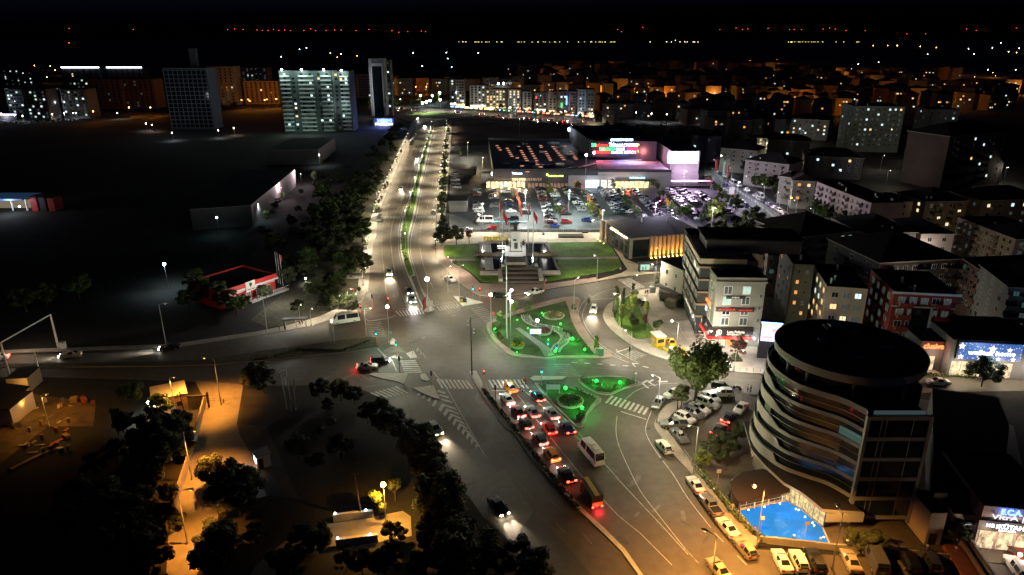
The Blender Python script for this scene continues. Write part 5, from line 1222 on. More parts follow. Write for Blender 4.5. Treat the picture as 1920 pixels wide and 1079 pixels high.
tower('brown orange lit block nearest the grey tower on its left',(226,149),(286,149),204,20,wallm("brown render",(.20,.11,.07)),9,6,{'k':.1},name='apartment_block',cat='apartment block',bands=((.3,.8),))
for i,(a_,b_) in enumerate(((115,186),(200,266))):
    B = tower(('dark block','second dark block')[i]+' with a glowing white line along its roof edge, far left skyline',(a_,128),(b_,128),170,20,DARKW,10,6,{'c':.05,'y':.03}); B.box('roof_light_line',0,B.w,-.8,-.2,B.h+.2,B.h+1.6,emit("roof edge light",(.8,.8,1),9))
for i,(a_,b_,y_) in enumerate(((0,60,131),(8,40,168),(42,84,168),(95,160,168),(125,165,146))):
    tower(['dark block with teal white windows at the left edge','dark clinic wing with a white fin pillar','dark clinic wing beside the pillar','dark clinic wing with lit white windows','dark block with pale corner balconies above the clinic'][i],(a_,y_),(b_,y_),[162,222,226,222,200][i],16,DARKW,8,5,{'c':.10,'g':.08,'k':.2},name='apartment_block',cat='apartment block')
for i,(x0,x1) in enumerate(((9,14),(93,100),(104,110))):
    B = Bld('fin_pillar',['white fin pillar at the left edge of the clinic','left white fin pillar of the clinic pair','right white fin pillar of the clinic pair'][i],'pillar',(x0,166),(x1,166),hfrom(166,222),3,WHITE,roof='lip'); lamp_light(B.t,(B.w/2,-4,2),(.75,.85,1),500,'SPOT',60,.3,(R(160),0,0)); lamp_light(B.t,(B.w/2,-7,14),(.75,.85,1),500,'POINT',0,.3)
B = Bld('lit_canopy','low canopy with a violet white light line at the left edge','canopy',(-10,214),(30,214),5,8,DARKW,roof='lip'); B.box('light_line',0,B.w,-.6,-.1,4.2,4.8,emit("violet white line",(.7,.65,1),9)); lamp_light(B.t,(B.w/2,-3,3),(.8,.8,1),900,'POINT',0,.4)
# centre quarter behind the mall
CEN = [(842,872,148,198,GREYW,9,3,'grey block with dark balconies left of the neon row'),(854,872,150,200,PALE,9,3,'pale narrow block, second in the row behind the roundabout'),(880,912,160,202,PALE,8,4,'pale block with a dark left strip behind the roundabout'),(910,950,168,206,wallm("warm lit facade",(.4,.38,.28)),7,6,'warm lit office block with rows of lit floors'),(952,978,168,207,GREYW,7,3,'dark block just right of the warm lit office block'),(980,998,172,208,PALE,7,2,'pale slim block in the middle of the neon row'),(1002,1028,174,210,DARKW,7,3,'dark block with red and orange window glow'),(1028,1046,172,212,TAN,7,2,'tan slim block beside the green lit one'),(1048,1066,172,214,DARKW,7,2,'dark block with green and blue lit stairwells'),(1068,1082,172,216,wallm("brown violet render",(.15,.11,.13)),7,2,'brown slim block beside the blue lit corner'),(1084,1100,168,217,wallm("blue grey render",(.2,.26,.33)),8,2,'blue lit corner block with balconies'),(1100,1117,168,217,DARKW,8,2,'dark block at the right end of the neon row')]
for i,(x0,x1,y_,h_,wm_,nf_,nc_,lb) in enumerate(CEN):
    lit_ = {'y':.35,'w':.12,'k':.4} if 'warm lit' in lb else {'c':.08,'y':.05,'k':.25}
    B = tower(lb,(x0,y_),(x1-1,y_),h_,16,wm_,nf_,nc_,lit_,name='apartment_block',cat='apartment block')
    if i == 8: B.box('green_light_strip',B.w*.25,B.w*.4,-.4,-.1,B.h*.3,B.h*.5,emit("green stairwell",(.05,1,.25),2)); B.box('blue_light_strip',B.w*.8,B.w*.95,-.4,-.1,B.h*.4,B.h*.8,emit("blue stairwell",(.1,.2,1),5))
    if i == 6: B.box('red_light_strip',B.w*.1,B.w*.2,-.4,-.1,B.h*.7,B.h*.8,emit("red glow",(1,.05,.03),3))
    B.box('shop_window',.5,B.w-.5,-.3,-.05,.2,2.6,emit(("shop interior white","shop interior glow")[i%2],(1,.85,.6),2))
    lamp_light(B.t,(B.w*.5,-7,5),((1,.75,.45),(.9,.95,1),(1,.9,.7))[i%3],420,'POINT',0,.6)
    if i%2 == 0: lamp_light(B.t,(B.w*.5,-12,14),(.85,.85,.9),500,'POINT',0,.6)
tower('white slim water tower like block with a bright lamp above the neon row',(911,147),(917,147),190,5,WHITE,5,1,{'k':.1}); 
B = Bld('factory_hall','low pale hall with two bright lamps on its roof behind the neon row','factory',(925,160),(965,160),16,30,GREYW,roof='lip')
for u in (.2,.45): B.box('floodlight',B.w*u,B.w*u+1.4,-1,-.2,17,18.6,emit("white rooftop lamp",(.85,1,.95),60))
lamp_light(B.t,(B.w*.3,4,26),(.7,.95,.95),3000,'POINT',0,1)
# ochre lit rows behind the slim tower
for i in range(6):
    x = 735+i*30; tower('low ochre block, %s of the row behind the slim tower' % nth(i),(x,150+(i%2)*3),(x+27,150+(i%2)*3),170,20,ORW,4,5,{'w':.08,'c':.04,'k':.1},name='apartment_block',cat='apartment block',roof='lip')
for i in range(3):
    x = 657+i*13; tower('violet grey block, %s of three left of the slim tower' % nth(i),(x,140),(x+11,140),184,16,wallm("violet grey render",(.16,.15,.2)),8,2,{'c':.06},name='apartment_block',cat='apartment block')

# ---- hillside town: rows of small blocks with real lit windows ----------
rnd = random.Random(11)
WL = [ORW, GREYW, DARKW, wallm("far pale render",(.3,.26,.22)), wallm("far brown render",(.2,.12,.08))]
farw = {'d':.35}
rows = [(117,1020,1440,28),(127,1380,1560,24),(146,700,960,20),(136,1240,1700,20),(157,960,1130,20),(170,1420,1700,16),(122,950,1250,26),(131,985,1480,22),(128,1500,1790,24),(141,960,1700,20),(150,1100,1900,19),(163,1130,1580,18),(177,1125,1590,17),(176,1700,1900,17),(192,1130,1470,15),(208,1290,1480,14),(186,1460,1600,15),(224,1340,1480,13),(163,1580,1900,18)]
ri = 0
for y_, xa, xb, h_ in rows:
    ri += 1; x = xa; bi = 0; sc_ = (y_-70)/60.0
    while x < xb:
        wpx = rnd.uniform(14,26)*(.55+.45*sc_); hh = h_*rnd.uniform(.75,1.1); yy = y_+rnd.uniform(-3,3); wm_ = rnd.choice(WL)
        tone = {ORW:'ochre',GREYW:'grey',DARKW:'dark'}.get(wm_, 'pale' if wm_ is WL[3] else 'brown')
        B = Bld('far_apartment_block','far %s block, %s from the left in the %s terrace row of the hillside town' % (tone, nth(bi), nth(ri-1)),'apartment block',(x,yy),(x+wpx,yy+rnd.uniform(-1,1)),hh,14,wm_,'blocks of the hillside town',roof=('hip' if rnd.random() < .6 else 'lip'),roofm=ROOFT if rnd.random() < .5 else ROOF)
        for q in range(rnd.choice((0,1,2,2,3,4,5,7))):
            p = rnd.choice('kkcgwyookk'); zz = 3+rnd.randint(0,3)*hh/5; sz = 1.2+.6*sc_**-.3 if True else 0
            B.win('F', rnd.uniform(1.5,B.w-1.5), min(zz,hh-1.5), 1.6, 1.4, p, 'one')
        x += wpx+rnd.uniform(1,7); bi += 1
# sodium street lamps of the town
LP = [(1115,122),(1135,120),(1152,123),(1060,140),(1265,148),(1295,150),(1375,150),(1455,150),(1480,150),(1530,160),(1558,166),(1545,144),(1600,142),(1615,152),(1700,145),(1702,165),(1775,160),(1905,172),(1141,166),(1194,182),(1268,192),(1382,200),(1513,194),(1580,214),(1449,206),(1320,120),(1190,120),(1225,128),(1010,170),(1395,132),(1425,140),(1660,150),(1730,150),(1840,165),(1870,180),(66,125),(90,150),(96,126),(105,135),(178,222),(245,214),(285,214),(470,200),(455,198),(498,198),(520,196),(760,172),(800,170),(780,170),(840,165),(725,170),(665,172),(678,173),(690,172)]
rn3 = random.Random(17); LP += [(rn3.uniform(1000,1900),rn3.uniform(122,205)) for _ in range(34)]+[(rn3.uniform(1000,1500),rn3.uniform(112,150)) for _ in range(14)]  # random extra lamps added to spread the orange glow
LP = [(*p_, i_ < 54) for i_, p_ in enumerate(LP)]; LP.sort()
for i,(x,y,big) in enumerate(LP):
    street_lamp(x,y+6,8,2900 if y < 200 else 1300,(1,.33,.04),'orange sodium street lamp, %s from the left among the far town blocks' % nth(i),'sodium street lamps of the far town',arm=0,bulb=(.55 if y < 170 else .4)*(1 if big else .45),es=45,globe=True,pt=True)
FW = [(900,160,'w'),(775,104,'c'),(837,103,'c'),(897,104,'c'),(840,116,'c'),(792,132,'c'),(847,134,'c'),(575,93,'c'),(562,96,'c'),(620,104,'o'),(633,113,'o'),(670,110,'o'),(640,106,'c'),(528,112,'c'),(1876,80,'c'),(1860,93,'c'),(1905,103,'o'),(1815,95,'c'),(1646,124,'c'),(1608,128,'c'),(1682,88,'y'),(1637,88,'o'),(1664,88,'o'),(1725,90,'y'),(1902,140,'c'),(1850,140,'c'),(1738,107,'c'),(1825,106,'c'),(1755,92,'o'),(1910,94,'c'),(130,54,'r'),(1890,101,'y')]
FCOL = {'w':(1,.8,.5),'c':(.75,.95,1),'o':(1,.42,.08),'y':(1,.8,.2),'r':(1,.05,.02)}
FN = {'w':'warm','c':'cold white','o':'orange','y':'yellow','r':'red'}
FW.sort()
for i,(x,y,c) in enumerate(FW):
    p = G(x,max(y,82)+1); r = p.y/2600
    t = thing('yard_lamp','tiny %s yard lamp, %s from the left in the dark fields beyond the town' % (FN[c], nth(i)),'lamp',p,0,'lone %s lamps in the far fields' % FN[c])
    MB().tube((0,0,0),(0,0,9),.2,.15,DARKM,5).build('pole', t); MB().ball((0,0,9+r),r*1.1,emit("far lamp "+c,FCOL[c],22),6,4).build('bulb', t)
rnd = random.Random(4)
def farrow(n, xs, y0, y1, c, es, rr, label, grp, h=9):
    xx = sorted(rnd.uniform(*xs) for _ in range(n))
    for i in range(n):
        x = xx[i]; y = rnd.uniform(y0,y1)
        v = y-539.5; t_ = (CAM_H-h)/(SP*F+CP*v) if (SP*F+CP*v) > 6 else 9000/(CP*F-SP*v)
        p = Vector(((x-960)*t_, (CP*F-SP*v)*t_, 0)); k = ('farlamp', c, h)
        if k not in ME: ME[k] = (MB().tube((0,0,0),(0,0,h),.3,.2,DARKM,4).mesh("pole"), MB().ball((0,0,0),1,emit("far lamp row "+c,FCOL[c],es),6,4).mesh("bulb"))
        t = thing('road_lamp', '%s, %s from its left end' % (label, nth(i)), 'lamp', p, 0, grp); inst('pole', ME[k][0], t); inst('bulb', ME[k][1], t, (0,0,h), sc=t_*rr)
farrow(46,(838,1175),72.6,75.2,'y',9,.34,'tiny yellow white lamp in the long row on the horizon','lamps of the horizon road')
farrow(22,(1478,1612),72.4,73.4,'y',9,.34,'tiny yellow lamp in the short row on the right horizon','lamps of the right horizon road')
farrow(10,(1210,1310),74,76,'w',14,.4,'faint warm lamp between the two horizon rows','faint lamps between the horizon rows')
# wind turbines with red aviation lights on the skyline
def turbine(x, ylight, i=0):
    D = 9500.0; v = ylight-539.5; k_ = D/(CP*F-SP*v); hz = CAM_H-(SP*F+CP*v)*k_; X = (x-960)*k_
    k = ('turb',)
    if k not in ME:
        a = MB(); a.tube((0,0,0),(0,0,1),2.2/100,1.2/100,DARKM,8); tw = a.mesh("tower")
        bl = MB(); bl.add([(-.8,0,0),(.8,0,0),(.25,0,38),(-.25,0,38),(-.5,.5,0),(.5,.5,0)],[(0,1,2,3),(0,3,4),(1,5,2)],DARKM); ME[k] = (tw, bl.mesh("blade"), MB().box(-2,2,-3,5,-2,2,DARKM).mesh("nacelle"), MB().ball((0,0,0),3.3,emit("aviation light",(1,.05,.02),7),6,4).mesh("warning_light"))
    t = thing('wind_turbine','far wind turbine seen by its red light, %s from the left on the skyline' % nth(i),'wind turbine',(X,D,0),0,'wind turbines on the skyline')
    o = inst('tower', ME[k][0], t, sc=(100,100,max(20,hz-3))); inst('nacelle', ME[k][2], t, (0,0,hz-4))
    for q in range(3):
        o = inst('blade', ME[k][1], t, (0,-3.5,hz-4)); o.rotation_euler = (0, q*2.094+x*.37, 0)
    inst('warning_light', ME[k][3], t, (0,-4,hz+2))
for i,(x,y) in enumerate(sorted([(130,54),(250,56),(427,56),(440,55),(456,56),(482,57),(492,58),(503,58),(513,56),(523,58),(534,57),(545,58),(570,58),(583,55),(592,58),(612,58),(628,57),(640,57),(668,58),(692,56),(735,58),(748,61),(765,60),(790,59),(798,60),(1158,56),(1165,60),(1380,53),(1392,56),(1402,55),(1440,54),(1480,56),(1489,56),(1503,56),(1543,55),(1555,53),(1566,55),(1586,58),(1622,58),(1700,64),(1735,64),(1812,55),(1830,58),(1905,53),(1350,56),(1205,52)])):
    turbine(x,y,i)

# traffic and shop lights round the far cross street
def litcar(col, on):
    k = ('lit', col, on)
    if k not in ME:
        b, g_ = hull(HAT, PAINTS[col], GLASS, 'HAT'); b.add(g_.v, g_.f, GLASS); wheelparts(b, 'HAT')
        for s_ in (-1,1): b.box(*lampbox('HAT',1,s_), emit('far headlamp',(1,.93,.8),90) if on else HEADOFF); b.box(*lampbox('HAT',-1,s_), TAILON)
        ME[k] = b.mesh('car', True)
    return ME[k]
rc = random.Random(31); spots = sorted([(rc.uniform(700,780),rc.uniform(203,216)) for _ in range(12)]+[(rc.uniform(850,1100),0) for _ in range(26)])
for i,(x,y) in enumerate(spots):
    y = y or 213+(x-850)*.085+rc.uniform(-3,4); g = G(x,y); cl = rc.choice(['white','grey','silver','black','red'])
    o = inst('car', litcar(cl, rc.random() < .6), None, (g.x,g.y,.05), rc.choice((0,math.pi))+rc.uniform(-.2,.2)); tag(o, '%s car with its lamps lit, %s from the left on the far cross street' % (cl, nth(i)), 'car', 'cars on the far cross street')
for i in range(30):
    x = 848+i*9; y = 207+(x-850)*.075; g = G(x,y); c_, nm = rc.choice([((1,.8,.4),'warm'),((.7,.9,1),'cold white'),((1,.15,.08),'red'),((.2,.4,1),'blue'),((1,.6,.15),'amber'),((.3,1,.5),'green')])
    t = thing('shop_sign','small %s shop sign, %s from the left of the neon row' % (nm,nth(i)),'sign board',g,0,'shop signs of the neon row'); w_ = rc.uniform(1.5,4.5)
    MB().box(-w_/2,w_/2,-.1,.1,3.0,3.0+rc.uniform(.5,1.1),emit('far shop sign '+nm,c_,7)).build('lit_panel', t); MB().box(-.1,.1,.1,.3,0,3,DARKM).build('post', t)
    if i % 3 == 0: lamp_light(t,(0,-2,2.5),c_ if nm in ('warm','amber') else (1,.85,.6),260,'POINT',0,.3)
# ---- monument and its terrace ------------------------------------------
def local(root, pts, z=0.0): return [(p.x-root.x, p.y-root.y) for p in P(pts, z)]
BRONZE = mat("dark bronze", (.07,.06,.045), .5, .5)
WATER = mat("dark still water", (.01,.014,.016), .08)
mc = G(967,488); mo = thing('monument','tall marble monument with bronze figures on a dark water terrace','monument',mc)
def mp(name, pts, z0, z1, m, top=None, zz=0.0): return MB().prism(local(mc, pts, zz), z0, z1, m, top).build(name, mo)
TST = mat('terrace stone',(.15,.125,.10),.8,noise=.2,scale=.6); mp('terrace',[(897,457),(1026,457),(1052,518),(900,518)],.05,.55,TST,PAVED)
mp('pool_water',[(900,460),(952,460),(942,508),(903,508)],.56,.62,WATER); mp('pool_water',[(986,460),(1022,460),(1046,513),(990,513)],.56,.62,WATER)
mp('terrace_edge',[(900,514),(934,514),(934,519),(900,519)],.5,.95,STONE); mp('terrace_edge',[(1016,513),(1050,513),(1051,518),(1018,518)],.5,.95,STONE)
mp('terrace_edge',[(898,458),(900,458),(904,516),(902,516)],.5,.8,TST); mp('terrace_edge',[(1024,457),(1026,457),(1051,516),(1049,516)],.5,.8,TST)
for i in range(4): mp('pool_step',[(905+4*i,463),(908+4*i,463),(914+4*i,510),(910+4*i,510)],.6,.85,CONC)
for i in range(4): mp('stair_flight',[(943-3*i,504+7*i),(1010+4*i,504+7*i),(1012+4*i,511+7*i),(941-3*i,511+7*i)],.05,1.2-.28*i,TST,PAVED)
for i in range(4): mp('stair_edge',[(943-3*i,509+7*i),(1010+4*i,509+7*i),(1010+4*i,510.4+7*i),(943-3*i,510.4+7*i)],1.2-.28*i,1.3-.28*i,TST)
for a in ([(934,512),(940,512),(943,531),(935,531)],[(1008,511),(1015,511),(1019,530),(1011,530)]): mp('stair_pier',a,.05,1.3,STONE)
for a in ([(948,500),(962,500),(962,514),(948,514)],[(986,500),(1003,500),(1003,514),(986,514)]): pass
mp('plinth',[(951,483),(984,483),(986,503),(949,503)],.5,1.9,STONE,PAVED)
def wing(s):
    b = MB(); pts = [(s*3.5,.4,.9),(s*6,-.3,1.7),(s*8,-.1,1.2),(s*10.5,-.2,1.6),(s*13.5,.4,.9)]
    for p,q in zip(pts,pts[1:]): b.add([(p[0],p[1]-.6,p[2]),(q[0],q[1]-.6,q[2]),(q[0],q[1]+.6,q[2]+.2),(p[0],p[1]+.6,p[2]+.2),(p[0],p[1]-.6,.6),(q[0],q[1]-.6,.6),(q[0],q[1]+.6,.6),(p[0],p[1]+.6,.6)],[(0,1,2,3),(0,4,5,1),(3,2,6,7),(0,3,7,4),(1,5,6,2)],mat('brown stone',(.26,.2,.14),.8,noise=.2,scale=1))
    b.build('wing_wall', mo, (0,3.0,0))
wing(-1); wing(1)
MB().box(-2.4,2.4,-2.2,2.6,1.8,3.4,WHITE).build('pedestal_base', mo); MB().box(-3.4,-1.9,-1.6,1.4,1.8,5.2,WHITE).build('side_block', mo); MB().box(1.9,3.2,-1.6,1.4,1.8,5.0,WHITE).build('side_block', mo)
b = MB(); b.add([(-1.6,-1.3,3.4),(1.6,-1.3,3.4),(1.6,1.3,3.4),(-1.6,1.3,3.4),(-1.25,-1,9.6),(1.25,-1,9.6),(1.25,1,9.6),(-1.25,1,9.6)],[(0,1,5,4),(1,2,6,5),(2,3,7,6),(3,0,4,7),(4,5,6,7)],WHITE); b.box(-1.5,1.5,-1.25,1.25,9.6,9.9,WHITE); b.build('pedestal', mo)
b = MB(); b.box(-.5,.6,-1.42,-1.3,4.2,6.2,BRONZE); b.box(-.9,.2,-1.38,-1.28,6.8,7.4,BRONZE); b.build('relief', mo)
def statue(x, y, z, s, nm='bronze_figure'):
    b = MB(); b.tube((x-.15*s,y,z),(x-.1*s,y,z+.9*s),.14*s,.2*s,BRONZE,8); b.tube((x+.2*s,y,z),(x+.08*s,y,z+.9*s),.13*s,.2*s,BRONZE,8)
    b.tube((x,y,z+.85*s),(x,y,z+1.55*s),.26*s,.32*s,BRONZE,8); b.ball((x,y,z+1.85*s),.17*s,BRONZE,8,6); b.tube((x-.3*s,y,z+1.5*s),(x-.6*s,y-.2*s,z+1.05*s),.09*s,.06*s,BRONZE,6); b.tube((x+.3*s,y,z+1.5*s),(x+.75*s,y-.1*s,z+1.9*s),.09*s,.06*s,BRONZE,6)
    b.tube((x,y+.25*s,z+1.5*s),(x-.1*s,y+.5*s,z+.2*s),.22*s,.45*s,BRONZE,8); b.build(nm, mo, smooth=True)
statue(0,0,9.9,1.5); statue(-2.6,-.4,5.2,1.15); statue(2.5,-.2,5.0,1.0); statue(-.3,.9,9.9,.8)
for (x,y) in ((943,507),(1005,506)):
    p = G(x,y); MB().box(p.x-mc.x-.5,p.x-mc.x+.5,p.y-mc.y-.5,p.y-mc.y+.5,.5,1.9,STONE).build('small_pedestal', mo); statue(p.x-mc.x,p.y-mc.y,1.9,1.0)
for (x,y) in ((941,491),(999,490)):
    p = G(x,y); MB().ball((p.x-mc.x,p.y-mc.y,.95),.22,emit("ground spot",(.7,.9,1),60),8,5).build('spotlight', mo); lamp_light(mo,(p.x-mc.x,p.y-mc.y-.6,1.1),(.7,.9,1),70,'POINT',0,.15)
p = G(944,467); MB().box(p.x-mc.x-2,p.x-mc.x+.6,p.y-mc.y-.3,p.y-mc.y+.3,.9,1.1,emit("warm white strip",(1,.95,.75),6)).build('light_strip', mo); lamp_light(mo,(p.x-mc.x,p.y-mc.y-.8,2),(1,.95,.8),60,'POINT',0,.2)
lamp_light(mo,(-4,-9,2.2),(.9,.95,1),330,'SPOT',70,.2,(R(115),0,R(-25))); lamp_light(mo,(5,-9,2.2),(.95,.95,1),330,'SPOT',70,.2,(R(115),0,R(30)))
for i,(x,y,h,w_) in enumerate([(942,490,17,3.6),(999,490,17,3.2),(937,452,14,2.4),(990,455,14,2.2)]):
    g = G(x,y); t = thing('flagpole',['tall flagpole left of the monument with a drooping red flag','tall flagpole right of the monument with a drooping red flag','rear left flagpole with a furled red flag','rear right flagpole with a narrow red flag'][i],'flagpole',g)
    MB().tube((0,0,0),(0,0,h),.13,.07,WHITE,8).build('pole', t, smooth=True)
    fm = mat("red flag cloth",(.55,.015,.02),.7); vs = []; fs = []
    if i in (0,1):
        for q in range(7):
            u = q/6; vs += [(u*1.5*(1 if i else 1.3), .25*math.sin(u*6), h-.3-u*w_*.75),(u*1.1*(1 if i else 1.2), .25*math.sin(u*6)+.1, h-1.4-u*w_*1.1)]
            if q: fs.append((2*q-2,2*q,2*q+1,2*q-1))
    else:
        for q in range(7):
            u = q/6; vs += [(.05,.1*math.sin(u*5), h-.3-u*w_*1.3),(.7-.3*u,.15*math.sin(u*5+1), h-.6-u*w_*1.3)]
            if q: fs.append((2*q-2,2*q,2*q+1,2*q-1))
    fl = MB().add(vs, fs, fm).build('flag', t)
    lamp_light(t,(1,-2,1.5),(1,.9,.9),260,'SPOT',50,.1,(R(165),0,0))

# ---- trees on lawns, boulevards, junction --------------------------------
tree((832,455),10.5,'conifer',NEEDLE,'tall dark conifer at the corner of the boulevard lawn',None,1,1.25)
tree((856,460),7.5,'broad',LEAFD,'rounded dark tree beside the tall conifer'); tree((880,457),5.0,'small',LEAFR,'small bronze leaved tree on the promenade edge')
for i,y in enumerate((232,240,250,262,270,283,296,306,318,329,341,352,362,374,386,396,405)):
    x = 842+(y-230)*-.07; tree((x-2,y+2),4.6+.5*(i%3),'broad',LEAFD if i%2 else LEAF,'dense young tree, %s from the far end of the right boulevard row' % nth(i),'trees along the right boulevard pavement')
for i,(x,y) in enumerate(sorted([(727,352),(722,362),(716,378),(711,388),(706,400),(691,448),(687,470),(688,488),(689,503),(682,524),(674,553),(735,325),(744,305),(752,290),(760,272),(694,430),(665,570),(652,583)], key=lambda p: p[1])):
    tree((x,y),2.6+.7*(i%3),'small',LEAFD,'small dark pavement tree, %s from the far end of the left boulevard' % nth(i),'small trees on the left boulevard pavement')
for i,(x,y) in enumerate([(1153,597),(1160,596),(1165,615),(1182,600),(1186,585),(1212,605),(1209,622),(1157,570),(1186,553),(1168,575)]):
    k = ('column' if i in (0,1,9) else 'small'); tree((x,y),(6.2,5.5,6.5,7,6.2,6.4,5,5.5,3.6,5)[i],k,(LEAFD,LEAF,LEAFY,LEAFY,LEAF,LEAFY,LEAFR,LEAFD,LEAFD,LEAFD)[i],wide=.68,label=['tall column tree at the left edge of the street tree lawn','second column tree on the left of the street tree lawn','bright yellow green tree at the front of the street tree lawn','yellow green tree in the middle of the street tree lawn','green tree behind the light pole of the street tree lawn','pale green tree at the right of the street tree lawn','thin reddish tree at the lower right of the tree lawn','dark slim tree at the top left of the tree lawn','clipped dark tree by the parked black car','slim dark tree on the curved pavement'][i])
tree((1190,612),2.6,'bush',LEAFD,'low dark shrub in the middle of the street tree lawn',cat='shrub',name='shrub'); tree((1185,603),3,'conifer',LEAFD,'small dark conifer shrub on the street tree lawn')
tree((1231,629),4.2,'small',LEAFD,'round clipped tree behind the yellow taxi kiosk',None,1,1.4)
tree((1303,757),13.5,'willow',LEAF,'large bushy tree over the parked cars right of the junction',None,2,1.0)
tree((1382,672),5.5,'broad',LEAFR,'leafy tree in front of the corner block shops'); tree((1378,676),2.0,'bush',LEAFD,'low planter shrub on the lit plaza',cat='shrub',name='shrub')
for i,(x,y,h) in enumerate([(1118,663,4.2),(1104,577,3),(938,618,5.5),(962,600,5),(990,594,4),(934,630,3),(1270,768,6),(1276,775,6),(1233,540,3.4),(1075,590,3)]):
    tree((x,y),h,'column' if i in (0,) else 'small',(LEAFY,LEAFD,LEAF,LEAFY,LEAF,LEAF,LEAFD,LEAFD,LEAFD,LEAFD)[i],['spiral clipped green lit tree at the garden corner','small dark tree on the painted median','thin green tree by the round lamp of the garden','yellow green young tree at the garden tip','young tree at the garden top edge','low bush tree at the garden left rim','thin tree at the parking corner','second thin tree at the parking corner','little tree by the neon fronted block','little dark tree on the garden right rim'][i])
# car park and street trees
for i,(x,y,h) in enumerate([(1027,352,4.5),(1031,364,5),(1043,398,5),(1050,408,5),(1080,345,4.5),(1084,356,4.5),(1094,372,4.5),(1108,402,6),(1120,412,5),(1126,424,5),(1138,345,5),(1148,352,4.6),(1160,368,4.5),(1170,380,4.8),(1179,392,5),(1188,402,5),(1196,410,5),(1226,352,5),(1232,360,5),(1238,372,5),(1248,388,5),(1258,402,6),(1270,412,6),(1285,408,7),(1330,345,5),(1342,362,6),(1352,376,6),(1362,388,6),(862,360,1),(864,418,1)]):
    if h > 1.5: tree((x,y+2),h,'broad' if i%3 else 'small',(LEAF,LEAFY,LEAFD)[i%3] if i < 12 else (LEAFD,LEAF)[i%2],'leafy tree, %s of the planted strips between the car park rows' % nth(i),'trees in the car park planting strips')
tree((863,296),5,'column',LEAFY,'bright yellow green tree in the upper car park'); 
for i,(x,y,h) in enumerate([(1338,425,12),(1320,418,8),(1345,440,7),(1356,447,6),(1376,455,9),(1392,452,7),(1408,440,11),(1425,455,8),(1325,455,7),(1378,400,8)]):
    tree((x,y),h,('broad','conifer','broad')[i%3],(LEAFD,NEEDLE,LEAFD)[i%3],'dark tree, %s in the clump between the car park and the roofs' % nth(i),'dark trees behind the fin fronted pavilion')
for i in range(22):
    u = i/21; x = 1400+u*185; y = 345+u*95; tree((x+random.uniform(-6,6)+(8 if i%2 else -2),y+random.uniform(-5,3)-(14 if i%3==0 else 0)),random.uniform(6,9),'broad',(LEAFD,LEAF,LEAFD)[i%3],'street tree, %s down the right side of the mall street' % nth(i),'trees beside the mall street')
for i in range(18):
    u = i/17; tree((1135+u*300+random.uniform(-6,6),246+u*26+random.uniform(-3,3)),random.uniform(6,9),'broad',LEAFY if i%2 else LEAF,'lamp lit tree, %s along the street behind the mall' % nth(i),'lamp lit trees behind the mall')
for i in range(20):
    u = i/19; tree((930+u*200,214+u*12+random.uniform(-2,2)),random.uniform(6,9),'broad',LEAFY if i%3 else LEAF,'lamp lit tree, %s along the neon row pavement' % nth(i),'trees along the neon row')
for i in range(9): tree((695+i*15+random.uniform(-3,3),196+random.uniform(-5,5)),random.uniform(7,10),'broad',LEAFY,'warm lit tree, %s left of the roundabout' % nth(i),'trees left of the roundabout')
# woods on the left
wn = 0; rb2 = random.Random(8)
WD = [(560,345,11),(548,360,12),(530,375,12),(515,392,13),(570,372,10),(590,352,9),(540,395,12),(560,400,13),(585,395,12),(605,380,11),(500,410,13),(520,425,14),(545,425,14),(570,430,14),(600,425,13),(625,410,12),(640,395,11),(655,380,9),(630,440,12),(655,425,11),(668,440,9),(490,440,12),(590,455,13),(620,465,12),(645,470,10),(660,455,9),(600,490,11),(625,500,10),(645,505,8),(660,490,7),(580,510,10),(610,540,8),(635,545,7),(590,560,7),(560,590,5),(400,570,9),(425,582,8),(385,565,9),(445,590,7),(460,580,5),(370,550,9),(355,580,8),(500,560,5),(660,350,5),(672,335,5),(650,320,5),(610,300,8),(575,320,9),(630,290,8),(690,300,6),(700,285,5),(480,395,8),(735,260,8),(742,252,9),(748,246,8),(728,268,8),(600,250,9),(620,245,9),(590,235,10),(500,232,9),(515,236,8),(410,205,10),(440,205,10),(420,210,9),(150,560,9),(50,585,9),(90,575,8),(210,420,7),(170,425,7)]+[(rb2.uniform(500,690),rb2.uniform(330,545),rb2.uniform(7,10)) for _ in range(30)]+[(lerp((762,245),(672,440),t_/33)[0]-rb2.uniform(4,34),lerp((762,245),(672,440),t_/33)[1]+rb2.uniform(-3,3),rb2.uniform(5,8)) for t_ in range(34)]+[(rb2.uniform(596,662),rb2.uniform(545,592),rb2.uniform(3,5)) for _ in range(10)]
WD = [q_ for q_ in WD if not (q_[1] < 418 and 455 < q_[0] < 470+(385-q_[1])*1.24+42) and not (250 < q_[1] < 300 and q_[0] < 650 and q_[0] > 560)]
WD = [(x,y,(h if x > 590 or y > 455 or y < 300 else min(h,4))) for x,y,h in WD if not (x < 590 and 300 < y < 455 and rb2.random() < .55)]
WD.sort(); cnt = {}
for (x,y,h) in WD:
    wood = x > 470 and y < 600
    bnd = ('furthest' if y < 300 else 'far' if y < 370 else 'middle' if y < 430 else 'near' if y < 490 else 'nearest') if wood else ('upper' if y < 300 else 'lower')
    q_ = cnt[bnd] = cnt.get(bnd, -1)+1
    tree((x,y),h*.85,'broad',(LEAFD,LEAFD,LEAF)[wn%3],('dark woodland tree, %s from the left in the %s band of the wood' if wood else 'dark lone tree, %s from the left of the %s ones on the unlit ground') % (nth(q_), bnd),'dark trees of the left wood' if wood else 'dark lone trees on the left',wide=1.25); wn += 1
tree((622,800),2.2,'bush',leafmat('pale blossom',(.16,.15,.11)),'pale flowering shrub in the dark park',cat='shrub',name='shrub')
tree((600,815),2.0,'bush',leafmat('pink blossom',(.12,.06,.06)),'pinkish flowering shrub in the dark park',cat='shrub',name='shrub')
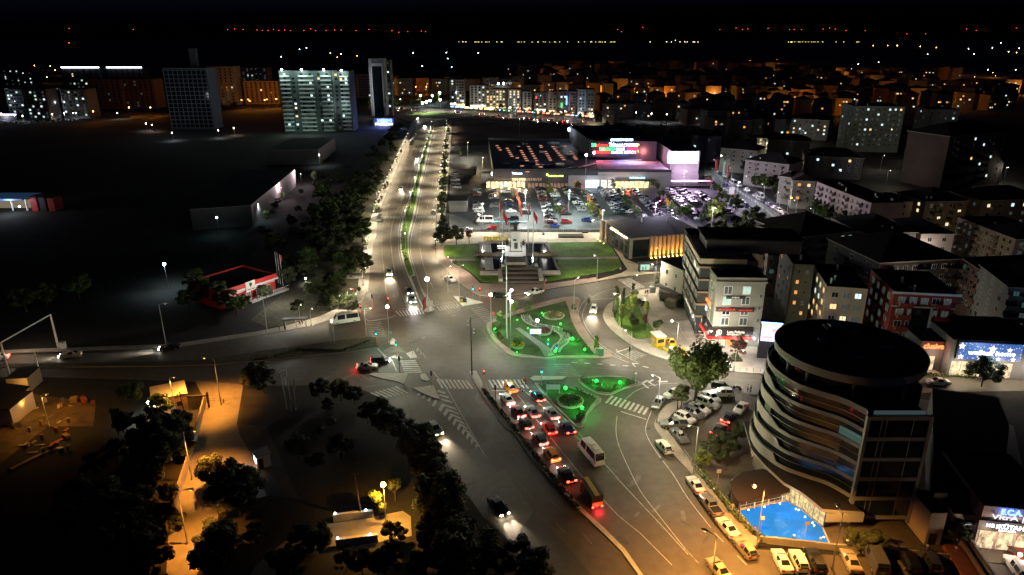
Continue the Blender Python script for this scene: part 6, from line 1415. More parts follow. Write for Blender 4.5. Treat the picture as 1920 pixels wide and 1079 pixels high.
# park and foreground trees
FG = [(712,790,8),(735,805,8),(690,782,6),(765,830,9),(785,860,10),(805,895,10),(822,930,10),(832,970,11),(840,1010,11),(845,1050,11),(810,960,8),(815,1000,8),(820,1040,9),(870,1085,12),(800,1078,8),(600,735,6),(640,740,6),(665,745,6),(615,760,4),(400,900,7),(440,910,8),(425,935,9),(465,925,8),(450,955,8),(395,1020,7),(425,1035,8),(400,1060,8),(570,1035,7),(600,1028,6),(742,1010,6),(722,1070,8),(680,1065,5),(650,1060,5),(300,810,9),(320,830,9),(340,810,8),(280,850,9),(310,870,9),(345,850,8),(240,800,6),(480,715,8),(495,725,8),(320,930,5),(255,830,5),(220,855,6),(330,980,5),(255,745,6),(235,735,5),(480,1010,5),(270,960,8),(290,1060,9),(240,1010,8),(205,960,8),(290,900,6),(265,990,8),(280,1010,6),(250,900,7),(180,880,6),(150,940,7),(215,1030,8),(120,1000,7),(270,1040,7),(280,1075,7),(260,880,7),(560,850,6),(590,870,5),(640,850,7),(530,1075,6),(970,1060,7),(930,1065,6),(1000,1085,7),(900,1070,6)]
LEAFK = leafmat('night dark leaves',(.022,.03,.012))  # leaf colour darkened to stand for the unlit crowns
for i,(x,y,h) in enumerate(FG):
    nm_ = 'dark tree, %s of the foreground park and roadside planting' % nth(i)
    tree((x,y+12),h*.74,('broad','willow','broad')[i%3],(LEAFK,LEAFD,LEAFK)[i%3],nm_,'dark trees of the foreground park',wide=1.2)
tree((232,812),5,'column',LEAF,'green lit poplar behind the small guardhouse'); tree((222,815),5,'column',LEAF,'second green lit poplar behind the small guardhouse'); tree((305,790),6,'broad',LEAFY,'bright green lit tree crown beside the white yard lamp')
tree((712,972),4.8,'small',LEAFY,'yellow lit leafy tree right beneath the orange park lamp'); tree((742,940),4.5,'small',LEAFD,'second small tree beside the orange park lamp')
tree((1315,880),4,'broad',LEAFY,'bright green bush tree at the hotel fence by the white lamp')
for i,(x,y,h) in enumerate([(1330,850,5),(1345,835,4),(1365,850,5),(1380,830,5),(1350,870,4),(1630,1035,5),(1790,1020,5),(1600,1030,4),(1840,725,9),(1775,692,6),(1862,700,6),(1560,560,6)]):
    tree((x,y),h*.8,'broad',LEAFR if i in (9,) else LEAFD,['dark palm like tree, first in the hotel garden corner','dark tree, second in the hotel garden corner','dark tree, third in the hotel garden corner','dark tree touching the round hotel podium','low dark tree at the hotel garden wall','dark bush tree below the hotel tower','dark tree on the steps by the tan annex','low bush left below the hotel tower','large dark tree in front of the star panel shop','reddish lit street tree before the neon letter shop','dark street tree before the lit shop window','small tree behind the drum roof'][i],wide=1.3)
# hedge runs (countless leaves)
def hedge(pts, h, wd, lm, name='hedge', n_per=22):
    ps = [G(*p) for p in pts]; vs = []; fs = []; rnd = random.Random(len(ps))
    for a, b_ in zip(ps, ps[1:]):
        L_ = (b_-a).length
        for i in range(int(L_*n_per)):
            c = a.lerp(b_, rnd.random())+Vector((rnd.uniform(-wd,wd), rnd.uniform(-wd,wd), rnd.uniform(.15,h)))
            nn_ = Vector((rnd.gauss(0,1),rnd.gauss(0,1),rnd.gauss(.5,1))).normalized(); u = nn_.orthogonal().normalized(); v = nn_.cross(u); s = rnd.uniform(.08,.2)
            k0 = len(vs); vs += [c-u*s-v*s,c+u*s-v*s,c+u*s+v*s,c-u*s+v*s]; fs.append((k0,k0+1,k0+2,k0+3))
    o = MB().add(vs, fs, lm).build(name); o['kind'] = 'stuff'; return o
hedge([(905,732),(962,803),(1010,866),(1051,917),(1084,957)],.7,.35,LEAFD)
hedge([(1308,884),(1332,914),(1356,942),(1388,981),(1428,1016)],1.3,.4,LEAF)
hedge([(480,676),(520,670),(560,656),(600,658),(640,660),(670,650),(695,640)],.5,.3,LEAFD)
hedge([(1730,705),(1800,707),(1830,710)],.7,.5,LEAF)
hedge([(806,250),(795,290),(780,350),(765,392),(756,432),(756,465),(764,500)],.5,.7,LEAF,'median_shrubs',7)
hedge([(1015,724),(1050,728),(1088,738),(1110,750)],.9,.5,LEAFD,'garden_shrubs',16)
hedge([(1095,770),(1088,788),(1078,790)],.8,.6,LEAFD,'garden_shrubs',26)
hedge([(1052,620),(1072,632),(1090,648),(1103,660)],.9,.6,LEAFD,'garden_shrubs',16)
hedge([(925,612),(930,622),(940,640)],.9,.5,LEAFD,'garden_shrubs',16)
hedge([(1092,716),(1120,728),(1143,733),(1160,727),(1188,719)],1.2,.5,LEAFD,'garden_shrubs',20)
hedge([(1225,650),(1238,655),(1254,661)],.7,.5,leafmat("yellow flowers",(.5,.38,.02)),'flower_bed',40)

# ---- the garden with green lights ----------------------------------------
def planter(c, r, label, top=LEAFY, h=.6):
    g = G(*c); t = thing('flower_planter',label,'planter',(g.x,g.y,.2)); b = MB(); b.lathe([(r*.92,0),(r,h),(r*.9,h),(r*.85,h-.1),(0,h-.1)],STONE,26); b.build('rim', t, smooth=True)
    vs = []; fs = []; rnd = random.Random(int(r*10))
    for i in range(int(260*r)):
        a = rnd.uniform(0,6.28); q = r*.85*math.sqrt(rnd.random()); cc = Vector((q*math.cos(a),q*math.sin(a),h+rnd.uniform(0,.3))); s = .12; nn_ = Vector((rnd.gauss(0,1),rnd.gauss(0,1),1)).normalized(); u = nn_.orthogonal(); u.normalize(); v = nn_.cross(u); k0 = len(vs); vs += [cc-u*s-v*s,cc+u*s-v*s,cc+u*s+v*s,cc-u*s+v*s]; fs.append((k0,k0+1,k0+2,k0+3))
    MB().add(vs, fs, top).build('planting', t); return t
YF = leafmat("yellow flowers",(.5,.38,.02))
planter((970,652),1.7,'round white planter with yellow flowers near the garden path',YF); tree((970,651),2.4,'bush',LEAF,'green shrub growing in the yellow flowered planter',cat='shrub',name='shrub',z=.7)
planter((1019,626),2.0,'round white planter behind the lit notice board',LEAFR); planter((1038,595),2.9,'large round flower bed at the top of the garden',leafmat("dry flowers",(.2,.17,.08)),.35)
planter((1069,757),2.7,'large half buried planter in the triangular garden',LEAFD,.5)
def ribbon(pts, wd, z, m, name, lab=None):
    ps = [G(*p) for p in smoothpx(pts,5)]; l = []; r = []
    for i,p in enumerate(ps):
        d = (ps[min(i+1,len(ps)-1)]-ps[max(i-1,0)]).normalized(); nn_ = Vector((-d.y,d.x,0))*wd; l.append(p+nn_); r.append(p-nn_)
    b = MB()
    for i in range(len(ps)-1): b.add([l[i],l[i+1],r[i+1],r[i]],[(0,1,2,3)],m)
    for v in range(len(b.v)): b.v[v] = (b.v[v][0],b.v[v][1],z)
    o = b.build(name); o['kind'] = 'structure'; return o
CH_ = [(985,593),(990,603),(1005,611),(1025,615),(1043,619),(1055,627),(1060,636),(1055,645),(1046,652),(1040,662)]
ribbon(CH_,1.25,.30,mat("river pebbles",(.30,.29,.25),.9,noise=.5,scale=3),'pebble_channel_rim'); ribbon(CH_,.75,.315,mat("dark pebble bed",(.06,.07,.06),.4,noise=.7,scale=2.5),'pebble_channel')
rnd = random.Random(2)
ps = [G(*p) for p in smoothpx(CH_,8)]; b = MB()
for i in range(90):
    k0 = rnd.randrange(len(ps)); p = ps[k0]+Vector((rnd.uniform(-1.4,1.4),rnd.uniform(-1.2,1.2),0)); b.ball((p.x,p.y,.33),rnd.uniform(.1,.2),STONE,6,4,.7)
o = b.build('channel_boulders'); o['kind']='stuff'
def glight(c, h, w_, label, r=.2, col=GREEN, es=26):
    g = G(*c); t = thing('garden_lamp',label,'garden lamp',(g.x,g.y,.18)); MB().tube((0,0,0),(0,0,h),.05,.04,DARKM,6).build('pole', t); MB().ball((0,0,h+r),r*1.5,emit("garden green" if col is GREEN else "garden white",(.03,1,.08) if col is GREEN else col,2.6 if col is GREEN else es),10,6).build('lamp_globe', t); lamp_light(t,(0,-.3,h+r+.6),col,w_*.75,'POINT',0,.15)
for c,h,w_,lb,r_ in [((928,623),1,170,'green garden lamp at the left tip of the garden',.2),((1016,592),1,60,'green garden lamp above the large flower bed',.16),((1051,613),1,110,'green garden lamp right of the pebble channel',.2),((990,622),1.4,50,'small green garden lamp left of the notice board',.14),((1073,643),1.4,330,'bright green garden lamp on the right lawn',.27),((1096,663),1.4,170,'green garden lamp at the lower right tip of the garden',.22),((1041,666),1.4,170,'green garden lamp beside the path crossing',.22),((970,603),.4,30,'small green lamp at the top left of the garden',.12),((1060,736),1.3,300,'bright green lamp at the top of the triangular garden',.26),((1091,774),1.6,300,'green lamp near the lower tip of the triangular garden',.24),((1118,722),1,420,'brightest green lamp in the bean shaped garden',.27),((1162,724),1,300,'green lamp at the right end of the bean shaped garden',.24),((969,664),.4,40,'faint green glow below the yellow flowered planter',.1),((1028,640),.3,60,'green ground light below the round white planter',.12)]:
    glight(c,h*.4,w_*1.5,lb,r_)
glight((1007,620),2.2,110,'blue white round lamp above the notice board',.25,(.6,.75,1),40)
def board(c, wd, h, label, m, rz=0.0):
    g = G(*c); t = thing('notice_board',label,'notice board',(g.x,g.y,.18),rz); b = MB()
    for x in (-wd/2,wd/2-.1): MB().box(x,x+.1,-.05,.05,0,h,METAL).build('post', t)
    MB().box(-wd/2-.1,wd/2+.1,-.1,-.055,h*.5,h,m).build('panel', t); return t
board((1004,636),2.4,2.4,'brightly lit notice board in the garden',emit("lit board",(.6,.85,1),2.5)); board((1037,741),2.6,2.2,'blue grey notice board on the triangular garden',mat("blue board",(.3,.4,.5),.5))
# high mast and other poles
for i,(x,y,h) in enumerate([(950,637,19),(885,705,13.5),(957,657,15),(1070,0,0)]):
    if not h: continue
    g = G(x,y); t = thing('mast',['tall white flag mast in the garden','dark camera mast with spherical cameras on the crossing median','slim floodlight mast beside the white flag mast'][i],'mast',g); m_ = (WHITE,DARKM,METAL)[i]
    MB().tube((0,0,0),(0,0,h),.2 if i==0 else .13,.11,m_,10).build('pole', t, smooth=True)
    if i == 1:
        for dz, s in ((-.8,-1),(-1.6,-1),(-2.6,1),(-3.4,1)): MB().tube((0,0,h+dz),(s*.5,0,h+dz),.04,.04,DARKM,5).ball((s*.55,0,h+dz-.15),.2,WHITE,8,5).build('camera', t)
    if i == 2:
        for dz, s in ((-.2,.3),(-1.1,-.3),(-2.1,-.3),(-2.9,.3)):
            MB().ball((s,-.2,h+dz),.26,emit("white mast lamp",(.9,1,.9),50),8,5).build('floodlight', t)
        lamp_light(t,(0,-1,h-2),(.95,1,.85),1100,'POINT',0,.4)
# traffic lights
def tlight(c, label, g_=False, r_=False, h=3.2, rz=0.0, red_pole=True):
    g = G(*c); t = thing('traffic_light',label,'traffic light',(g.x,g.y,.13),rz)
    MB().tube((0,0,0),(0,0,h),.07,.06,mat("red white pole",(.5,.12,.08),.6) if red_pole else METAL,8).build('pole', t)
    hd = MB().box(-.18,.18,-.16,.16,h-.1,h+.95,DARKM).build('signal_head', t)
    for i,(cl,on,nm) in enumerate(((TAILON,r_,'red_lens'),(BLACK,False,'amber_lens'),(emit("green signal",(0,1,.75),5),g_,'green_lens'))):
        MB().ball((0,-.17,h+.75-.3*i),.13,cl if on else BLACK,8,5).build(nm, hd)
    if g_: lamp_light(t,(0,-.7,h+.1),(0,1,.8),90,'POINT',0,.1)
    if r_: lamp_light(t,(0,-.7,h+.7),(1,.05,.03),35,'POINT',0,.1)
TL = [((707,650),1,0,'traffic light on the red post at the west median tip'),((744,671),1,0,'traffic light with green signal on the small round island'),((750,700),0,0,'dark traffic light with red post on the pointed island'),((908,727),0,1,'traffic light at the left end of the main crossing'),((929,757),0,0,'dark traffic light beside the queueing cars'),((1015,724),1,0,'traffic light with green signal at the triangular garden tip'),((1027,670),1,0,'green signal light at the foot of the garden path'),((1043,678),1,0,'second green signal light below the garden path'),((1179,682),0,0,'dark traffic light in the east crossing'),((699,579),0,0,'dark traffic light at the left of the red hatched island'),((729,585),0,1,'traffic light behind the island street lamp'),((678,600),0,1,'red signal above the minibus'),((887,563),1,0,'green signal at the plaza crossing island'),((900,566),0,1,'red post light at the plaza crossing corner'),((663,567),0,1,'red signal on the left pavement bend'),((1021,545),0,0,'dark light on the plaza kerb'),((810,729),0,0,'small dark signal beside the long triangular island')]
for c,g_,r_,lb in TL: tlight(c, lb, g_, r_, 3.0)
for i,(c,lb) in enumerate([((695,700),'orange white bollard left of the pointed island'),((709,700),'second orange white bollard on the pointed island')]):
    g = G(*c); t = thing('bollard',lb,'bollard',g); MB().tube((0,0,0),(0,0,1.7),.1,.09,mat("red orange bollard",(.6,.12,.06),.5),8).ball((0,0,1.7),.13,WHITE,8,4).build('post', t)
def sign(c, label, h=2.6, m=None, r=.35, kind='round'):
    g = G(*c); t = thing('road_sign',label,'road sign',(g.x,g.y,.13)); MB().tube((0,0,0),(0,0,h),.04,.04,METAL,6).build('pole', t)
    b = MB(); n = 16 if kind == 'round' else 3 if kind == 'tri' else 4; b.lathe([(0,0),(r,0),(r,.04),(0,.04)], m or WHITE, n); o = b.build('sign_plate', t, (0,-.08,h)); o.rotation_euler = (R(90), 0 if kind=='round' else R(45), 0)
sign((774,668),'white round road sign on the crossing island'); sign((734,641),'small blue grey sign by the west lamp',2.2,METAL); sign((925,606),'red no entry sign near the garden lamp post',2.6,mat("red sign face",(.6,.03,.03),.5,emit=.3,ecol=(1,.1,.08))); sign((1191,722),'pale triangular sign right of the bean shaped garden',2.6,WHITE,.4,'tri'); sign((1345,908),'white diamond sign with orange post by the hotel fence',2.4,WHITE,.5,'square'); sign((1385,955),'square orange lit sign by the pool fence',2.4,STONE,.5,'square'); sign((1425,1000),'square sign at the pool corner',2.6,WHITE,.45,'square'); sign((1509,1008),'square dark red sign behind the pool edge',2.4,TAN,.45,'square'); sign((1274,835),'white square sign by the diagonal parking',2.6,WHITE,.45,'square'); sign((755,456),'small triangular sign on the median',1.8,WHITE,.3,'tri')
board((624,645),.9,5.2,'tall narrow pale pylon sign in front of the minibus',WHITE); board((806,585),1.6,3.0,'white plan board with yellow foot at the median end',mat("plan board",(.55,.55,.5),.6)); 
g = G(797,583); t = thing('advertising_board','dark red advertising board at the median end','sign board',(g.x,g.y,.15),R(80)); MB().box(-1.2,1.2,-.1,.1,.4,3.4,mat("maroon board",(.25,.02,.03),.5)).build('panel', t); MB().box(-.1,.1,-.05,.05,0,.4,METAL).build('post', t)

# ---- street lamps ---------------------------------------------------------
def row(pts, n, k=1):
    ps = smoothpx(pts, 12); ps = [G(*p) for p in ps]; d = [0]
    for a, b_ in zip(ps, ps[1:]): d.append(d[-1]+(b_-a).length)
    out = []
    for i in range(n):
        s = d[-1]*(i+.5)/n
        for j in range(len(ps)-1):
            if d[j+1] >= s:
                q = ps[j].lerp(ps[j+1], (s-d[j])/(d[j+1]-d[j])); out.append((q, math.atan2(ps[j+1].y-ps[j].y, ps[j+1].x-ps[j].x))); break
    return out
BL = 4200
for i,(q,a) in enumerate(row([(764,262),(742,312),(723,352),(705,390),(697,422),(690,460),(683,500),(680,540),(655,577),(610,598)],19)):
    street_lamp(0,0,5.2,BL*.62,WARMW,'slim pavement lamp, %s from the far end of the left boulevard' % nth(i),'pavement lamps of the left boulevard',arm=.7,rz=a+math.pi/2,bulb=.13,es=18,loc=Vector((q.x,q.y,.12)))
for i,(q,a) in enumerate(row([(841,237),(837,280),(831,330),(826,375),(822,415),(820,460),(828,490),(846,512),(870,532)],19)):
    street_lamp(0,0,5.2,BL*.62,WARMW,'slim pavement lamp, %s from the far end of the right boulevard' % nth(i),'pavement lamps of the right boulevard',arm=.7,rz=a-math.pi/2,bulb=.13,es=18,loc=Vector((q.x,q.y,.12)))
for i,(q,a) in enumerate(row([(811,240),(801,285),(784,345),(770,392),(761,432),(760,465),(766,503)],11)):
    street_lamp(0,0,6.5,2600,(1,.9,.7) if i%2 else WARMW,'median lamp post, %s from the far end of the boulevard' % nth(i),'lamp posts on the boulevard median',arm=0,bulb=.16,es=16,globe=True,loc=Vector((q.x,q.y,.15)))
street_lamp(803,582,8.2,4800,(1,.95,.74),'bright globe lamp blazing on the end of the boulevard median',bulb=.5,es=60,globe=True,pt=True)
street_lamp(731,650,9.6,3000,(1,.9,.65),'bright lamp on the island beside the west crossing',bulb=.36,es=60,globe=True,pt=True)
street_lamp(921,628,10,3000,(1,.95,.75),'bright lamp post at the left tip of the garden',bulb=.36,es=60,globe=True,pt=True)
for c,h,w_,lb,a,cl in [((1119,531),8,2600,'lamp post on the lawn side pavement by the walking person',2.2,WARMW),((1226,550),8,2600,'lamp post where the curved street begins',2.2,WARMW),((1160,612),8.5,2600,'lamp post on the curved pavement beside the column trees',3.1,WARMW),((1266,679),9.5,3600,'lamp post with a camera by the yellow taxis',2.8,NEUT),((1182,668),6,1200,'slim lamp post on the curved kerb',2.8,NEUT),((1231,794),9.5,2600,'tall curved lamp post at the parking corner',2.6,WARMW),((1300,890),9,2000,'lamp post with green bush at the hotel fence',3.0,(1,.8,.45)),((1344,708),9,2200,'tall lamp post between the big tree and the plaza',2.0,NEUT),((1418,1026),10,7500,'tall sodium lamp post at the pool corner',3.1,(1,.42,.09)),((1183,548),5,500,'thin lamp by the parked black car',0,NEUT),((636,590),4.5,700,'pavement lamp behind the minibus',1.5,WARMW),((666,586),4.5,400,'pavement lamp right of the minibus stop',1.5,WARMW),((563,606),4.2,700,'white topped lamp near the pedestrians on the left pavement',1.5,WARMW),((584,612),4,400,'white topped lamp right of the pedestrians',1.5,WARMW),((840,554),8,1500,'plain lamp post near the white car turning',1,WARMW),((1376,698),5,900,'thin post lamp on the lit plaza',0,NEUT),((1317,668),6,2200,'plaza lamp in front of the red shop front',0,NEUT),((687,630),7,700,'slim lamp post on the west median grass',0,WARMW),((501,623),9.5,150,'unlit tall pole on the dark verge',0,METAL and NEUT),((313,654),11,60,'unlit tall pole at the field edge',0,NEUT),((1230,516),8,1800,'lamp post beside the bus shelter',1.5,WARMW)]:
    street_lamp(*c,h,w_,cl,lb,None,arm=1.1,rz=a,bulb=.16 if w_ < 3000 else .24,es=22 if w_ > 300 else 1,pt=c in ((1231,794),(1300,890),(1344,708),(1226,550),(1160,612),(1317,668)))
# lamps added on thin posts to light the junction
for c,h,w_,lb in [((862,583),12,9000,'tall thin post with an added lamp at the plaza corner'),((1075,602),11,6000,'thin post with an added lamp on the painted wedge right of the garden'),((885,640),0,0,'')]:
    if h: street_lamp(*c,h,w_*.22,(1,.86,.62),lb,None,arm=1.6,rz=1.0,bulb=.15,es=12,cone=165,pt=True)
# sodium lamps
street_lamp(724,984,6.6,4300,(1,.45,.06),'orange sodium park lamp blazing over a leafy tree','sodium lamps' if False else None,arm=0,bulb=.4,es=60,globe=True)
street_lamp(415,760,10,9500,(1,.34,.04),'sodium street lamp lighting the side street gate',None,cone=105,arm=1.5,rz=3.1,bulb=.14,es=14); street_lamp(360,900,9,8500,(1,.34,.04),'sodium street lamp on the side street wall',None,cone=100,arm=1.5,rz=0,bulb=.14,es=14)
street_lamp(352,1020,9,7000,(1,.34,.04),'sodium street lamp at the lower end of the side street',None,cone=90,arm=1.5,rz=0,bulb=.14,es=14)
street_lamp(330,775,7.5,1800,(1,.42,.06),'old sodium lamp on the wooden utility pole',None,arm=.5,rz=0,bulb=.12,es=10)
street_lamp(1560,1068,9,4200,(1,.42,.08),'sodium lamp post over the parked cars by the pool wall',None,arm=1.2,rz=1.6,bulb=.15,es=12)
street_lamp(1475,404,7,900,SODIUM,'small sodium lamp by the trees of the mall street',None,arm=.6,bulb=.25,es=30); street_lamp(1444,350,7,1600,SODIUM,'hidden sodium lamp lighting the grey block end',None,arm=.6,bulb=.2,es=20)
street_lamp(1345,325,9,900,(.8,1,.85),'white lamp post at the far corner of the car park',None,arm=.8,bulb=.3,es=40)
street_lamp(1780,705,7,900,(1,.85,.6),'lamp post on the green median beyond the hotel',None,arm=.5,bulb=.15,es=14)
street_lamp(316,542,7,1400,(.7,.9,1),'blue white yard lamp flaring left of the red building',None,arm=0,bulb=.42,es=60,globe=True)
street_lamp(411,440,6,140,(.6,.95,1),'cyan white lamp in front of the dark warehouse',None,arm=0,bulb=.34,es=50,globe=True)
street_lamp(574,533,1.6,260,(.95,1,.8),'low lamp lying beyond the flagpoles of the red building',None,arm=0,bulb=.2,es=50,globe=True)
street_lamp(600,312,6,700,(.8,1,.9),'white lamp among the trees by the pale wall',None,arm=0,bulb=.3,es=30,globe=True); street_lamp(487,412,6,600,(.7,.9,1),'bluish lamp at the near end of the pale wall',None,arm=0,bulb=.25,es=20,globe=True)
street_lamp(566,350,6,1500,(1,.78,.85),'pinkish lamp halfway along the pale wall',None,arm=0,bulb=.12,es=8,globe=True,pt=True); street_lamp(530,378,6,1200,(1,.78,.85),'second pinkish lamp along the pale wall',None,arm=0,bulb=.12,es=8,globe=True,pt=True)
street_lamp(284,785,3.2,1100,(.85,1,.75),'white yard lamp beside the guardhouse',None,arm=0,bulb=.3,es=60,globe=True)
street_lamp(281,181,6,1500,(.8,.8,1),'white lamp in the dark field below the orange road',None,arm=0,bulb=.5,es=30,globe=True) if False else None
street_lamp(1330,1125,10,9000,(1,.42,.08),'sodium lamp post just below the frame over the main road',None,arm=1.2,rz=2.6,bulb=.15,es=12)  # out of view, added for the orange glow on the lower road
# car park masts
for i,(x,y,h,w_,cl) in enumerate([(1097,357,16,14000,(.85,1,.93)),(985,402,10,8500,(.92,.98,.92)),(905,430,10,6500,(1,.93,.8)),(1066,404,10,8000,(.80,1,.92)),(1019,439,9,3500,(.95,.95,.85)),(1227,423,9,9000,(.75,.7,1)),(1281,352,8,3500,(1,.7,.95)),(1333,434,9,3000,(1,.9,.6)),(1128,439,9,3500,(1,.85,.6)),(877,296,9,3000,(1,.93,.7)),(905,320,7,2500,(1,.75,.4)),(1380,380,9,3500,(.9,.8,1)),(974,262,14,500,(.8,.95,1)),(1230,352,6,3500,(1,.85,.65))]):
    street_lamp(x,y,h,w_,cl,'car park lamp mast, %s by brightness and place, between the parking rows' % nth(i) if False else ['brightest white lamp mast in front of the mall','slim mast right of the monument flags','slim mast above the white van in the car park','slim mast in the middle car park row','thin post by the promenade fence','violet lit mast behind the pavilion','pink lit post before the mall wall','yellowish post right of the pavilion roof','thin post left of the pavilion','warm post in the upper left car park','short orange post by the mall left corner','mast near the right street of the car park','lone lamp post behind the mall roof','glowing orange column at the car park head'][i],None,arm=.8,rz=-1.2,bulb=.55 if i == 0 else .16,es=50 if i == 0 else 14,globe=(i in (0,12)),pt=True)
for i in range(6):
    street_lamp(*lerp((1192,228),(1335,237),i/5),7,1700,(.9,.95,1),'small white lamp, %s along the street behind the mall' % nth(i),'lamps behind the mall',arm=0,bulb=.35,es=36,globe=True)
for i in range(7): street_lamp(*lerp((1340,330),(1520,432),i/6),8,1500,(.85,.9,.95),'lamp post, %s down the mall street pavement' % nth(i),'lamps of the mall street',arm=.8,rz=2.5,bulb=.14,es=8)
for i in range(9): street_lamp(*lerp((700,198),(1110,232),i/8),8,3300,(1,.88,.62),'lamp post, %s along the cross street behind the roundabout' % nth(i),'lamps of the cross street',arm=0,bulb=.3,es=26,globe=True)
for i,(x,y) in enumerate([(789,192),(811,192),(825,186),(807,203),(800,206),(793,208),(826,201)]):
    street_lamp(x,y+6,9,4200,(.75,1,1) if i < 4 else (1,.9,.7),'brilliant white floodlight mast, %s at the roundabout filling station' % nth(i),'floodlights at the roundabout',arm=0,bulb=.9,es=50,globe=True)
for i,(x,y) in enumerate([(5,223),(30,226),(45,228),(100,224),(140,222),(145,222),(160,216),(123,222),(222,222),(287,246),(325,262),(411,257),(440,252),(276,243)]):
    street_lamp(x,y+2,5,900,(.85,.95,1) if i%3 else (1,.7,.4),'small white yard light, %s in the far left clinic yard' % nth(i),'yard lights on the far left',arm=0,bulb=.35,es=26,globe=True)
# utility poles and the sign gantry on the left
g = G(110,654); t = thing('road_gantry','bare white road sign gantry spanning the dark road on the left','gantry',g); h_ = 8.5; e = G(20,712)-g
MB().tube((0,0,0),(0,0,h_),.25,.18,WHITE,8).build('post', t); MB().tube((e.x,e.y,0),(e.x,e.y,h_),.25,.18,WHITE,8).build('post', t); MB().tube((0,0,h_),(e.x,e.y,h_),.16,.16,WHITE,8).build('crossbeam', t)
g = G(72,690); t = thing('pole','short pale pole on the narrow left median','pole',g); MB().tube((0,0,0),(0,0,4),.12,.1,WHITE,8).build('post', t)
g = G(119,654); t = thing('utility_cabinet','small white cabinet at the foot of the gantry','cabinet',g); MB().box(-.6,.6,-.4,.4,0,1.6,WHITE).box(-.7,.7,-.5,.5,1.6,1.7,METAL).build('cabinet_body', t)
lamp_light(t,(-8,-3,5),(1,.75,.5),500,'POINT',0,.3)
for i,(x,y,h) in enumerate([(678,972,8),(352,800,7),(1087,0,0)]):
    if not h: continue
    g = G(x,y); t = thing('utility_pole',['bare leaning utility pole beside the orange driveway','wooden utility pole with crossarms by the guardhouse'][i],'utility pole',g); MB().tube((0,0,0),(-.6,.4,h),.14,.09,BARK,8).build('pole', t); MB().tube((-1.2,.35,h-.5),(.2,.4,h-.4),.06,.06,BARK,6).build('crossarm', t)
for i,(x,y,h) in enumerate([(538,768,7.5),(547,771,9),(555,769,7)]):
    g = G(x,y); t = thing('flagpole',['left flagpole of three in the dark park','middle and tallest flagpole in the dark park','right flagpole of three in the dark park'][i],'flagpole',g); MB().tube((0,0,0),(-.3+.2*i,0,h),.08,.05,WHITE,8).build('pole', t)
    if i != 1: MB().box(0,.35,-.02,.02,h-2.4,h-.4,WHITE).build('flag', t)
# ---- vehicles on the roads ------------------------------------------------
def v(label, kind, col, c, f, **k):
    cat = {'SED':'car','HAT':'car','SUV':'car','VAN':'van','MIN':'minibus','PIC':'pickup truck'}[kind]; nm = {'car':'car','van':'van','minibus':'minibus','pickup truck':'pickup_truck'}[cat]
    if k.get('taxi'): cat = 'taxi'; nm = 'taxi'
    return nearcar(nm, label, cat, kind, col, c, f, **k)
def q(c, dx=-62, dy=-88): return (c[0]+dx*.4, c[1]+dy*.4)      # heading of the queueing lanes
Q = 'vehicles queueing at the main crossing'
_nc = nearcar
def nearcar(*a, **k):
    if k.get('group') == Q: k.setdefault('head', HEADON); k['beam'] = 150; k['red'] = k.get('red',0)*.4
    return _nc(*a, **k)
v('yellow taxi crossing the zebra at the head of the queue','SED','yellow',(957,731),q((957,731)),tail=True,taxi=True,group=Q,red=10)
v('white saloon first in the left lane of the queue','SED','white',(951,753),q((951,753)),tail=True,group=Q,red=14,head=HEADON)
v('dark saloon braking hard, second in the left lane of the queue','SED','maroon',(971,777),q((971,777)),tail=True,group=Q,red=60)
v('black estate with bright rear lights, third in the left lane','HAT','black',(986,800),q((986,800)),tail=True,group=Q,red=40)
v('white saloon with red rear glow in the middle lane','SED','silver',(998,777),q((998,777)),tail=True,group=Q,red=22)
v('black saloon at the head of the right lane','SED','black',(1008,748),q((1008,748)),tail=True,group=Q,red=14)
v('silver saloon second in the right lane beside the garden kerb','SED','silver',(1034,780),q((1034,780)),tail=True,group=Q,red=8)
v('bright red hatchback in the middle lane of the queue','HAT','red',(1029,809),q((1029,809)),tail=True,group=Q,red=40)
v('dark blue saloon at the back of the right lane','SED','dark blue',(1063,807),q((1063,807)),tail=True,group=Q,red=6)
v('dark hatchback with wide lit tail, fourth in the left lane','HAT','grey',(1012,829),q((1012,829)),tail=True,group=Q,red=30)
v('orange panelled small van in the left lane','HAT','orange',(1034,858),q((1034,858)),tail=True,group=Q,red=26)
v('black saloon braking near the hedge end of the left lane','SED','black',(1062,896),q((1062,896)),tail=True,group=Q,red=22)
v('white minibus with roof vents overtaking the queue','MIN','white',(1107,857),q((1107,857),-52,-62),group=None)
# small yellow topped bus
g = G(1108,938); f_ = G(*q((1108,938),-60,-95)); BS = .72; bt = thing('small_bus','small dark bus with a yellow roof and glaring red tail lights','bus',(g.x,g.y,.035),math.atan2(f_.y-g.y,f_.x-g.x))
YB = mat("yellow bus panel",(.42,.32,.02),.45)
MB().box(-3.4,3.2,-1.05,1.05,.35,2.65,mat("dark bus body",(.03,.035,.03),.35,coat=.3)).build('body', bt); MB().box(-3.4,3.3,-.42,.42,2.66,2.72,YB).build('roof_panel', bt); MB().box(-3.47,-3.41,-.95,.95,.8,1.45,YB).build('rear_panel', bt)
MB().box(-3.46,-3.41,-.9,.9,1.55,2.5,GLASS).build('rear_window', bt)
for s in (-1,1):
    MB().box(-3.1,2.9,s*1.06-.02,s*1.06+.02,1.3,2.3,GLASS).build('side_window', bt); MB().box(-3.52,-3.42,s*.82-.14,s*.82+.14,.5,.75,TAILON).build('taillight', bt)
    ty, rim = wheelmesh(.4)
    for x in (-2.1,2.1): wv = inst('wheel', ty, bt, (x,s*.95,.4)); inst('rim', rim, wv)
bt.scale = (.74,.9,.95)
lamp_light(bt,(-4.0,0,.55),(1,.02,.04),110,'POINT',0,.25,None,'taillight_glow')
